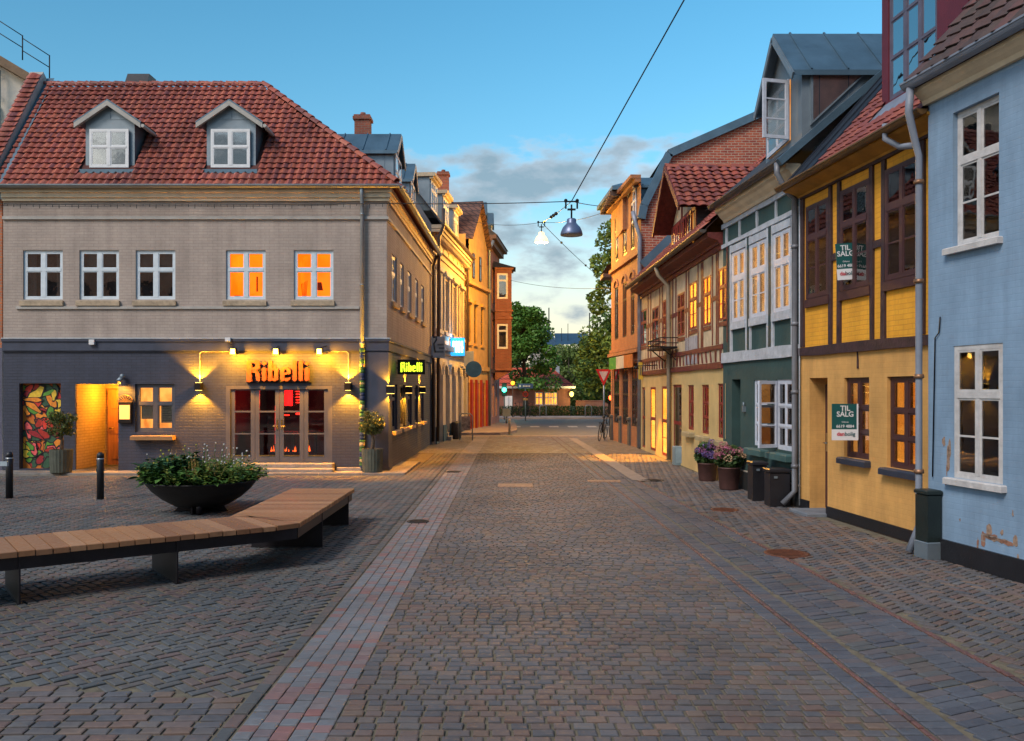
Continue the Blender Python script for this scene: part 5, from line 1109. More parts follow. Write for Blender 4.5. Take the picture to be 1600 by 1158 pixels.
for i, a in enumerate(gl):
    w = window(yh, Fy.M, *a, MARD, v=.05, rows=(.36, .69), fw=.06, bw=.08, tw=.045, inside=AMBER_ROOM if i else WARM_ROOM, rd=.6, glass=glassmat('amber_pane', base=.03, k=.8))
    if i == 0: 
        m = MB(); m.lathe([(.001, 2.02), (.07, 1.98), (.09, 1.86), (.03, 1.84), (.05, 1.82), (.05, 1.76), (.001, 1.75)], a[1]-.22, .5, 12); m.build('hanging_lamp', glow('lamp_shade_glow', (1, .45, .04), 3), w, Fy.M)
    else:
        m = MB(); m.box(a[0]+.42, a[1]-.25, .50, .52, a[2]+.1, a[3]-.1); m.build('inner_wall', DARKROOM, w, Fy.M)
    s = MB(); s.cbox(a[0]-.06, a[1]+.05, -.10, .05, a[2]-.10, a[2]-.004, .02); s.build('sill', mat('navy_slate_sill', (.03, .04, .065), .45), w, Fy.M)
d = MB(); d.cbox(dh[0]+.02, dh[1]-.02, .26, .31, .06, 2.08, .01); door = d.build('door', MARD, yh, Fy.M)
for z_ in (.18, .72, 1.22, 1.66): m = MB(); m.cbox(dh[0]+.16, dh[1]-.12, .24, .26, z_, z_+(.42 if z_ < 1.6 else .3), .005); m.build('door_panel', MARD, door, Fy.M)
m = MB(); m.tube([(dh[0]+.1, .26, 1.12), (dh[0]+.1, .19, 1.12), (dh[0]+.22, .19, 1.12)], .012); m.box(dh[0]+.07, dh[0]+.13, .245, .26, .98, 1.28); m.build('handle', mat('steel', (.5, .5, .5), .3, 1), door, Fy.M)
m = MB(); m.cbox(dh[0]-.02, dh[1]+.03, -.34, .26, -.01, .045, .01); m.build('doorstep', mat('blue_grey_stone', (.17, .19, .22), .7), yh, Fy.M)
# cove cornice and gutter
m = MB(); pr = [(-.05, 5.20), (-.07, 5.23), (-.16, 5.26), (-.26, 5.29), (-.31, 5.31), (-.31, 5.34), (0, 5.34)]
m.prism([(v, z) for v, z in pr], 0, L_, 'x'); m.build('cove_cornice', mat('deep_yellow_cove', (.50, .24, .03), .8, var=.2, scale=3), yh, Fy.M)
gutter(yh, Fy.M, -.06, L_, -.37, 5.37, .065, mat('golden_brown_gutter', (.20, .11, .04), .5, .3))
CLAYF = islandmat('flat_red_tiles', [(0, (.22, .06, .045)), (1, (.30, .085, .055)), (.5, (.18, .05, .045))], rough=.6, bump=.3)
Ya, Yb = 48*math.pi/180, 0
O_ = Fy.M @ Vector((0, -.34, 5.37)); a_ = Fy.M.to_3x3() @ Vector((1, 0, 0)); bdir = Fy.M.to_3x3() @ Vector((0, math.cos(R(48)), math.sin(R(48))))
m = MB(); c = [Vector((0, -.32, 5.35)), Vector((L_, -.32, 5.35)), Vector((L_, 3.5, 5.35+3.82*math.tan(R(48)))), Vector((0, 3.5, 5.35+3.82*math.tan(R(48))))]; m.face(c); m.face([c[3], c[2], Vector((L_, 7.3, 5.49)), Vector((0, 7.3, 5.49))]); m.build('roof', UND, yh, Fy.M)
roof_tiles(yh, O_, a_, bdir, L_, 5.2, lambda u, v: 1.22 < u < L_-.05 and not (2.0 < u < 3.6 and v > .7), .17, .2, .035, CLAYF, 180, 9)
m = MB(); t48 = math.tan(R(48)); m.face([(0, -.36, 5.37), (1.25, -.36, 5.37), (1.25, 3.5, 5.37+3.86*t48), (0, 3.5, 5.37+3.86*t48)])
for k in range(3): m.beam((.25+.4*k, -.36, 5.385), (.25+.4*k, 3.5, 5.385+3.86*t48), .03, .03)
m.build('dark_metal_sheet', mat('dark_sheet', (.03, .04, .06), .5, .3), yh, Fy.M)
# maroon dormer over the yellow house
dF = Fac(tuple((Fy.M @ Vector((Fy.u(1378, .35), .35, 0))).xy), tuple((Fy.M @ Vector((Fy.u(1378, .35)+2.0, .35, 0))).xy))
MDR = mat('dark_red_dormer', (.13, .012, .022), .5, var=.15)
d = MB(); z0_, z1_ = 5.95, 8.3; D0 = dF
dw = (dF.u(1388), dF.u(1464), 6.15, 7.9); wall(d, 0, 2.0, z0_, z1_, [dw], depth=.1); d.face([(0, 0, z0_), (0, 2.5, z0_), (0, 2.5, z1_), (0, 0, z1_)]); d.face([(2, 0, z0_), (2, 0, z1_), (2, 2.5, z1_), (2, 2.5, z0_)]); dm = d.build('dormer', MDR, yh, dF.M)
window(yh, dF.M, *dw, mat('purple_grey_frame', (.12, .11, .16), .5), v=.02, cols=3, rows=(.34, .67), fw=.05, bw=.08, tw=.03, inside=ROOM, glass=glassmat('sky_glass', base=.55), rd=.5)
m = MB(); m.face([(-.2, -.3, z1_), (2.2, -.3, z1_), (2.2, 3, z1_+.5), (-.2, 3, z1_+.5)]); m.box(-.2, 2.2, -.3, -.2, z1_-.15, z1_); m.build('dormer_roof', ZINCB, dm, dF.M)
m = MB(); m.face([(-.05, -.32, z0_-.16), (2.1, -.32, z0_-.16), (2.1, .0, z0_+.18), (-.05, .0, z0_+.18)]); m.build('lead_apron', mat('lead_sheet', (.30, .33, .40), .45, .4, bump=.4, bscale=6), dm, dF.M)
# --- for-sale signs
TEAL = mat('teal_sign', (.004, .085, .085), .5, bump=0, var=.05); SWH = mat('sign_white', (.72, .72, .74), .5, bump=0, var=.03); SRED = mat('sign_red', (.6, .02, .05), .5, bump=0); SDK = mat('sign_dark_teal', (.01, .10, .12), .5, bump=0)
def sale(label, px0, px1, pyt, pyb, d, tilt, wallx, frac=.70):
    s_ = d/FPX; x0, x1 = (px0-800)*s_, (px1-800)*s_; w_ = x1-x0; z1 = 2+(608-pyt)*s_; z0 = 2+(608-pyb)*s_; h = z1-z0; t = thing('for_sale_sign', label, 'sign', (x1, d, z0), group='for-sale signs on the yellow house'); M = TR((x0+x1)/2, d, (z0+z1)/2) @ Matrix.Rotation(tilt, 4, 'Y')
    zs = h/2-h*frac
    m = MB(); m.box(-w_/2, w_/2, 0, .012, zs, h/2); m.build('teal_panel', TEAL, t, M); m = MB(); m.box(-w_/2, w_/2, 0, .012, -h/2, zs-.0005); m.build('white_panel', SWH, t, M)
    m = MB(); m.box(w_/2-.022, w_/2+.001, -.001, .013, -h/2, h/2); m.build('edge_strip', SWH, t, M)
    def tx(s, x, z, size, mt, nm='lettering', sx=1, off=0): me = text_mesh(s, size, .0015, nm, mt, sx=sx, off=off); return inst(me, nm, M @ Matrix.Translation((x, -.003, z)), t)
    tx('TIL', 0, h*.37, h*.20, SWH, off=.002); tx('SALG', 0, h*.21, h*.20, SWH, off=.002); tx('Odense', 0, h*.0, h*.06, SWH); tx('6619 4884', 0, h*-.12, h*.115, SWH, off=.001)
    tx('dan', -w_*.17, -h*.33, h*.15, SRED, off=.0015); tx('bolig', w_*.18, -h*.33, h*.15, SDK, off=.001)
    m = MB(); m.tube([((x0+x1)/2+.05, d+.02, z1-.05), (wallx, d+.02, z1-.05)], .01, 6); m.tube([((x0+x1)/2+.05, d+.02, z0+h*.45), (wallx, d+.02, z0+h*.45)], .01, 6); m.build('bracket', ZINC, t)
sale('teal and white TIL SALG sign projecting beside the ground floor window of the yellow house', 1300, 1341, 631, 688, 12.64, 0, 5.09)
sale('teal and white TIL SALG sign hanging tilted before the middle upper window', 1307, 1337, 380, 437, 12.75, R(-4), 5.08)
# --- blue house
Fl = Fac((5.02, 10.42), (5.90, 5.36)); L_ = Fl.L
bh = thing('blue_house', 'pale blue rendered house with white windows at the right edge', 'house', (5.02, 10.42, 0))
BLP = brick('pale_blue_painted_brick', (.23, .345, .485), (.222, .337, .475), (.215, .328, .462), bump=.14, big=.25, msm=.9)
b1 = (Fl.u(1489), Fl.u(1562), 3.48, 0, 0); bz0, bz1 = Fl.z(1530, 377), Fl.z(1530, 158)
hw = (Fl.u(1489), Fl.u(1561), bz0, bz1, .16); gz0, gz1 = Fl.z(1530, 752), Fl.z(1530, 538); hg = (Fl.u(1490), Fl.u(1567), gz0, gz1, .12)
ZB = 5.42
m = MB(); wall(m, 0, L_, 0, ZB, [hw, hg, (3.4, 4.4, bz0, bz1, .16), (3.4, 4.4, gz0, gz1, .12)]); m.face([(0, 0, 0), (0, .55, 0), (0, .55, ZB), (0, 0, ZB)]); m.build('wall', BLP, bh, Fl.M)
print('BLUE', hw, hg, ZB)
wf = mat('chalky_white_frame', (.58, .56, .55), .55, var=.15, scale=7, dirt=.4)
for k, (h_, rws) in enumerate(((hw, (.36,)), (hg, (.36,)), ((3.4, 4.4, bz0, bz1), (.36,)), ((3.4, 4.4, gz0, gz1), (.36,)))):
    w = window(bh, Fl.M, *h_[:4], wf, v=.06 if k % 2 == 0 else .01, rows=rws, fw=.055, bw=.06, tw=.075, bars=1, inside=ROOM, rd=.7, glass=GLASSR, curtain=None if k == 1 else 'sides')
    if k == 1: m = MB(); m.box(hg[0]+.05, hg[1]-.05, .13, .14, gz0+.06, gz0+(gz1-gz0)*.42); m.build('teal_blind', mat('teal_blind', (.05, .16, .17), .8, bump=0), w, Fl.M)
    s = MB(); s.cbox(h_[0]-.10, h_[1]+.06, -.07, .05, h_[2]-.08, h_[2]-.004, .012); s.build('sill', wf, w, Fl.M)
    if k == 1: m = MB(); m.lathe([(.001, gz1-.34), (.06, gz1-.36), (.10, gz1-.42), (.02, gz1-.44), (.001, gz1-.44)], (hg[0]+hg[1])/2-.1, .35, 14); m.build('glowing_lamp', glow('lamp_shade_glow', (1, .45, .04), 3), w, Fl.M)
m = MB(); m.box(0, L_, -.04, -.001, 0, .24); m.build('plinth', MATS['black_tar'], bh, Fl.M)
# flaked paint: bare brick patches with raised rims of render
pr_ = random.Random(21); BB = brick('bare_brick', (.34, .16, .10), (.26, .13, .09), (.3, .24, .2))
def flake(u, z, w, h, mt):
    n = max(4, int(w/.035)); T = [(u+w*k/n+pr_.uniform(-.008, .008), z+h/2*math.sin(math.pi*(k+.4)/(n+.8))**.4+pr_.uniform(-.012, .014)) for k in range(n+1)]; B = [(u+w*k/n+pr_.uniform(-.008, .008), z-h/2*math.sin(math.pi*(k+.4)/(n+.8))**.4+pr_.uniform(-.014, .012)) for k in range(n+1)]
    m = MB(); m.prism(B + T[::-1], -.004, -.001); m.build('bare_patch', mt, bh, Fl.M)
OR_ = mat('old_render', (.36, .24, .17), .9, var=.3, scale=20)
for px, py, w, h, mt in ((1546, 828, .07, .12, OR_), (1548, 838, .20, .05, BB), (1556, 843, .34, .045, OR_), (1573, 848, .20, .04, BB), (1587, 846, .05, .12, OR_), (1528, 852, .03, .16, BB), (1556, 868, .26, .03, OR_), (1576, 873, .20, .03, BB), (1591, 871, .03, .08, OR_), (1487, 858, .05, .06, OR_), (1484, 700, .03, .22, OR_), (1480, 735, .02, .12, BB), (1583, 802, .02, .06, OR_), (1475, 690, .05, .10, OR_), (1482, 716, .06, .30, OR_), (1478, 752, .04, .08, BB), (1536, 843, .06, .16, BB), (1566, 832, .05, .05, OR_), (1500, 812, .02, .03, OR_), (1512, 866, .03, .04, BB)): flake(Fl.u(px)-w/2, Fl.z(px, py), w, h, mt)
CRM = mat('cream_cornice_paint', (.70, .56, .38), .7, var=.12, scale=3)
m = MB(); m.prism([(-.001, ZB), (-.05, ZB), (-.07, ZB+.05), (-.12, ZB+.09), (-.15, ZB+.12), (-.18, ZB+.14), (-.18, ZB+.19), (-.001, ZB+.19)], -.03, L_, 'x'); m.build('cornice', CRM, bh, Fl.M)
GP = mat('pale_pvc_gutter', (.21, .24, .30), .5, var=.1)
gutter(bh, Fl.M, -.08, L_, -.25, ZB+.25, .075, GP)
MOSS = islandmat('mossy_dark_tiles', [(0, (.085, .05, .055)), (1, (.13, .06, .06)), (.5, (.07, .055, .05))], rough=.8, bump=.8, wear=.5)
a_ = Fl.M.to_3x3() @ Vector((1, 0, 0)); b3 = Fl.M.to_3x3() @ Vector((0, math.cos(R(50)), math.sin(R(50))))
m = MB(); m.face([(0, -.22, ZB+.24), (L_, -.22, ZB+.24), (L_, 3.6, ZB+.24+3.82*math.tan(R(50))), (0, 3.6, ZB+.24+3.82*math.tan(R(50)))]); m.face([(0, -.22, ZB+.24), (0, 3.6, ZB+.24+3.82*math.tan(R(50))), (0, 3.6, ZB), (0, 0, ZB)]); m.build('roof', UND, bh, Fl.M)
roof_tiles(bh, Fl.M @ Vector((-.03, -.24, ZB+.26)), a_, b3, L_, 4.5, lambda u, v: True, .24, .3, .05, MOSS, 120, 12)
sd_ = MB(); sd_.box(.9, 2.4, .35, 2.5, ZB+.9, ZB+3.0); o = sd_.build('dormer', MDR, bh, Fl.M)
# downpipes between yellow and blue
t = thing('downpipe', 'tall pale grey downpipe between the yellow and the blue house', 'downpipe', (5.2, 10.9, 0)); 
q = lambda px, py, v=0: Fl.M @ Vector((Fl.u(px, v), v, Fl.z(px, py, v)))
ux = Fl.u(1441, -.1); 
A = Fl.M @ Vector((.02, -.25, ZB+.2)); B = Fl.M @ Vector((.0, -.26, ZB-.1)); C = Fl.M @ Vector((-.04, -.15, ZB-.42)); D = Fl.M @ Vector((-.05, -.09, ZB-.6)); E = Fl.M @ Vector((-.05, -.09, .35)); G_ = Fl.M @ Vector((-.08, -.20, .03))
m = MB(); m.tube([A, B, C, D, E, G_], [.048, .045, .043, .04, .04, .045], 12); m.build('pipe', GP, t)
m = MB()
for z_ in (4.5, 3.3, 2.15, 1.0): p = Fl.M @ Vector((-.05, -.09, z_)); m.lathe([(.056, z_-.02), (.06, z_), (.056, z_+.03)], p.x, p.y, 12)
m.each('clamp', mat('copper_band', (.30, .16, .09), .4, .6), t)
m = MB(); A = Fy.M @ Vector((Fy.u(1425), -.37, 5.44)); B = Fy.M @ Vector((Fy.u(1425), -.37, 5.25)); C = Fy.M @ Vector((Fy.u(1432), -.22, 5.12)); D = Fl.M @ Vector((-.05, -.12, 4.95)); m.tube([A, B, C, D], .04, 10); m.build('branch_pipe', GP, t)
m = MB(); p0 = q(1456, 745, -.02); m.tube([q(1457, 745, -.02), q(1461, 528, -.02), q(1467, 520, -.02), q(1469, 495, -.02)], .008, 5); m.build('cable', IRON, bh)
t = thing('utility_box', 'dark green box bin standing at the foot of the blue house downpipe', 'utility box', (5.0, 10.1, 0)); x0 = Fl.u(1457, -.25); x1 = Fl.u(1482, -.25)
m = MB(); m.cbox(.04, .27, -.20, -.02, .0, .76, .015); m.build('box_body', mat('dark_green_metal', (.018, .028, .026), .45, .2), t, Fl.M); m = MB(); m.cbox(.03, .28, -.215, -.01, .762, .81, .015); m.build('box_lid', MATS['dark_green_metal'], t, Fl.M); m = MB(); m.cbox(.03, .28, -.21, -.01, .0, .2, .01); m.build('box_foot', ZINC, t, Fl.M)
# --- green house
Fg = Fac((4.52, 18.5), (4.86, 14.55)); L_ = Fg.L
gh_ = thing('green_half_timbered_house', 'dark green half-timbered house with white timbers and white windows', 'house', (4.52, 18.5, 0))
GP_ = mat('dark_green_plaster', (.030, .072, .070), .8, var=.14, scale=2, bump=.35, bscale=9, dirt=.3); WT = mat('white_timber', (.46, .50, .56), .7, var=.15, scale=6, bump=.5, bscale=15, dirt=.3); GT = mat('green_timber', (.02, .05, .052), .6, var=.2, bump=.3)
gw = [(1146, 1166, 3.38, 4.80), (1175, 1199, 3.38, 4.80), (1211, 1237, 3.38, 4.80)]; gho = [(Fg.u(a), Fg.u(b), c, d) for a, b, c, d in gw]
m = MB(); wall(m, 0, L_, 2.6, 5.55, gho, depth=.1); m.build('wall', GP_, gh_, Fg.M)
gg = [(Fg.u(1143.5), Fg.u(1157), .05, 2.2, .5), (Fg.u(1178), Fg.u(1199), .92, 2.17), (Fg.u(1213), Fg.u(1240), .92, 2.17)]
m = MB(); wall(m, 0, L_, 0, 2.6, gg, depth=.12); m.build('wall', GP_, gh_, Fg.M)
TP = .854; m = MB(); m.face([(L_, 0, 0), (L_, 0, 5.6), (L_, 4, 5.6+4*TP), (L_, 8, 5.6), (L_, 8, 0)]); m.face([(0, 0, 0), (0, 8, 0), (0, 8, 5.6), (0, 4, 5.6+4*TP), (0, 0, 5.6)]); m.build('gable_wall', SLATE, gh_, Fg.M)
inn = [glowvar('pale_amber_reflection', (.55, .25, .07), (1, .58, .22), 1.3, 3)]*3  # emission behind the upper panes imitates amber reflections
WG = mat('cool_white_frame', (.55, .59, .68), .5, var=.08, scale=9, dirt=.2)
for i, a in enumerate(gho):
    w = window(gh_, Fg.M, *a, WG, v=-.03, rows=(.38,), fw=.05, bw=.07, tw=.11, bars=1, inside=inn[i], rd=.6, glass=glassmat('amber_pane', base=.03, k=.8))
    m = MB(); m.box(a[0]-.05, a[1]+.05, -.06, -.001, 3.22, 3.37); m.box(a[0]-.05, a[1]+.05, -.05, -.001, 4.81, 4.95); m.each('window_board', WT, w, Fg.M)
for a, b, mt in ((1138, 1142, GT), (1142.2, 1145, WT), (1166.5, 1169, WT), (1169.1, 1172.5, GT), (1172.6, 1174.5, WT), (1199.5, 1202.5, WT), (1202.6, 1207, GT), (1207.1, 1210.5, WT), (1238, 1242, WT)): timber(gh_, Fg, a, b, 2.76 if mt is GT else 2.77, 4.98, mt, .03)
rail(gh_, Fg, 0, L_, 2.56, 2.76, WT, .045); rail(gh_, Fg, 0, L_, 4.99, 5.08, WT, .04); rail(gh_, Fg, 0, L_, 5.40, 5.5, WT, .04)
for px in (1136.5, 1157, 1184, 1214, 1243): timber(gh_, Fg, px-1, px+1, 5.085, 5.395, WT, .03)
for i, a in enumerate(gg[1:]):
    w = window(gh_, Fg.M, *a[:4], WG, v=.02, rows=(.36, .68), cols=2 if i else 1, fw=.06, bw=.05, tw=.03, inside=WARM_ROOM if i else ROOM, rd=.6, curtain='sides', glass=GLASSR)
    s = MB(); s.cbox(a[0]-.12, a[1]+.08, -.17, .02, a[2]-.17, a[2]-.05, .02); s.build('sill', mat('teal_sill', (.05, .12, .12), .7), w, Fg.M)
# opened casement leaf
cA = Fg.M @ Vector((gg[2][0]+.02, -.0, 0)); cas = MB(); cz0, cz1 = .95, 2.15; MW = TR(cA.x, cA.y, 0, math.atan2(-.24, -.40))
cas.box(0, .05, -.02, .02, cz0, cz1); cas.box(.41, .46, -.02, .02, cz0, cz1); cas.box(.05, .41, -.02, .02, cz0, cz0+.06); cas.box(.05, .41, -.02, .02, cz1-.06, cz1)
for k in (1, 2): z = cz0+(cz1-cz0)*k/3; cas.box(.05, .41, -.012, .012, z-.013, z+.013)
cw = cas.build('open_casement', WG, gh_, MW)
for k in range(3): m = MB(); z = cz0+.03+(cz1-cz0-.06)*k/3; m.box(.048, .412, -.003, .003, z+.02, z+(cz1-cz0-.06)/3-.02); m.build('pane', GLASSR, cw, MW)
d = MB(); a = gg[0]; d.cbox(a[0]+.01, a[1]-.01, .42, .46, .05, 2.15, .01); d.build('door', GT, gh_, Fg.M)
m = MB(); m.box(a[1]+.25, a[1]+.32, -.06, -.001, 1.55, 1.66); m.tube([(a[1]+.285, -.04, 1.62), (a[1]+.285, -.04, 1.74)], .02, 8); m.build('door_or_added_lamp', ZINC, gh_, Fg.M)
m = MB(); m.box(a[1], L_, -.03, -.001, 0, .36); m.build('plinth', mat('black_brick_plinth', (.018, .02, .022), .6), gh_, Fg.M); m = MB(); m.box(a[1], L_, -.034, -.001, .362, .385); m.build('plinth_line', mat('pale_line', (.4, .36, .3), .7), gh_, Fg.M)
m = MB(); m.prism([(-.001, 5.5), (-.07, 5.5), (-.1, 5.56), (-.16, 5.62), (-.2, 5.68), (-.26, 5.71), (-.26, 5.8), (-.001, 5.8)], .25, L_, 'x'); m.build('cornice', CRM, gh_, Fg.M)
gutter(gh_, Fg.M, .22, L_+.12, -.34, 5.84, .075, mat('aged_gutter', (.10, .085, .075), .5, .4))
m = MB(); v1 = 4.0
m.face([(-.05, -.38, 5.82), (L_+.05, -.38, 5.82), (L_+.05, v1, 5.82+(v1+.38)*TP), (-.05, v1, 5.82+(v1+.38)*TP)]); m.face([(-.05, v1, 5.82+(v1+.38)*TP), (L_+.05, v1, 5.82+(v1+.38)*TP), (L_+.05, 8.3, 5.8), (-.05, 8.3, 5.8)]); m.build('roof', SLATE, gh_, Fg.M)
m = MB(); P0 = Vector((L_+.10, -.42, 5.78)); P1 = Vector((L_+.10, v1, 5.78+(v1+.42)*TP)); m.beam(P0, P1, .12, .11, (1, 0, 0)); m.build('verge_flashing', ZINCB, gh_, Fg.M)
m = MB(); P0 = Vector((L_+.06, -.1, 5.45)); 
for k in range(3): m.beam((L_+.012, .2, 5.62-.42*k), (L_+.012, 4, 5.62-.42*k+3.8*TP), .02, .02, (1, 0, 0))
m.each('slate_line', ZINCB, gh_, Fg.M)
# big zinc dormer with glazed cheek
XF = 4.98; dmo = side_dormer(gh_, XF, XF+4.2, 14.85, 16.95, 6.1, 7.52, 8.50, ZINC, ZINCB, ZINC, win=False, roll=.18)
sc = 14.83/FPX; x1, x2, x3 = (1266-800)*sc, (1354-800)*sc, (1300-800)*sc; zt = 2+(608-114)*sc; zb_ = 2+(608-196)*sc
fm = MB(); P = [(x1, zb_), (x2, zt), (x1, zt)]
def ring(P, w):
    c = (sum(p[0] for p in P)/3, sum(p[1] for p in P)/3); return [(p[0]+(c[0]-p[0])*w, p[1]+(c[1]-p[1])*w) for p in P]
Q = ring(P, .13)
for i in range(3): j = (i+1) % 3; fm.prism([P[i], P[j], Q[j], Q[i]], 14.80, 14.845)
wn = fm.build('cheek_window', ZINC, dmo); m = MB(); m.prism(Q, 14.825, 14.832); m.build('pane', glassmat('lit_glass'), wn); m = MB(); m.prism(Q, 14.838, 14.843); m.build('blind_or_sky_tint', mat('pinkish_sky_tint', (.80, .50, .44), .8, bump=0), wn)  # pink sheet behind the pane: sky reflection put into its colour
Fd = Fac((XF, 16.95), (XF, 14.85)); a, b = .22, 1.5
window(dmo, Fd.M, a, b, 6.45, 7.55, WG, v=-.05, cols=2, rows=(.36, .68), fw=.06, bw=.06, tw=.03, inside=AMBER_ROOM, rd=.02, t=.04, glass=GLASSR)
MW = TR(XF-.06, 16.95-1.5, 0, math.atan2(.30, -.36)); cas = MB(); cz0, cz1 = 6.45, 7.5; cas.box(0, .06, -.02, .02, cz0, cz1); cas.box(.44, .5, -.02, .02, cz0, cz1); cas.box(.06, .44, -.02, .02, cz0, cz0+.06); cas.box(.06, .44, -.02, .02, cz1-.06, cz1)
for k in (1, 2): z = cz0+(cz1-cz0)*k/3; cas.box(.06, .44, -.012, .012, z-.013, z+.013)
MW = TR(XF-.06, 15.40, 0, R(-166)) ; cw = cas.build('open_casement', WG, dmo, MW); m = MB(); m.box(.056, .444, -.003, .003, cz0+.06, cz1-.06); m.build('pane', glassmat('sky_glass', base=.55), cw, MW)
t = thing('downpipe', 'grey downpipe with curved head between the green and the yellow house', 'downpipe', (4.85, 14.6, 0))
A = Fg.M @ Vector((L_, -.41, 5.8)); B = Fg.M @ Vector((L_, -.41, 5.62)); C = Fg.M @ Vector((L_+.02, -.28, 5.36)); D = Fg.M @ Vector((L_-.03, -.09, 5.2)); E = Fg.M @ Vector((L_-.03, -.09, .28)); G_ = Fg.M @ Vector((L_-.08, -.28, .06))
m = MB(); m.tube([A, B, C, D, E, G_], .05, 12); m.build('pipe', mat('grey_pipe', (.20, .21, .24), .5, .3), t)
m = MB(); p = Fg.M @ Vector((L_-.03, -.09, 2.0))
for z_ in (4.4, 3.1, 1.95, .7): m.lathe([(.062, z_-.03), (.062, z_+.03)], p.x, p.y, 12)
m.each('clamp', MATS['grey_pipe'], t)
m = MB(); p = Fg.M @ Vector((L_+.05, -.04, 0)); m.tube([(p.x, p.y, .05), (p.x, p.y, 5.2)], .012, 6); m.build('conduit', WT, gh_)
# bins
for px0, px1, yb, top, lb in ((1175, 1201, 783, 722, 'tall narrow black bin by the green house wall, left of the two'), (1202, 1237, 792, 733, 'wider black bin by the green house wall beside the grey downpipe')):
    d = 2700/(yb-608); s_ = d/FPX; x0, x1 = (px0-800)*s_, (px1-800)*s_; h = (yb-top)*s_; t = thing('black_bin', lb, 'bin', ((x0+x1)/2, d, 0), group='black bins before the green house'); BINM = mat('black_plastic', (.014, .013, .017), .45, var=.2)
    m = MB(); m.cbox(x0+.02, x1-.02, d+.02, d+.36, .0, h-.06, .02); m.build('bin_body', BINM, t); m = MB(); m.cbox(x0, x1, d, d+.38, h-.058, h, .02); m.build('bin_lid', BINM, t)
    m = MB(); m.box(x0+.08, x0+.14, d-.005, d+.001, h-.16, h-.12); m.build('bin_lock', ZINC, t)
# --- red half-timbered house
Fr = Fac((4.3, 29.0), (4.52, 18.5)); L_ = Fr.L
rh_ = thing('red_half_timbered_house', 'long cream and red half-timbered house with crooked timbers and lit glazed doors', 'house', (4.3, 29, 0))
CRP = mat('aged_cream_infill', (.60, .49, .33), .9, var=.25, scale=1.6, bump=.5, bscale=8, dirt=.4); YCR = mat('warm_yellow_wall', (.58, .42, .18), .85, var=.12, scale=1.4, bump=.3, dirt=.15); RTM = mat('ox_red_timber', (.15, .025, .02), .65, var=.3, scale=8, bump=.4); RPT = mat('ox_red_paint', (.24, .025, .02), .5, var=.2)
rw = [(1001.5, 1010.5, 484, 540), (1019.5, 1029, 480, 535), (1036.5, 1044, 468, 538), (1059, 1070, 458, 525), (1078, 1089, 441, 514), (1100, 1111, 432, 508), (1124, 1135.5, 418, 500)]
rho = [(Fr.u(a), Fr.u(b), Fr.z((a+b)/2, d), min(4.75, Fr.z((a+b)/2, c))) for a, b, c, d in rw]; print('RED', [tuple(round(x, 2) for x in h) for h in rho])
m = MB(); wall(m, 0, L_, 2.45, 5.15, rho, depth=.1); m.build('wall', CRP, rh_, Fr.M)
rg = [(1002.5, 1008, .08, 2.06), (1017, 1024.5, .12, 2.06), (1035, 1043, .10, 2.08), (1051, 1065, .05, 2.12), (1074.5, 1084, .98, 2.10), (1096, 1107.5, .96, 2.10), (1121, 1133, .94, 2.12)]
rgo = [(Fr.u(a), Fr.u(b), c, d) for a, b, c, d in rg]
m = MB(); wall(m, 0, L_, 0, 2.45, rgo, depth=.12); m.face([(0, 0, 0), (0, 6, 0), (0, 6, 5.15), (0, 0, 5.15)]); m.build('wall', YCR, rh_, Fr.M, label='smooth warm yellow ground floor wall')
LITG = glassmat('lit_glass')
for i, a in enumerate(rho):
    lit = i in (4, 5, 6)
    window(rh_, Fr.M, *a, RPT, v=-.012, t=.022 if i > 3 else .04, rows=(.36,), fw=.03, bw=.045, tw=.05, bars=1, inside=GOLD_ROOM_OR_REFLECTION if lit else ROOM, rd=.3, glass=glassmat('gold_glass', base=.0, k=.6) if lit else GLASSR, curtain='sides' if i in (0, 1, 3) else None, name='loading_door' if i == 2 else 'window')  # gold emission behind the upper panes stands in for reflections in the glass
for i, a in enumerate(rgo):
    lit = i in (1, 2)
    w = window(rh_, Fr.M, *a, RPT, v=-.01 if lit else .03, rows=(.5,) if i < 4 else (.36, .68), cols=1 if i < 4 else 2, fw=.05, bw=.04, tw=.05 if i < 4 else .03, t=.022 if lit else .06, bars=1 if lit else 0, inside=GOLD_ROOM_OR_REFLECTION if lit else (DARKROOM if i == 3 else ROOM), rd=.8 if lit else .6, glass=glassmat('gold_glass') if lit else GLASSR, curtain='sides' if i > 3 else None, name='glazed_door' if i < 4 else 'window')
    if i > 3: s = MB(); s.cbox(a[0]-.1, a[1]+.1, -.14, .03, a[2]-.16, a[2]-.05, .02); s.build('sill', mat('cream_sill', (.36, .29, .16), .8), w, Fr.M)
rail(rh_, Fr, 0, L_, 2.45, 2.58, RTM, .05); rail(rh_, Fr, 0, L_, 2.86, 2.97, RTM, .03); rail(rh_, Fr, 0, L_, 5.0, 5.12, RTM, .04)
pxs = [1000.5, 1013, 1017, 1031, 1035, 1046, 1051.5, 1056.5, 1072.5, 1076.5, 1091, 1096.5, 1098.5, 1113.5, 1120, 1122.5, 1136.5]
for p in pxs: timber(rh_, Fr, p-.75, p+.75, 2.98, 4.99, RTM, .012)
for i in range(len(rho)-1):
    a, b = rho[i][1], rho[i+1][0]
    if b-a > .25: rail(rh_, Fr, a, b, 3.95, 4.06, RTM, .010)
for a in rho: rail(rh_, Fr, a[0]-.02, a[1]+.02, a[2]-.13, a[2]-.03, RTM, .014)
for k in range(26): 
    u = .2+k*L_/26; z = 2.6; m = MB(); m.prism([(u, z), (u+.07, z), (u+.07+sr.uniform(-.12, .12), 2.85), (u+sr.uniform(-.12, .05), 2.85)], -.025, .001); m.build('timber', RTM, rh_, Fr.M)
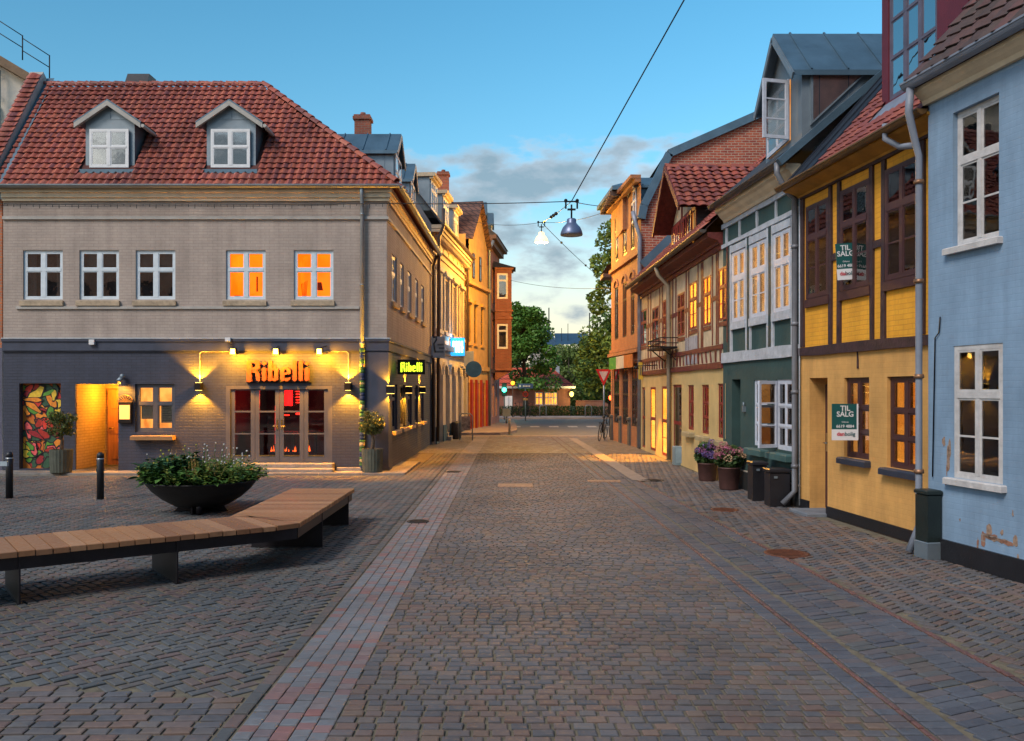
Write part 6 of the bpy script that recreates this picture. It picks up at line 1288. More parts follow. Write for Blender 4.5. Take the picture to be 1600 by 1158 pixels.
m = MB(); m.box(Fr.u(1071), Fr.u(1091), -.012, -.001, 2.62, 3.30); m.build('limewashed_patch', mat('grey_limewash', (.36, .36, .40), .9, var=.2, scale=4), rh_, Fr.M)
m = MB(); m.prism([(-.001, 5.12), (-.08, 5.12), (-.10, 5.18), (-.32, 5.26), (-.34, 5.36), (-.001, 5.36)], 0, L_, 'x'); m.build('red_eaves_board', RTM, rh_, Fr.M)
gutter(rh_, Fr.M, -.1, L_, -.43, 5.42, .075, MATS['aged_gutter'])
PR = R(44); m = MB(); m.face([(0, -.40, 5.40), (L_, -.40, 5.40), (L_, 3.6, 5.4+4*math.tan(PR)), (0, 3.6, 5.4+4*math.tan(PR))]); m.face([(0, 3.6, 5.4+4*math.tan(PR)), (L_, 3.6, 5.4+4*math.tan(PR)), (L_, 7.6, 5.4), (0, 7.6, 5.4)]); m.build('roof', UND, rh_, Fr.M)
roof_tiles(rh_, Fr.M @ Vector((0, -.42, 5.43)), Fr.M.to_3x3() @ Vector((1, 0, 0)), Fr.M.to_3x3() @ Vector((0, math.cos(PR), math.sin(PR))), L_, 5.5, lambda u, v: u < L_-.1 and not (4.2 < u < 7.9 and v > .9), .24, .3, .05, CLAY, 0, 15)
m = MB(); m.beam((.9, -.0, 5.95), (.9, 2.6, 5.95+2.6*math.tan(PR)), .5, .10, (1, 0, 0)); m.build('skylight', ZINCB, rh_, Fr.M)
# gabled timber dormer with clay tile roof
XD, ya, yb = 4.50, 21.0, 24.2; zE, zR = 6.48, 7.66; ym = (ya+yb)/2
d = MB(); d.face([(XD, yb, 5.4), (XD, ya, 5.4), (XD, ya, zE), (XD, ym, zR), (XD, yb, zE)]); dm = d.build('dormer', CRP, rh_)
m = MB(); m.face([(XD, ya, 5.4), (XD+4, ya, 5.4), (XD+4, ya, zE), (XD, ya, zE)]); m.build('dormer_cheek', SLATE, dm)
FD = Fac((XD, yb), (XD, ya)); 
for a in ((.35, 1.25), (1.75, 2.75)): window(dm, FD.M, a[0], a[1], 5.45, 6.45, RPT, v=-.06, rows=(), cols=3, fw=.05, bw=.05, inside=AMBER_ROOM if a[0] > 1 else ROOM, rd=.02, t=.05, glass=GLASSR)
for a, b in ((.0, .12), (1.32, 1.46), (3.06, 3.2)): m = MB(); m.box(a, b, -.035, -.001, 5.4, zE-.1); m.build('timber', RTM, dm, FD.M)
m = MB(); m.box(0, 3.2, -.04, -.001, zE-.10, zE+.02); m.box(1.35, 1.45, -.035, -.001, zE+.02, zR-.12); m.build('timber', RTM, dm, FD.M)
m = MB()
for y_, s2 in ((ya, -1), (yb, 1)): m.beam((XD-.5, ym, zR+.12), (XD-.5, y_+s2*.32, zE-.13), .16, .05, (1, 0, 0)); m.face([(XD-.5, ym, zR+.1), (XD-.5, y_+s2*.3, zE-.12), (XD+3.5, y_+s2*.3, zE-.12), (XD+3.5, ym, zR+.1)])
m.build('bargeboard', RTM, dm)
bl = Vector((0, ym-ya+.34, zR-zE+.27)); roof_tiles(dm, (XD-.5, ya-.34, zE-.12), (1, 0, 0), bl, 4.2, bl.length, lambda u, v: v < bl.length, .24, .26, .06, CLAY, 200, 17)
ridge_tiles(dm, (XD-.5, ym, zR+.12), (XD+3.6, ym, zR+.12), CLAY, .11, .34)
# little balcony at the loading door, shop sign, downpipe
m = MB(); a, b = Fr.u(1039), Fr.u(1061); z = Fr.z(1048, 547); m.box(a, b, -.5, -.04, z, z+.05)
for zq in (.14, .28): m.tube([(a, -.02, z+zq), (a, -.5, z+zq), (b, -.5, z+zq), (b, -.02, z+zq)], .014, 5)
for k in range(9): u = a+(b-a)*k/8; m.tube([(u, -.5, z), (u, -.5, z+.28)], .010, 5)
m.beam((a+.2, -.04, z-.3), (a+.2, -.4, z), .03, .03); m.beam((b-.2, -.04, z-.3), (b-.2, -.4, z), .03, .03); m.build('balcony', IRON, rh_, Fr.M)
t = thing('shop_sign', 'small yellow hanging shop sign on the far end of the half-timbered house', 'sign', (4.1, 28.6, 2.3)); m = MB(); s_ = 28.4/FPX; m.box(3.86+.3, 3.86+.56, 28.4, 28.44, 2+(608-593)*s_, 2+(608-566)*s_); m.build('sign_board', mat('yellow_board', (.62, .40, .03), .6, bump=0), t); m = MB()
for k in range(3): m.box(4.20+k*.06, 4.225+k*.06, 28.385, 28.399, 2+(608-586)*s_, 2+(608-573)*s_)
m.build('sign_print', DPR, t); m = MB(); m.tube([(4.05, 28.42, 2+(608-564)*s_), (4.34, 28.42, 2+(608-564)*s_)], .015); m.build('bracket', IRON, t)
t = thing('downpipe', 'cream painted downpipe in the middle of the red half-timbered house', 'downpipe', (4.3, 24.4, 0)); u = Fr.u(1045, -.08); m = MB(); m.tube([Fr.M @ Vector(p) for p in ((u, -.43, 5.36), (u, -.38, 5.15), (u, -.1, 4.85), (u, -.08, 3), (u, -.08, .05))], .06, 10); m.build('pipe', mat('cream_pipe', (.30, .24, .17), .6), t)
t = thing('light_blue_box', 'pale blue grey open box standing at the foot of the red door', 'box', (4.0, 22.7, 0)); d = 2700/(727-608); s_ = d/FPX; m = MB(); x0, x1 = (1054-800)*s_, (1071-800)*s_; m.cbox(x0, x1, d, d+.34, 0, 29*s_, .01); m.build('box_body', mat('pale_blue_box', (.20, .28, .32), .6), t); m = MB(); m.box(x0+.04, x1-.04, d-.012, d-.001, .05, 26*s_); m.build('front_panel', mat('pale_blue_front', (.25, .34, .38), .6), t)
o = light('SPOT', 'added_pool_light', Fr.M @ Vector((Fr.u(1030), .7, 2.0)), 520, (1, .36, .006), spot_size=R(62), spot_blend=.35, shadow_soft_size=.03, aim=Vector((-.12, -.22, -1)) ); o.location = Vector((3.72, 25.9, 2.55)); o.data.energy = 1000  # spot added outside the wall to throw the pool of window light
t = thing('door_or_added_lamp', 'small dark lamp added under the jetty to cast the window light on the pavement', 'lamp', o.location); m = MB(); m.lathe([(.09, 2.60), (.07, 2.66), (.03, 2.70)], o.location.x, o.location.y, 10); m.tube([(o.location.x, o.location.y, 2.69), (4.38, 25.9, 2.72)], .014, 6); m.build('lamp_head', IRON, t)  # made-up fitting around the added spot
# --- hydrangea pots
def hydr(px, yb, w, h, label, cols, seed):
    r = random.Random(seed); d = 2700/(yb-608)+.25; s_ = d/FPX; x = (px-800)*s_; t = thing('hydrangea_pot', label, 'potted plant', (x, d, 0), group='hydrangea pots by the green house'); M = TR(x, d, 0); R_ = w*s_/2; H = h*s_
    m = MB(); m.lathe([(R_*.82, 0), (R_*.86, .02), (R_, H*.93), (R_*1.04, H*.94), (R_*1.04, H), (R_*.94, H), (R_*.92, H*.85), (.001, H*.85)], 0, 0, 28); m.build('pot', mat('brown_red_pot', (.085, .035, .03), .6, var=.2, scale=5), t, M)
    m = MB(); leafcloud(m, (0, 0, H+.18), (R_*1.35, R_*1.2, .26), 900, .10, r, shell=.8); m.build('foliage', leafmat('hydrangea_leaves', (.02, .045, .012), (.06, .11, .03)), t, M)
    m = MB()
    for k in range(14): a = r.uniform(0, 6.28); m.tube([(0, 0, H*.85), (R_*math.cos(a)*.9, R_*math.sin(a)*.8, H+.2)], .006, 4, False)
    m.build('stems', leafmat('stem_green', (.05, .07, .02), (.08, .10, .03)), t, M)
    for k in range(17):
        a = r.uniform(math.pi, 2*math.pi) if k < 12 else r.uniform(0, 6.28); q = R_*1.35*math.sqrt(r.uniform(.15, 1)); zc = H+.12+.36*(1-(q/(R_*1.5))**2)*r.uniform(.5, 1.1); c = (q*math.cos(a), q*math.sin(a)*.9, zc); m = MB(); leafcloud(m, c, (.085, .085, .07), 90, .038, r, shell=.25); col = cols[k % len(cols)]
        m.build('flower_head', leafmat('petal_%s' % str(col)[1:6].replace(',', '_').replace('.', '')+str(int(col[2]*100)), tuple(v*.6 for v in col), col, .7), t, M)
hydr(1105, 753, 30, 28, 'brown pot of purple and blue hydrangeas, farther of the pair', [(.22, .14, .36), (.16, .12, .34), (.36, .12, .28)], 5)
hydr(1139, 767, 34, 35, 'brown pot of pink and cream hydrangeas, nearer of the pair', [(.55, .16, .26), (.62, .40, .24), (.60, .27, .26)], 6)
# --- orange brick corner building
Fn = Fac((3.93, 34.2), (4.33, 29.0)); L_ = Fn.L
nb = thing('orange_brick_building', 'tall orange brick corner building with slate gable behind the half-timbered house', 'building', (3.93, 34.2, 0))
OBR = brick('orange_facade_brick', (.45, .17, .06), (.38, .13, .05), (.30, .17, .10)); GBR = brick('gable_red_brick', (.42, .10, .05), (.27, .05, .035), (.42, .31, .24), bw=.24, rh=.085, ms=.011, bump=.7, big=.15)
Z4 = 9.2
nh = [(.7, 1.4, 6.9, 8.6), (2.2, 2.9, 6.9, 8.6), (3.6, 4.2, 6.9, 8.6), (.7, 1.4, 3.9, 5.9), (2.2, 2.9, 3.9, 5.9), (3.6, 4.2, 3.9, 5.9), (.5, 1.6, .7, 2.9), (2.1, 3.2, .7, 2.9), (3.7, 4.8, .7, 2.9)]
m = MB(); wall(m, 0, L_, 0, Z4, nh, depth=.10); m.build('wall', OBR, nb, Fn.M)
for a in nh: window(nb, Fn.M, *a, mat('dark_brown_frame', (.03, .018, .015), .5), v=.02, rows=(.3,) if a[2] > 1 else (.25, .5, .75), fw=.05, bw=.05, tw=.04, inside=WARM_ROOM if a[2] < 1 else ROOM, rd=.4, glass=GLASSR)
m = MB()
for a in nh[3:6]:
    c = (a[0]+a[1])/2; r = (a[1]-a[0])/2
    for k in range(8): t0, t1 = R(22.5*k), R(22.5*(k+1)); m.prism([(c+r*math.cos(t0), 5.92+r*.6*math.sin(t0)), (c+(r+.07)*math.cos(t0), 5.92+(r*.6+.09)*math.sin(t0)), (c+(r+.07)*math.cos(t1), 5.92+(r*.6+.09)*math.sin(t1)), (c+r*math.cos(t1), 5.92+r*.6*math.sin(t1))], -.05, -.001)
for z_, o_ in ((3.25, .16), (3.4, .08), (6.55, .10), (8.95, .2), (9.08, .35)): m.box(0, L_, -o_, -.001, z_, z_+.12)
m.each('brick_moulding', OBR, nb, Fn.M)
m = MB()
for u in (.2, 1.85, 3.45, 5.0): m.box(u-.13, u+.13, -.03, -.001, .9, 3.2)
m.each('pilaster', OBR, nb, Fn.M)
m = MB()
for u in (.2, 1.85, 3.45, 5.0): m.box(u-.17, u+.17, -.06, -.001, 0, .9); m.cbox(u-.19, u+.19, -.09, -.001, .9, 1.0, .02)
m.each('pilaster_base', mat('dark_stone', (.10, .09, .08), .8), nb, Fn.M)
t = thing('shop_banner', 'green white and orange banner above the corner shop windows', 'banner', (3.9, 32, 3))
for k, c in enumerate(((.04, .28, .04), (.62, .55, .42), (.55, .16, .03))): m = MB(); m.box(.55+k*1.4, .55+(k+1)*1.4-.002, -.20, -.17, 2.75, 3.2); m.build('banner_stripe', mat('banner_%d' % k, c, .6, bump=0), t, Fn.M)
# gambrel gable facing the square
XG = 4.33; YG = 29.0; gp = [(XG, 0), (XG, 7.6), (4.42, 8.05), (5.26, 9.78), (8.5, 11.2), (11.5, 9.9), (12.3, 8.0), (12.3, 0)]
m = MB(); m.prism(gp, YG, YG+.3); m.build('gable_wall', GBR, nb)
m = MB(); m.face([(12.3, 29.2, 0), (12.3, 34.2, 0), (12.3, 34.2, 8), (12.3, 29.2, 8)]); m.face([(3.93, 34.2, 0), (3.93, 34.2, 9.2), (12.3, 34.2, 8), (12.3, 34.2, 0)]); m.build('rear_wall', OBR, nb)
m = MB()
for i in range(1, 5):
    p, q_ = gp[i], gp[i+1]
    a = Vector((p[0], YG-.03, p[1]+.1)); b = Vector((q_[0], YG-.03, q_[1]+.1)); m.beam(a, b, .26, .24, (0, 1, 0))
m.build('verge_flashing', ZINCB, nb)
m = MB()
for i in range(1, 6):
    p, q_ = gp[i], gp[i+1]; m.face([(p[0]-.1, YG+.1, p[1]+.15), (q_[0], YG+.1, q_[1]+.15), (q_[0], 34.3, q_[1]+.15), (p[0]-.1, 34.3, p[1]+.15)])
m.build('roof', SLATE, nb)
# tower-like bay with flat copper roof at the street corner
e = MB(); ez = 9.35; P = [(3.25, 33.9), (3.25, 34.9), (6.5, 35.0), (6.2, 31.0), (4.05, 31.0)]
A = [(3.42, 34.9, ez), (3.62, 31.2, ez), (5.6, 31.2, ez), (5.6, 34.9, ez)]; T = (4.9, 33.2, ez+.75)
m = MB()
for i in range(4): m.face([A[i], A[(i+1) % 4], T])
B = [(a[0], a[1], a[2]-.14) for a in A]
for i in range(4): j = (i+1) % 4; m.face([A[i], B[i], B[j], A[j]])
m.face(B); m.build('bay_roof', ZINCB, nb)
m = MB(); m.box(4.02, 5.5, 31.35, 34.0, 7.8, ez-.15); m.build('bay', OBR, nb)
m = MB()
for k in range(12): y = 31.35+k*.3; m.box(3.55, 4.02, y, y+.1, ez-.34, ez-.16)
m.build('eaves_bracket', mat('brown_eaves', (.1, .06, .045), .7), nb)
side_dormer(nb, 4.28, 6.0, 29.6, 30.8, 7.7, 9.0, 9.35, ZINCB, ZINCB, ZINC)
t = thing('downpipe', 'pale grey downpipe on the edge of the brick gable', 'downpipe', (4.2, 29, 0)); m = MB(); m.tube([(4.05, 28.95, 7.95), (4.12, 28.9, 7.6), (4.27, 28.9, 7.1), (4.27, 28.9, .05)], .075, 10); m.build('pipe', mat('pale_pipe', (.30, .32, .38), .5, .3), t)
m = MB(); m.face([(3.6, 35.4, 6.62), (3.8, 34.3, 6.95), (4.2, 34.3, 6.95), (4.2, 35.4, 6.62)]); m.box(3.62, 4.2, 34.35, 35.4, 6.45, 6.6); m.build('lower_eaves', MATS['brown_eaves'], nb)
# --- tall brick house beside and behind the camera side, mirrored in the windows opposite
t = thing('brick_house_behind', 'red brick house across the square behind the viewer, out of the picture', 'house', (-6, -17, 0)); m = MB(); Fq = Fac((3, -17), (-38, -17)); wall(m, 0, 41, 0, 11.5, [(1+k*2.2, 2+k*2.2, z, z+1.5) for k in range(18) for z in (4.5, 7.8)] + [(1+k*2.2, 2.2+k*2.2, .8, 2.6) for k in range(18)]); m.build('wall', brick('rust_brick', (.62, .22, .11), (.50, .16, .09), (.4, .28, .2)), t, Fq.M)
m = MB(); m.face([(0, -.3, 11.5), (41, -.3, 11.5), (41, 3, 14.5), (0, 3, 14.5)]); m.box(0, 41, .15, .2, 0, 11.4); m.build('roof', BRWN, t, Fq.M)
# ================================================================== bench, bowl, bollards, wires, far end
WOOD = islandmat('bench_wood', [(0, (.27, .125, .055)), (1, (.20, .09, .042)), (.3, (.34, .17, .08)), (.6, (.23, .105, .05)), (.8, (.37, .20, .105))], rough=.6, bump=.5, bscale=50, wear=.12)
BST = mat('bench_black_steel', (.022, .02, .026), .45, .4, var=.25, scale=3, bump=.06)
bench = thing('corner_bench', 'long angled bench of brown wooden slats on black steel plates', 'bench', (-2.9, 9.9, 0))
ZT = .50
e_ = Vector((-2.38, 13.06)); E_ = Vector((-3.33, 13.06)); c_ = Vector((-2.385, 9.64)); C_ = Vector((-3.33, 10.16)); fdir = Vector((-2.3, -1.74)).normalized(); nrm = Vector((fdir.y, -fdir.x)); nrm = nrm if nrm.y > 0 else -nrm
br = random.Random(14)
def plank(q, mt=WOOD):      # q: four ground points counter-clockwise
    m = MB(); z0, z1, b = ZT-.055, ZT, .006; c = sum((Vector(p) for p in q), Vector((0, 0)))/4; dz = br.uniform(-.0025, .0025); n = 0
    for z, s_ in ((z0, 0), (z1-b, 0), (z1, b)):
        for p in q:
            p = Vector(p); d = (c-p).normalized()*s_*1.4; m.v.append((p.x+d.x-c.x, p.y+d.y-c.y, z+dz))
    for k in (0, 4):
        for i in range(4): j = (i+1) % 4; m.f.append((k+i, k+j, k+4+j, k+4+i)); m.sm.append(False)
    m.f += [(8, 9, 10, 11), (3, 2, 1, 0)]; m.sm += [False]*2; m.build('plank', mt, bench, TR(c.x, c.y, 0))
PW, GAP = .134, .012
n = int((13.06-10.16)/(PW+GAP))          # straight arm
y = 13.06
while y - PW > 10.12: plank([(-3.33, y-PW), (-2.382, y-PW), (-2.382, y), (-3.33, y)]); y -= PW+GAP
# fan of tapered planks at the knee, then the slanted arm
k_n = 4; ytop = y
P_in = [Vector((-3.33, y)), C_ + fdir*.02]; 
front0 = Vector((-2.382, y)); fA = front0; inner = Vector((-3.33, y))
cw_ = .98; F0 = c_ ; 
s0 = .10
knee_front = [front0, Vector((-2.384, y-.17)), Vector((-2.386, y-.34)), c_ + fdir*.05 if y-.34 < c_.y+.05 else Vector((-2.386, c_.y+.06)), c_ + fdir*.25]
inner_end = c_ + fdir*.25 + nrm*cw_; knee_back = [inner.lerp(inner_end, t) for t in (0, .12, .3, .6, 1)]
for i in range(4): a, b, c2, d2 = knee_front[i], knee_front[i+1], knee_back[i+1], knee_back[i]; plank([tuple(d2.lerp(c2, .03)), tuple(c2.lerp(d2, .03)), tuple(b.lerp(a, .03)), tuple(a.lerp(b, .03))])
s = .25+GAP
while s < 7.0:
    a = c_ + fdir*s; b = c_ + fdir*(s+PW); plank([tuple(a), tuple(a+nrm*cw_), tuple(b+nrm*cw_), tuple(b)]); s += PW+GAP
# steel edge rails under the planks
m = MB(); zr0, zr1 = ZT-.175, ZT-.056
def rail2(a, b, off, mm):
    d = (b-a).normalized(); q = Vector((-d.y, d.x)); 
    P = [a+q*off, b+q*off, b+q*(off+.012), a+q*(off+.012)]; mm.prism([tuple(p) for p in P], zr0, zr1, 'z')
rail2(Vector((-2.42, 13.0)), Vector((-2.42, 9.72)), 0, m); rail2(Vector((-3.28, 13.0)), Vector((-3.28, 10.2)), 0, m); rail2(Vector((-3.28, 13.0)), Vector((-2.42, 13.0)), 0, m)
ca = c_ + nrm*.05; rail2(ca, ca + fdir*7, 0, m); cb_ = c_ + nrm*.92 + fdir*.3; rail2(cb_, cb_+fdir*6.7, 0, m); m.build('edge_rail', BST, bench)
def leg(a, b):
    d = (b-a).normalized(); q = Vector((-d.y, d.x))*.008; m = MB(); m.prism([tuple(a-q), tuple(b-q), tuple(b+q), tuple(a+q)], 0, zr0+.12-.002, 'z'); m.prism([tuple(a-q*3), tuple(b-q*3), tuple(b+q*3), tuple(a+q*3)], .0, .008, 'z'); m.prism([tuple(a-q), tuple(a-q+Vector((.0, 0))), tuple(a+q*9), tuple(a+q*9-d*.0)], 0, .0, 'z') if False else None
    m.build('leg', BST, bench)
leg(Vector((-2.40, 12.70)), Vector((-3.30, 12.70))); leg(Vector((-2.40, 10.95)), Vector((-3.30, 10.95)))
for s in (1.30, 2.72, 4.6): a = c_ + fdir*s + nrm*.02; leg(a, a+nrm*.94)
# --- planter bowl
bx, by = -5.08, 14.15; t = thing('planter_bowl', 'wide black steel bowl planter full of green plants and small flowers behind the bench', 'planter', (bx, by, 0)); M = TR(bx, by, 0)
m = MB(); m.lathe([(.30, .085), (.42, .11), (.62, .23), (.78, .37), (.87, .49), (.905, .505), (.90, .52), (.86, .515), (.82, .47), (.001, .42)], 0, 0, 48); m.build('bowl', mat('black_bowl', (.016, .016, .018), .5, .3, var=.2), t, M)
m = MB(); m.prism([(-.45, 0), (.45, 0), (.34, .12), (-.34, .12)], -.012, .012); m.box(-.012, .012, -.45, .45, 0, .12); m.lathe([(.05, 0), (.05, .2)], .1, -.40, 10); m.build('stand', BST, t, M)
m = MB(); m.lathe([(.84, .475), (.6, .50), (.001, .52)], 0, 0, 24); m.build('soil', mat('soil', (.03, .022, .015), .95, bump=.8), t, M, kind='stuff')
pr2 = random.Random(31)
def plant(name, n, mt, hmin, hmax, spread, leaf, upright=.6, cnt=8, zone=None):
    m = MB()
    for _ in range(n):
        a = pr2.uniform(0, 6.28); q = .80*math.sqrt(pr2.random()); 
        if zone: a, q = zone(pr2)
        x, y = q*math.cos(a), q*math.sin(a); h = pr2.uniform(hmin, hmax)*(1-.35*(q/.85)**2); tx, ty = x + math.cos(a)*spread*pr2.uniform(.2, 1)*(q+.2), y + math.sin(a)*spread*pr2.uniform(.2, 1)*(q+.2)
        p0 = Vector((x, y, .47)); p1 = Vector((tx, ty, .47+h)); s_ = Vector((-.004, .002, 0)); m.face([p0-s_, p0+s_, p1+s_*.4, p1-s_*.4])
        for k in range(cnt):
            f = .25+.75*k/cnt; p = p0.lerp(p1, f); an = pr2.uniform(0, 6.28); d = Vector((math.cos(an), math.sin(an), pr2.uniform(-.2, .7))).normalized(); L_ = leaf*pr2.uniform(.6, 1.3); sd = d.cross(Vector((0, 0, 1))).normalized()*L_*.33
            m.face([p, p+d*L_*.5+sd, p+d*L_+Vector((0, 0, -L_*.25)), p+d*L_*.5-sd])
    return m.build(name, mt, t, M)
plant('foliage', 260, leafmat('bowl_green', (.025, .075, .012), (.09, .19, .035)), .16, .42, .35, .12)
plant('foliage', 160, leafmat('bowl_dark', (.012, .045, .015), (.04, .11, .04)), .22, .52, .3, .17, zone=lambda r: (r.uniform(2.2, 4.4), .75*math.sqrt(r.random())))
plant('foliage', 150, leafmat('bowl_yellow', (.11, .15, .02), (.20, .24, .05)), .2, .5, .4, .08)
plant('dry_stems', 40, leafmat('dry_stem', (.22, .13, .04), (.35, .22, .07)), .3, .62, .3, .035, cnt=14, zone=lambda r: (r.choice([3.3, 5.4, 4.9])+r.uniform(-.2, .2), .55*math.sqrt(r.random())+.1))['kind'] = 'stuff'
wf_ = MB(); yf = MB(); stm = MB()
for k in range(75):
    a = pr2.uniform(0, 6.28); q = .85*math.sqrt(pr2.random()); x, y = q*math.cos(a), q*math.sin(a); z = .47+pr2.uniform(.3, .72)*(1-.35*q); (wf_ if x > -.15 or k % 5 == 0 else yf).ball((x, y, z), .012 + .006*pr2.random(), 6, 3); stm.tube([(x*.7, y*.7, .47), (x, y, z)], .0035, 3, False)
wf_.build('white_flowers', mat('white_petals', (.6, .6, .6), .8, bump=0), t, M, kind='stuff'); yf.build('yellow_flowers', mat('yellow_petals', (.45, .42, .05), .8, bump=0), t, M, kind='stuff'); stm.build('flower_stems', MATS['bowl_green'], t, M, kind='stuff')
# --- bollards
BOL = mat('bollard_black', (.02, .022, .028), .45, .3)
def bollard(x, y, label):
    t = thing('bollard', label, 'bollard', (x, y, 0), group='black bollards on the square'); M = TR(x, y, 0); r = .062
    m = MB(); m.lathe([(r, -.01), (r, .74), (r*.92, .745), (r*.92, .755), (r, .76), (r, .80), (r*.8, .835), (r*.4, .85), (.001, .853)], 0, 0, 18); m.build('post', BOL, t, M); m = MB(); m.lathe([(r*1.02, .725), (r*1.02, .742)], 0, 0, 18); m.build('reflective_band', mat('silver_band', (.6, .65, .7), .3, .5), t, M)
bollard(-7.48, 15.7, 'black bollard in front of the restaurant alcove'); bollard(-9.22, 15.85, 'black bollard at the left edge before the painted recess')
t = thing('barrier_arm', 'pale blue horizontal barrier bar end beside the left bollard', 'barrier', (-9.6, 15.5, 0)); m = MB(); m.box(-10.4, -9.05, 15.48, 15.53, .62, .70); m.build('bar', mat('pale_bar', (.45, .55, .62), .4), t); m = MB(); m.tube([(-9.9, 15.5, 0), (-9.9, 15.5, .62)], .03, 8); m.build('post', ZINC, t)
# --- hanging street lamps and wires
def pix(px, py, d): return Vector(((px-HX)/FPX*d, d, CAMH+(HY-py)/FPX*d))
def sag(a, b, s, n=24): a = Vector(a); b = Vector(b); return [a.lerp(b, k/n) - Vector((0, 0, s*4*(k/n)*(1-k/n))) for k in range(n+1)]
def street_lamp(c, R_, label, lit):
    t = thing('hanging_street_lamp', label, 'street lamp', c, group='street lamps hung on wires'); M = TR(*c)
    m = MB(); m.lathe([(R_*.98, 0), (R_, .03), (R_*.94, R_*.35), (R_*.78, R_*.72), (R_*.52, R_*1.0), (R_*.42, R_*1.12), (R_*.42, R_*1.42), (R_*.34, R_*1.5), (.001, R_*1.52)], 0, 0, 28)
    m.build('shade', mat('grey_shade', (.16, .20, .32), .4, .5, var=.05, bump=0) if not lit else mat('lit_shade', (.8, .7, .5), .5, emit=(1, .68, .28), es=1.0, bump=0), t, M)
    m = MB(); m.lathe([(R_*.9, .02), (R_*.7, .05), (.001, .06)], 0, 0, 24); m.build('diffuser', glow('lamp_white', (1, .86, .55), 9) if lit else mat('dull_glass', (.35, .30, .26), .3), t, M)
    m = MB(); z = R_*1.52; m.tube([(0, 0, z-.02), (0, 0, z+.34)], .022, 6); m.box(-.10, .10, -.03, .03, z+.20, z+.24); m.box(-.16, -.12, -.03, .03, z+.24, z+.42); m.box(.12, .16, -.03, .03, z+.24, z+.42); m.ball((-.14, 0, z+.44), .045, 8, 5); m.ball((.14, 0, z+.44), .045, 8, 5); m.box(-.18, .18, -.02, .02, z+.40, z+.43); m.build('hanger', IRON, t, M)
L1 = pix(893, 368, 21.2); L2 = pix(846, 379, 37.5)
street_lamp(L1, .275, 'large unlit grey bell lamp hung over the street, nearer of the two', False); street_lamp(L2, .30, 'lit glowing bell lamp hung over the street, farther of the two', True)
light('POINT', 'street_lamp_light', L2 - Vector((0, 0, .15)), 2700, (1, .47, .06), shadow_soft_size=.22)
WIRE = mat('wire_black', (.01, .012, .016), .6, bump=0)
def wire(name, label, pts, r=.011):
    m = MB(); m.tube(pts, r, 5); o = m.build(name, WIRE, None, label=label, cat='wire'); return o
top1 = L1 + Vector((0, 0, .275*1.52+.42)); top2 = L2 + Vector((0, 0, .30*1.52+.42))
w1 = wire('span_wire', 'long level span wire from the restaurant to the nearer hanging lamp', sag((-12.2, 20.74, 6.44), (-3.0, 20.72, 6.45), .03) + sag((-2.9, 20.72, 6.45), top1, .03, 14)); w1b = wire('span_wire', 'span wire from the nearer lamp on to the orange brick building', sag(top1, pix(958, 322, 33.2), .05))
wire('stay_wire', 'wire rising steeply from the nearer lamp to the top of the photograph', sag(top1, (5.6, 2.0, 12.2), .0), .013)
wire('span_wire', 'thin wire carrying the lit lamp across the street', sag(pix(738, 346, 40.3), top2, .15) + sag(top2, pix(962, 324, 33.8), .2)[1:], .010)
wire('feed_cable', 'slack cable with small insulators from the nearer lamp to the lit lamp', sag(top1, top2, .05), .010)
w5 = wire('feed_cable', 'cable running down from the lit lamp towards the right hand trees', sag(top2, pix(945, 440, 52), .1), .014)
wire('span_wire', 'faint lower wire crossing the far end of the street', sag(pix(790, 436, 47), pix(958, 450, 36), .2), .010)
for nm, P in (('insulator', [sag(top1, top2, .05)[k] for k in (9, 11, 13)] + [sag(top2, pix(945, 440, 52), .1)[k] for k in (6, 15)]),):
    for i, p in enumerate(P): m = MB(); m.ball(p, .06, 8, 5); m.build('insulator', WIRE, None, label=['small black insulator on the cable between both lamps, nearest', 'small black insulator on the cable between both lamps, middle', 'small black insulator on the cable between both lamps, farthest', 'small black insulator on the cable just below the lit lamp', 'small black insulator far down the cable near the trees'][i], cat='insulator', group='insulators on the cables')
m = MB()
for k in range(60): u = -12.1+k*.155; h = .03+.03*((k*7) % 3); m.box(u, u+.012, 20.70, 20.712, 6.42-h, 6.43); 
m.build('fairy_light_drop', WIRE, w1, kind='stuff')
m = MB(); m.tube(sag((-12.25, 20.70, 6.40), (-4.2, 20.70, 6.41), .04), .006, 4); m.build('fairy_light_cord', WIRE, w1)
m = MB(); Fq2 = TR(5.6, 2.0, 0); m.box(0, 5, -6, 2.3, 0, 12.6); m.build('tall_house', BB, None, Fq2, label='tall plain brick house beside the viewer that holds the stay wire', cat='house')
# --- far end of the street
def sign_post(name, label, cat, x, y, h, fn, r=.035, gz=0):
    t = thing(name, label, cat, (x, y, gz)); m = MB(); m.tube([(x, y, gz), (x, y, h)], r, 8); m.build('post', ZINC, t); fn(t); return t
def gw_(t):
    s_ = 35.0/FPX; cx = (943-800)*s_; zc = 2+(608-577)*s_; w_ = 12.2*s_; h = 25*s_; P = [(cx-w_, zc), (cx+w_, zc), (cx+w_*.06, zc-h), (cx-w_*.06, zc-h)]
    m = MB(); m.prism(P, 34.95, 34.97); m.build('red_border', mat('traffic_red', (.55, .012, .01), .5, bump=0), t)
    m = MB(); m.prism([(cx-w_*.60, zc-h*.14), (cx+w_*.60, zc-h*.14), (cx, zc-h*.74)], 34.94, 34.949); m.build('white_field', mat('traffic_white', (.55, .42, .36), .5, bump=0), t)
sign_post('give_way_sign', 'red bordered triangular give way sign on a grey pole by the crossing', 'road sign', (943.5-800)/FPX*35, 35.0, 2.75, gw_)
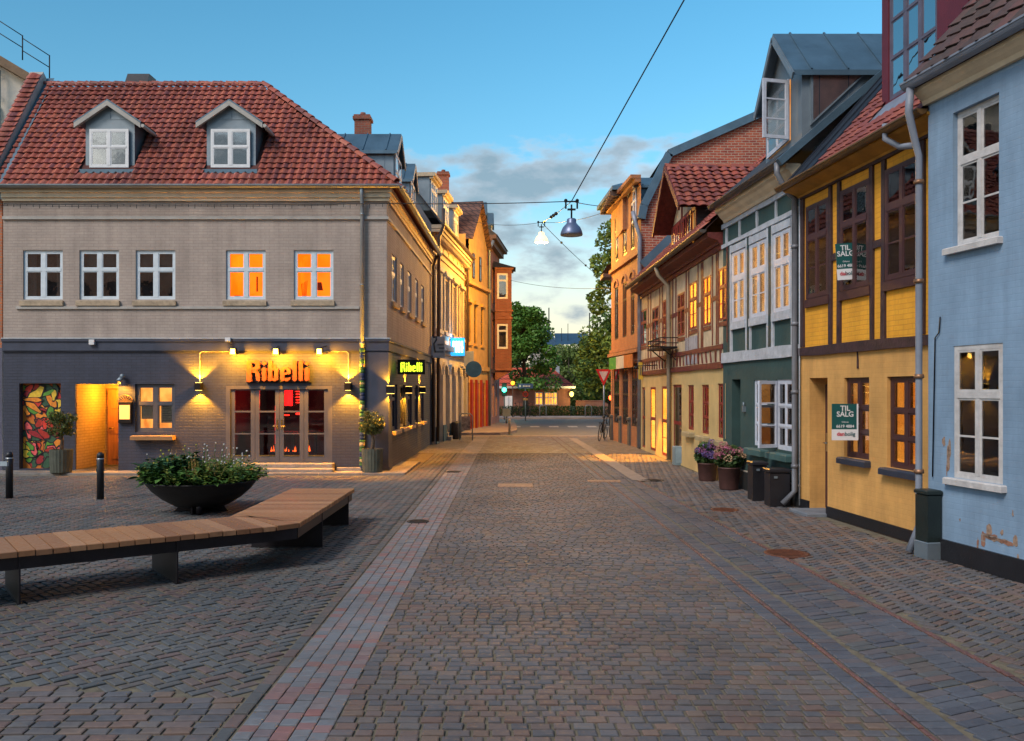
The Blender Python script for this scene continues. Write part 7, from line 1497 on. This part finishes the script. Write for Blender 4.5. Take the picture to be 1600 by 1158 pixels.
def gl_(t):
    s_ = 55/FPX; x = (788-800)*s_; m = MB(); m.box(x-.16, x+.16, 54.9, 55.05, 1.55, 2.4); m.build('signal_head', IRON, t); m = MB(); m.ball((x, 54.86, 1.95), (.14, .05, .14), 12, 8); m.build('green_lens', glow('green_light', (.05, 1, .55), 7), t)
sign_post('traffic_light', 'traffic light glowing green at the far crossing', 'traffic light', (788-800)/FPX*55, 55.1, 2.4, gl_); light('POINT', 'green_light', ((788-800)/FPX*55, 54.5, 2.0), 14, (.1, 1, .6), shadow_soft_size=.1)
def bs_(t):
    s_ = 55/FPX; m = MB(); m.box((809-800)*s_, (833-800)*s_, 54.9, 54.94, 2+(608-607)*s_, 2+(608-599.5)*s_); m.build('blue_panel', mat('blue_sign', (.03, .12, .32), .5, bump=0), t); m = MB(); m.box((811-800)*s_, (814-800)*s_, 54.88, 54.899, 2+(608-605)*s_, 2+(608-601.5)*s_)
    for k in range(5): m.box((817+k*2.4-800)*s_, (818.6+k*2.4-800)*s_, 54.88, 54.899, 2+(608-604.6)*s_, 2+(608-602)*s_)
    m.build('sign_print', SWH, t)
sign_post('direction_sign', 'blue direction sign board on a post in front of the hedge', 'road sign', (821-800)/FPX*55, 55, 2.3, bs_)
def np_(t):
    s_ = 54/FPX; cx = (821-800)*s_; cz = 2+(608-616)*s_; m = MB(); C = lambda r: [(cx+r*math.cos(2*math.pi*k/20), cz+r*math.sin(2*math.pi*k/20)) for k in range(20)]; m.prism(C(.19), 53.9, 53.92); m.build('red_ring', MATS['traffic_red'], t); m = MB(); m.prism(C(.13), 53.885, 53.899); m.build('inner_disc', mat('dark_disc', (.12, .03, .05), .5, bump=0), t); m = MB(); m.beam((cx-.12, 53.87, cz+.12), (cx+.12, 53.87, cz-.12), .012, .04, (0, 1, 0)); m.build('slash', MATS['traffic_red'], t)
    m = MB(); m.box(cx-.15, cx+.15, 53.9, 53.92, cz-.38, cz-.25); m.build('plate', mat('yellow_plate', (.5, .32, .12), .5, bump=0), t)
sign_post('prohibition_sign', 'round red ringed prohibition sign below the blue direction sign', 'road sign', (821-800)/FPX*54, 54, 1.9, np_, .03)
t = thing('signal_post', 'slim post with an orange red pedestrian light beside the give way sign', 'traffic light', (4.05, 35.8, 0)); m = MB(); m.tube([(4.08, 36, 0), (4.08, 36, 1.9)], .03, 6); m.build('post', IRON, t); m = MB(); m.box(4.0, 4.16, 35.9, 36.0, 1.4, 1.9); m.build('signal_head', IRON, t); m = MB(); m.ball((4.08, 35.88, 1.64), (.06, .03, .10), 8, 6); m.build('red_lens', glow('orange_red_light', (1, .10, .02), 5), t)
def bike(M, label, grp=None):
    t = thing('bicycle', label, 'bicycle', (0, 0, 0), group=grp); t.matrix_basis = M; W[t.name] = M
    for x in (0, 1.05):
        m = MB(); n_ = 24; m.tube([(x+.33*math.cos(2*math.pi*k/n_), 0, .34+.33*math.sin(2*math.pi*k/n_)) for k in range(n_+1)], .017, 5, False)
        for k in range(10): a = 2*math.pi*k/10; m.tube([(x, 0, .34), (x+.32*math.cos(a), 0, .34+.32*math.sin(a))], .003, 3, False)
        m.build('wheel', IRON, t, M)
    m = MB(); BB_ = (.45, 0, .30); ST = (.32, 0, .78); HT = (.86, 0, .80); HB = (.90, 0, .62)
    for a, b in ((BB_, ST), (ST, HT), (BB_, HB), (HT, HB), ((0, 0, .34), BB_), ((0, 0, .34), ST), (HB, (1.05, 0, .34))): m.tube([a, b], .016, 5)
    m.build('frame', IRON, t, M); m = MB(); m.tube([HT, (.84, 0, .98)], .014, 5); m.tube([(.72, -.27, 1.0), (.84, -.1, 1.0), (.84, .1, 1.0), (.72, .27, 1.0)], .013, 5); m.build('handlebar', IRON, t, M)
    m = MB(); m.tube([ST, (.29, 0, .90)], .013, 5); m.ball((.27, 0, .93), (.13, .07, .04), 8, 4); m.build('saddle', IRON, t, M); m = MB(); m.tube([BB_, (.45, -.08, .30), (.45, -.08, .14), (.45, -.15, .14)], .01, 4); m.tube([BB_, (.45, .08, .30), (.45, .08, .46), (.45, .15, .46)], .01, 4); m.lathe([(.09, 0), (.09, .01)], 0, 0, 12) if False else None; m.build('pedals', IRON, t, M); m = MB(); m.box(-.25, .05, -.06, .06, .70, .72); m.tube([(-.2, .05, .71), (0, .05, .36)], .008, 4); m.tube([(-.2, -.05, .71), (0, -.05, .36)], .008, 4); m.build('rack', IRON, t, M)
    return t
b0 = bike(TR(3.36, 33.3, 0, R(72)) @ Matrix.Rotation(R(8), 4, 'X'), 'dark bicycle parked against the corner of the orange brick building')
for i, (x, y, a) in enumerate(((.1, 59.0, 60), (.75, 59.1, 40), (1.2, 59.0, 100))): copy_thing(b0, TR(x, y, .1, R(a)), ['bicycle parked before the hedge at far left, leftmost of three', 'bicycle parked before the hedge, middle of three', 'bicycle parked before the hedge, rightmost of three'][i], 'bicycles before the hedge')
for i, x in enumerate((1.9, 5.0)):
    t = thing('cycle_rack', ['thin metal hoop rack by the bicycles at the hedge', 'thin metal hoop rack further right along the hedge'][i], 'cycle rack', (x, 59, .1), group='hoop racks at the hedge'); m = MB(); m.tube([(x, 59, .1), (x, 59, .8), (x+.08, 59, .9), (x+.35, 59, .9), (x+.43, 59, .8), (x+.43, 59, .1)], .025, 6); m.build('hoop', ZINC, t)
t = thing('cabinet', 'white service cabinet left of the brick kiosk behind the hedge', 'cabinet', (-.3, 62, 0)); m = MB(); m.cbox(-.5, .05, 62.3, 62.7, 0, 1.5, .02); m.build('cabinet_body', WHITE, t); m = MB(); m.box(-.24, -.22, 62.28, 62.299, .1, 1.45); m.build('door_gap', IRON, t)
# hedge
hr = random.Random(41); m = MB(); x = -8
for k in range(150): X = -8+k*.12+hr.uniform(-.05, .05); leafcloud(m, (X, 62, .42), (.22, .38, .38), 110, .11, hr, shell=.3)
h = m.build('hedge', leafmat('hedge_leaves', (.012, .032, .006), (.04, .075, .015)), None, label='low clipped green hedge along the far pavement', cat='hedge')
# brick kiosk with red hip roof
kx0, kx1, ky = -2.0, 4.45, 66.0; t = thing('kiosk_house', 'low red brick kiosk with hipped red roof and lit windows beyond the crossing', 'house', (1.2, 66, 0)); Fk = Fac((kx0, ky), (kx1, ky)); s_ = ky/FPX
def ku(px): return (px-800)*s_-kx0
kw = [(ku(836), ku(848.5), .78, 1.75), (ku(851), ku(871), .78, 1.75)]
m = MB(); wall(m, 0, Fk.L, 0, 2.2, kw, depth=.1); m.face([(Fk.L, 0, 0), (Fk.L, 6, 0), (Fk.L, 6, 2.2), (Fk.L, 0, 2.2)]); m.face([(0, 0, 0), (0, 0, 2.2), (0, 6, 2.2), (0, 6, 0)]); m.build('wall', brick('kiosk_brick', (.34, .12, .09), (.28, .10, .08), (.25, .17, .13)), t, Fk.M)
for i, a in enumerate(kw): window(t, Fk.M, *a, WHITE, v=.03, cols=2 if i == 0 else 4, rows=(.4,), fw=.06, bw=.06, tw=.05, inside=AMBER_ROOM, rd=.6, glass=LITG)
A = [(kx0-.3, ky-.4, 2.2), (kx1+.35, ky-.4, 2.2), (kx1+.35, ky+6.4, 2.2), (kx0-.3, ky+6.4, 2.2)]; T1, T2 = (kx0+2, ky+3, 3.7), (3.17, ky+3, 3.7); m = MB(); m.face([A[0], A[1], T2, T1]); m.face([A[1], A[2], T2]); m.face([A[2], A[3], T1, T2]); m.face([A[3], A[0], T1]); m.build('roof', brick('bright_red_tiles', (.80, .13, .06), (.68, .10, .05), (.15, .02, .015), bw=.3, rh=.35, ms=.03), t)
m = MB(); m.box(kx0-.3, kx1+.38, ky-.45, ky-.38, 2.05, 2.22); m.build('fascia', WHITE, t)
m = MB(); m.box((866-800)*s_, (877-800)*s_, ky+2.5, ky+3.1, 2.8, 3.95); m.box((865-800)*s_, (878-800)*s_, ky+2.45, ky+3.15, 3.95, 4.03); m.build('chimney', mat('pale_chimney', (.5, .55, .6), .7), t)
t2 = thing('kiosk_lamp', 'glowing wall lamp at the right corner of the kiosk', 'lamp', (4.6, 65.6, 1.6)); m = MB(); m.ball((4.52, 65.6, 1.62), (.16, .12, .2), 10, 8); m.build('globe', glow('kiosk_lamp_glow', (1, .75, .18), 1.6), t2); m = MB(); m.beam((4.4, 66, 1.75), (4.52, 65.6, 1.75), .05, .05); m.build('arm', IRON, t2)
light('POINT', 'kiosk_lamp_light', (4.7, 65.1, 1.6), 60, (1, .75, .25), shadow_soft_size=.2)
t2 = thing('street_light_far', 'small orange street light glowing among the leaves left of the blue sign', 'lamp', (.05, 58, 0)); m = MB(); m.tube([(.05, 58.2, .1), (.05, 58.2, 2.4)], .03, 6); m.build('post', IRON, t2); m = MB(); m.ball((.05, 58, 2.4), .14, 10, 8); m.build('globe', glow('orange_globe', (1, .35, .02), 1.5), t2); light('POINT', 'orange_globe_light', (.05, 57.6, 2.4), 40, (1, .45, .08), shadow_soft_size=.2)
t = thing('brick_garden_wall', 'low dark red brick wall right of the kiosk', 'wall', (8, 66, 0)); Fk2 = Fac((4.9, 66.5), (26, 66.5)); m = MB(); m.box(0, Fk2.L, 0, .3, 0, 1.05); m.box(0, Fk2.L, -.04, .34, 1.05, 1.13); m.build('wall_body', MATS['kiosk_brick'], t, Fk2.M)
# trees
def tree(label, x, y, h, cr, cz, leaf, dk, lt, seed, n=9000, clumps=34, trunk=.22, bark=(.05, .04, .03), cone=0, name='deciduous_tree', nm='tree_leaves', gz=0):
    r = random.Random(seed); t = thing(name, label, 'tree', (x, y, 0)); M = TR(x, y, 0); tr = MB(); top = (r.uniform(-.3, .3), r.uniform(-.3, .3), h*.8)
    tr.tube([(0, 0, -.1), (.05, 0, h*.2), (top[0]*.5, top[1]*.5, h*.5), top], [trunk, trunk*.8, trunk*.5, trunk*.12], 8)
    C = []
    for k in range(clumps):
        f = r.random(); z = cz[0]+(cz[1]-cz[0])*f; taper = 1-(f**1.6)*cone if cone else math.sqrt(max(.08, 1-((f-.45)/.62)**2)); a = r.uniform(0, 6.28); q = cr*taper*math.sqrt(r.uniform(.1, 1)); C.append((q*math.cos(a), q*math.sin(a), z, cr*r.uniform(.2, .36)))
    for c in C[::3]: z0 = max(h*.15, c[2]-r.uniform(.8, 2)); tr.tube([(top[0]*.4, top[1]*.4, z0), (c[0]*.5, c[1]*.5, (z0+c[2])/2+.2), c[:3]], [trunk*.35, trunk*.2, trunk*.06], 5, False)
    tr.build('trunk', mat('bark_%s' % nm, bark, .9, var=.3, scale=6, bump=.5), t, M); m = MB()
    for c in C: leafcloud(m, c[:3], (c[3], c[3], c[3]*.8), n//clumps, leaf, r, shell=.45)
    m.build('crown', leafmat(nm, dk, lt), t, M); return t
tree('large bushy bright green tree left of the kiosk', .95, 63.6, 8.2, 2.5, (2.3, 7.9), .26, (.03, .10, .015), (.12, .27, .045), 3, n=15000, clumps=60, cone=.72, nm='bright_green')
tree('drooping pale green tree behind the kiosk roof', 5.2, 80, 6.2, 2.4, (1.0, 5.6), .24, (.06, .11, .025), (.16, .22, .05), 5, n=9000, nm='willow_green')
tree('tall willow like tree left of the dark tree at far right', 6.6, 86, 7.0, 3.0, (1, 6.2), .26, (.06, .11, .025), (.16, .22, .05), 6, n=9000, nm='willow_green')
tree('tall dark green tree with olive tinted leaves rising beside the orange brick building', 6.45, 50, 12.0, 2.6, (2.0, 11.4), .24, (.03, .075, .014), (.16, .25, .045), 7, n=16000, clumps=70, cone=.62, nm='dark_olive')
tree('dark broad tree lower right behind the give way sign', 6.6, 58, 7.0, 2.5, (1.0, 6.6), .26, (.03, .06, .012), (.14, .18, .04), 8, n=9000, nm='dark_olive')
tree('low light green bush behind the brick garden wall', 6.5, 69, 3.2, 1.6, (.7, 2.9), .2, (.03, .09, .02), (.09, .18, .04), 9, n=5000, clumps=22, name='bush', nm='bush_green')
tree('broad dark tree behind the corner house on the left', -3.6, 72, 9.0, 3.4, (1.2, 8.5), .28, (.012, .03, .008), (.05, .08, .02), 10, n=8000, nm='dark_olive')
tree('dark tree filling the gap behind the kiosk at the right', 9.3, 78, 8.5, 3.6, (.8, 8.0), .28, (.012, .03, .008), (.06, .085, .02), 12, n=9000, nm='dark_olive')
for i in range(7): tree(['distant tree in the park, first from left', 'distant tree in the park, second from left', 'distant tree in the park, third from left', 'distant tree in the park, fourth from left', 'distant tree in the park, fifth from left', 'distant tree in the park, sixth from left', 'distant tree in the park, seventh from left'][i], -14+i*6.4, 104+4*(i % 3), 6.5+(i % 3)*.9, 4.2, (.3, 5.6+(i % 3)*.8), .4, (.04, .08, .02), (.11, .16, .04), 30+i, n=4500, nm='far_green')
# distant station building with blue hipped roofs
t = thing('station_building', 'distant building with blue hipped roof and lit upper windows above the trees', 'building', (8, 140, 0)); s_ = 140/FPX; Fz = Fac((3.0, 140), (15.2, 140))
m = MB(); m.box(0, 12.2, 0, 8, 0, 8.6); m.build('wall', mat('pale_station_wall', (.45, .40, .38), .8), t, Fz.M)
ST_ = mat('blue_slate', (.035, .075, .13), .5, var=.15)
m = MB(); x = [(843-800)*s_, (871-800)*s_, (858-800)*s_]; m.face([(x[0], 139.5, 8.9), (x[1], 139.5, 8.9), (x[2], 143, 12.2)]); m.face([(x[1], 139.5, 8.9), (x[1]+1, 147, 8.9), (x[2], 143, 12.2)]); m.face([((868-800)*s_, 139.6, 9.2), ((922-800)*s_, 139.6, 9.2), ((922-800)*s_, 144, 11.3), ((868-800)*s_, 144, 11.3)]); m.build('roof', ST_, t)
m = MB(); m.box((842-800)*s_, (872-800)*s_, 139.4, 139.9, 8.3, 8.9); m.build('gable_band', WHITE, t)
for k, (a, b) in enumerate(((887, 891), (893, 897), (901, 904), (906, 909), (885, 907))): m = MB(); (m.box((a-800)*s_, (b-800)*s_, 139.3, 139.45, 6.4, 8.0) if k < 4 else m.box((a-800)*s_, (b-800)*s_, 139.3, 139.45, 4.9, 5.4)); m.build('window', glow('station_glow', (1, .62, .16), 2.2), t)
for i, (px, pt_) in enumerate(((858, 480), (878, 512), (888, 505), (922, 488))): t = thing('mast', ['tall thin mast on the pointed blue roof', 'short thin mast right of the pointed roof', 'thin mast above the middle of the blue roof', 'tall thin mast at the right end of the blue roof'][i], 'mast', ((px-800)*s_, 141, 0), group='masts on the distant roof'); m = MB(); m.tube([((px-800)*s_, 141, 6), ((px-800)*s_, 141, 2+(608-pt_)*s_)], .10 if i in (0, 3) else .05, 5); m.build('pole', IRON, t)
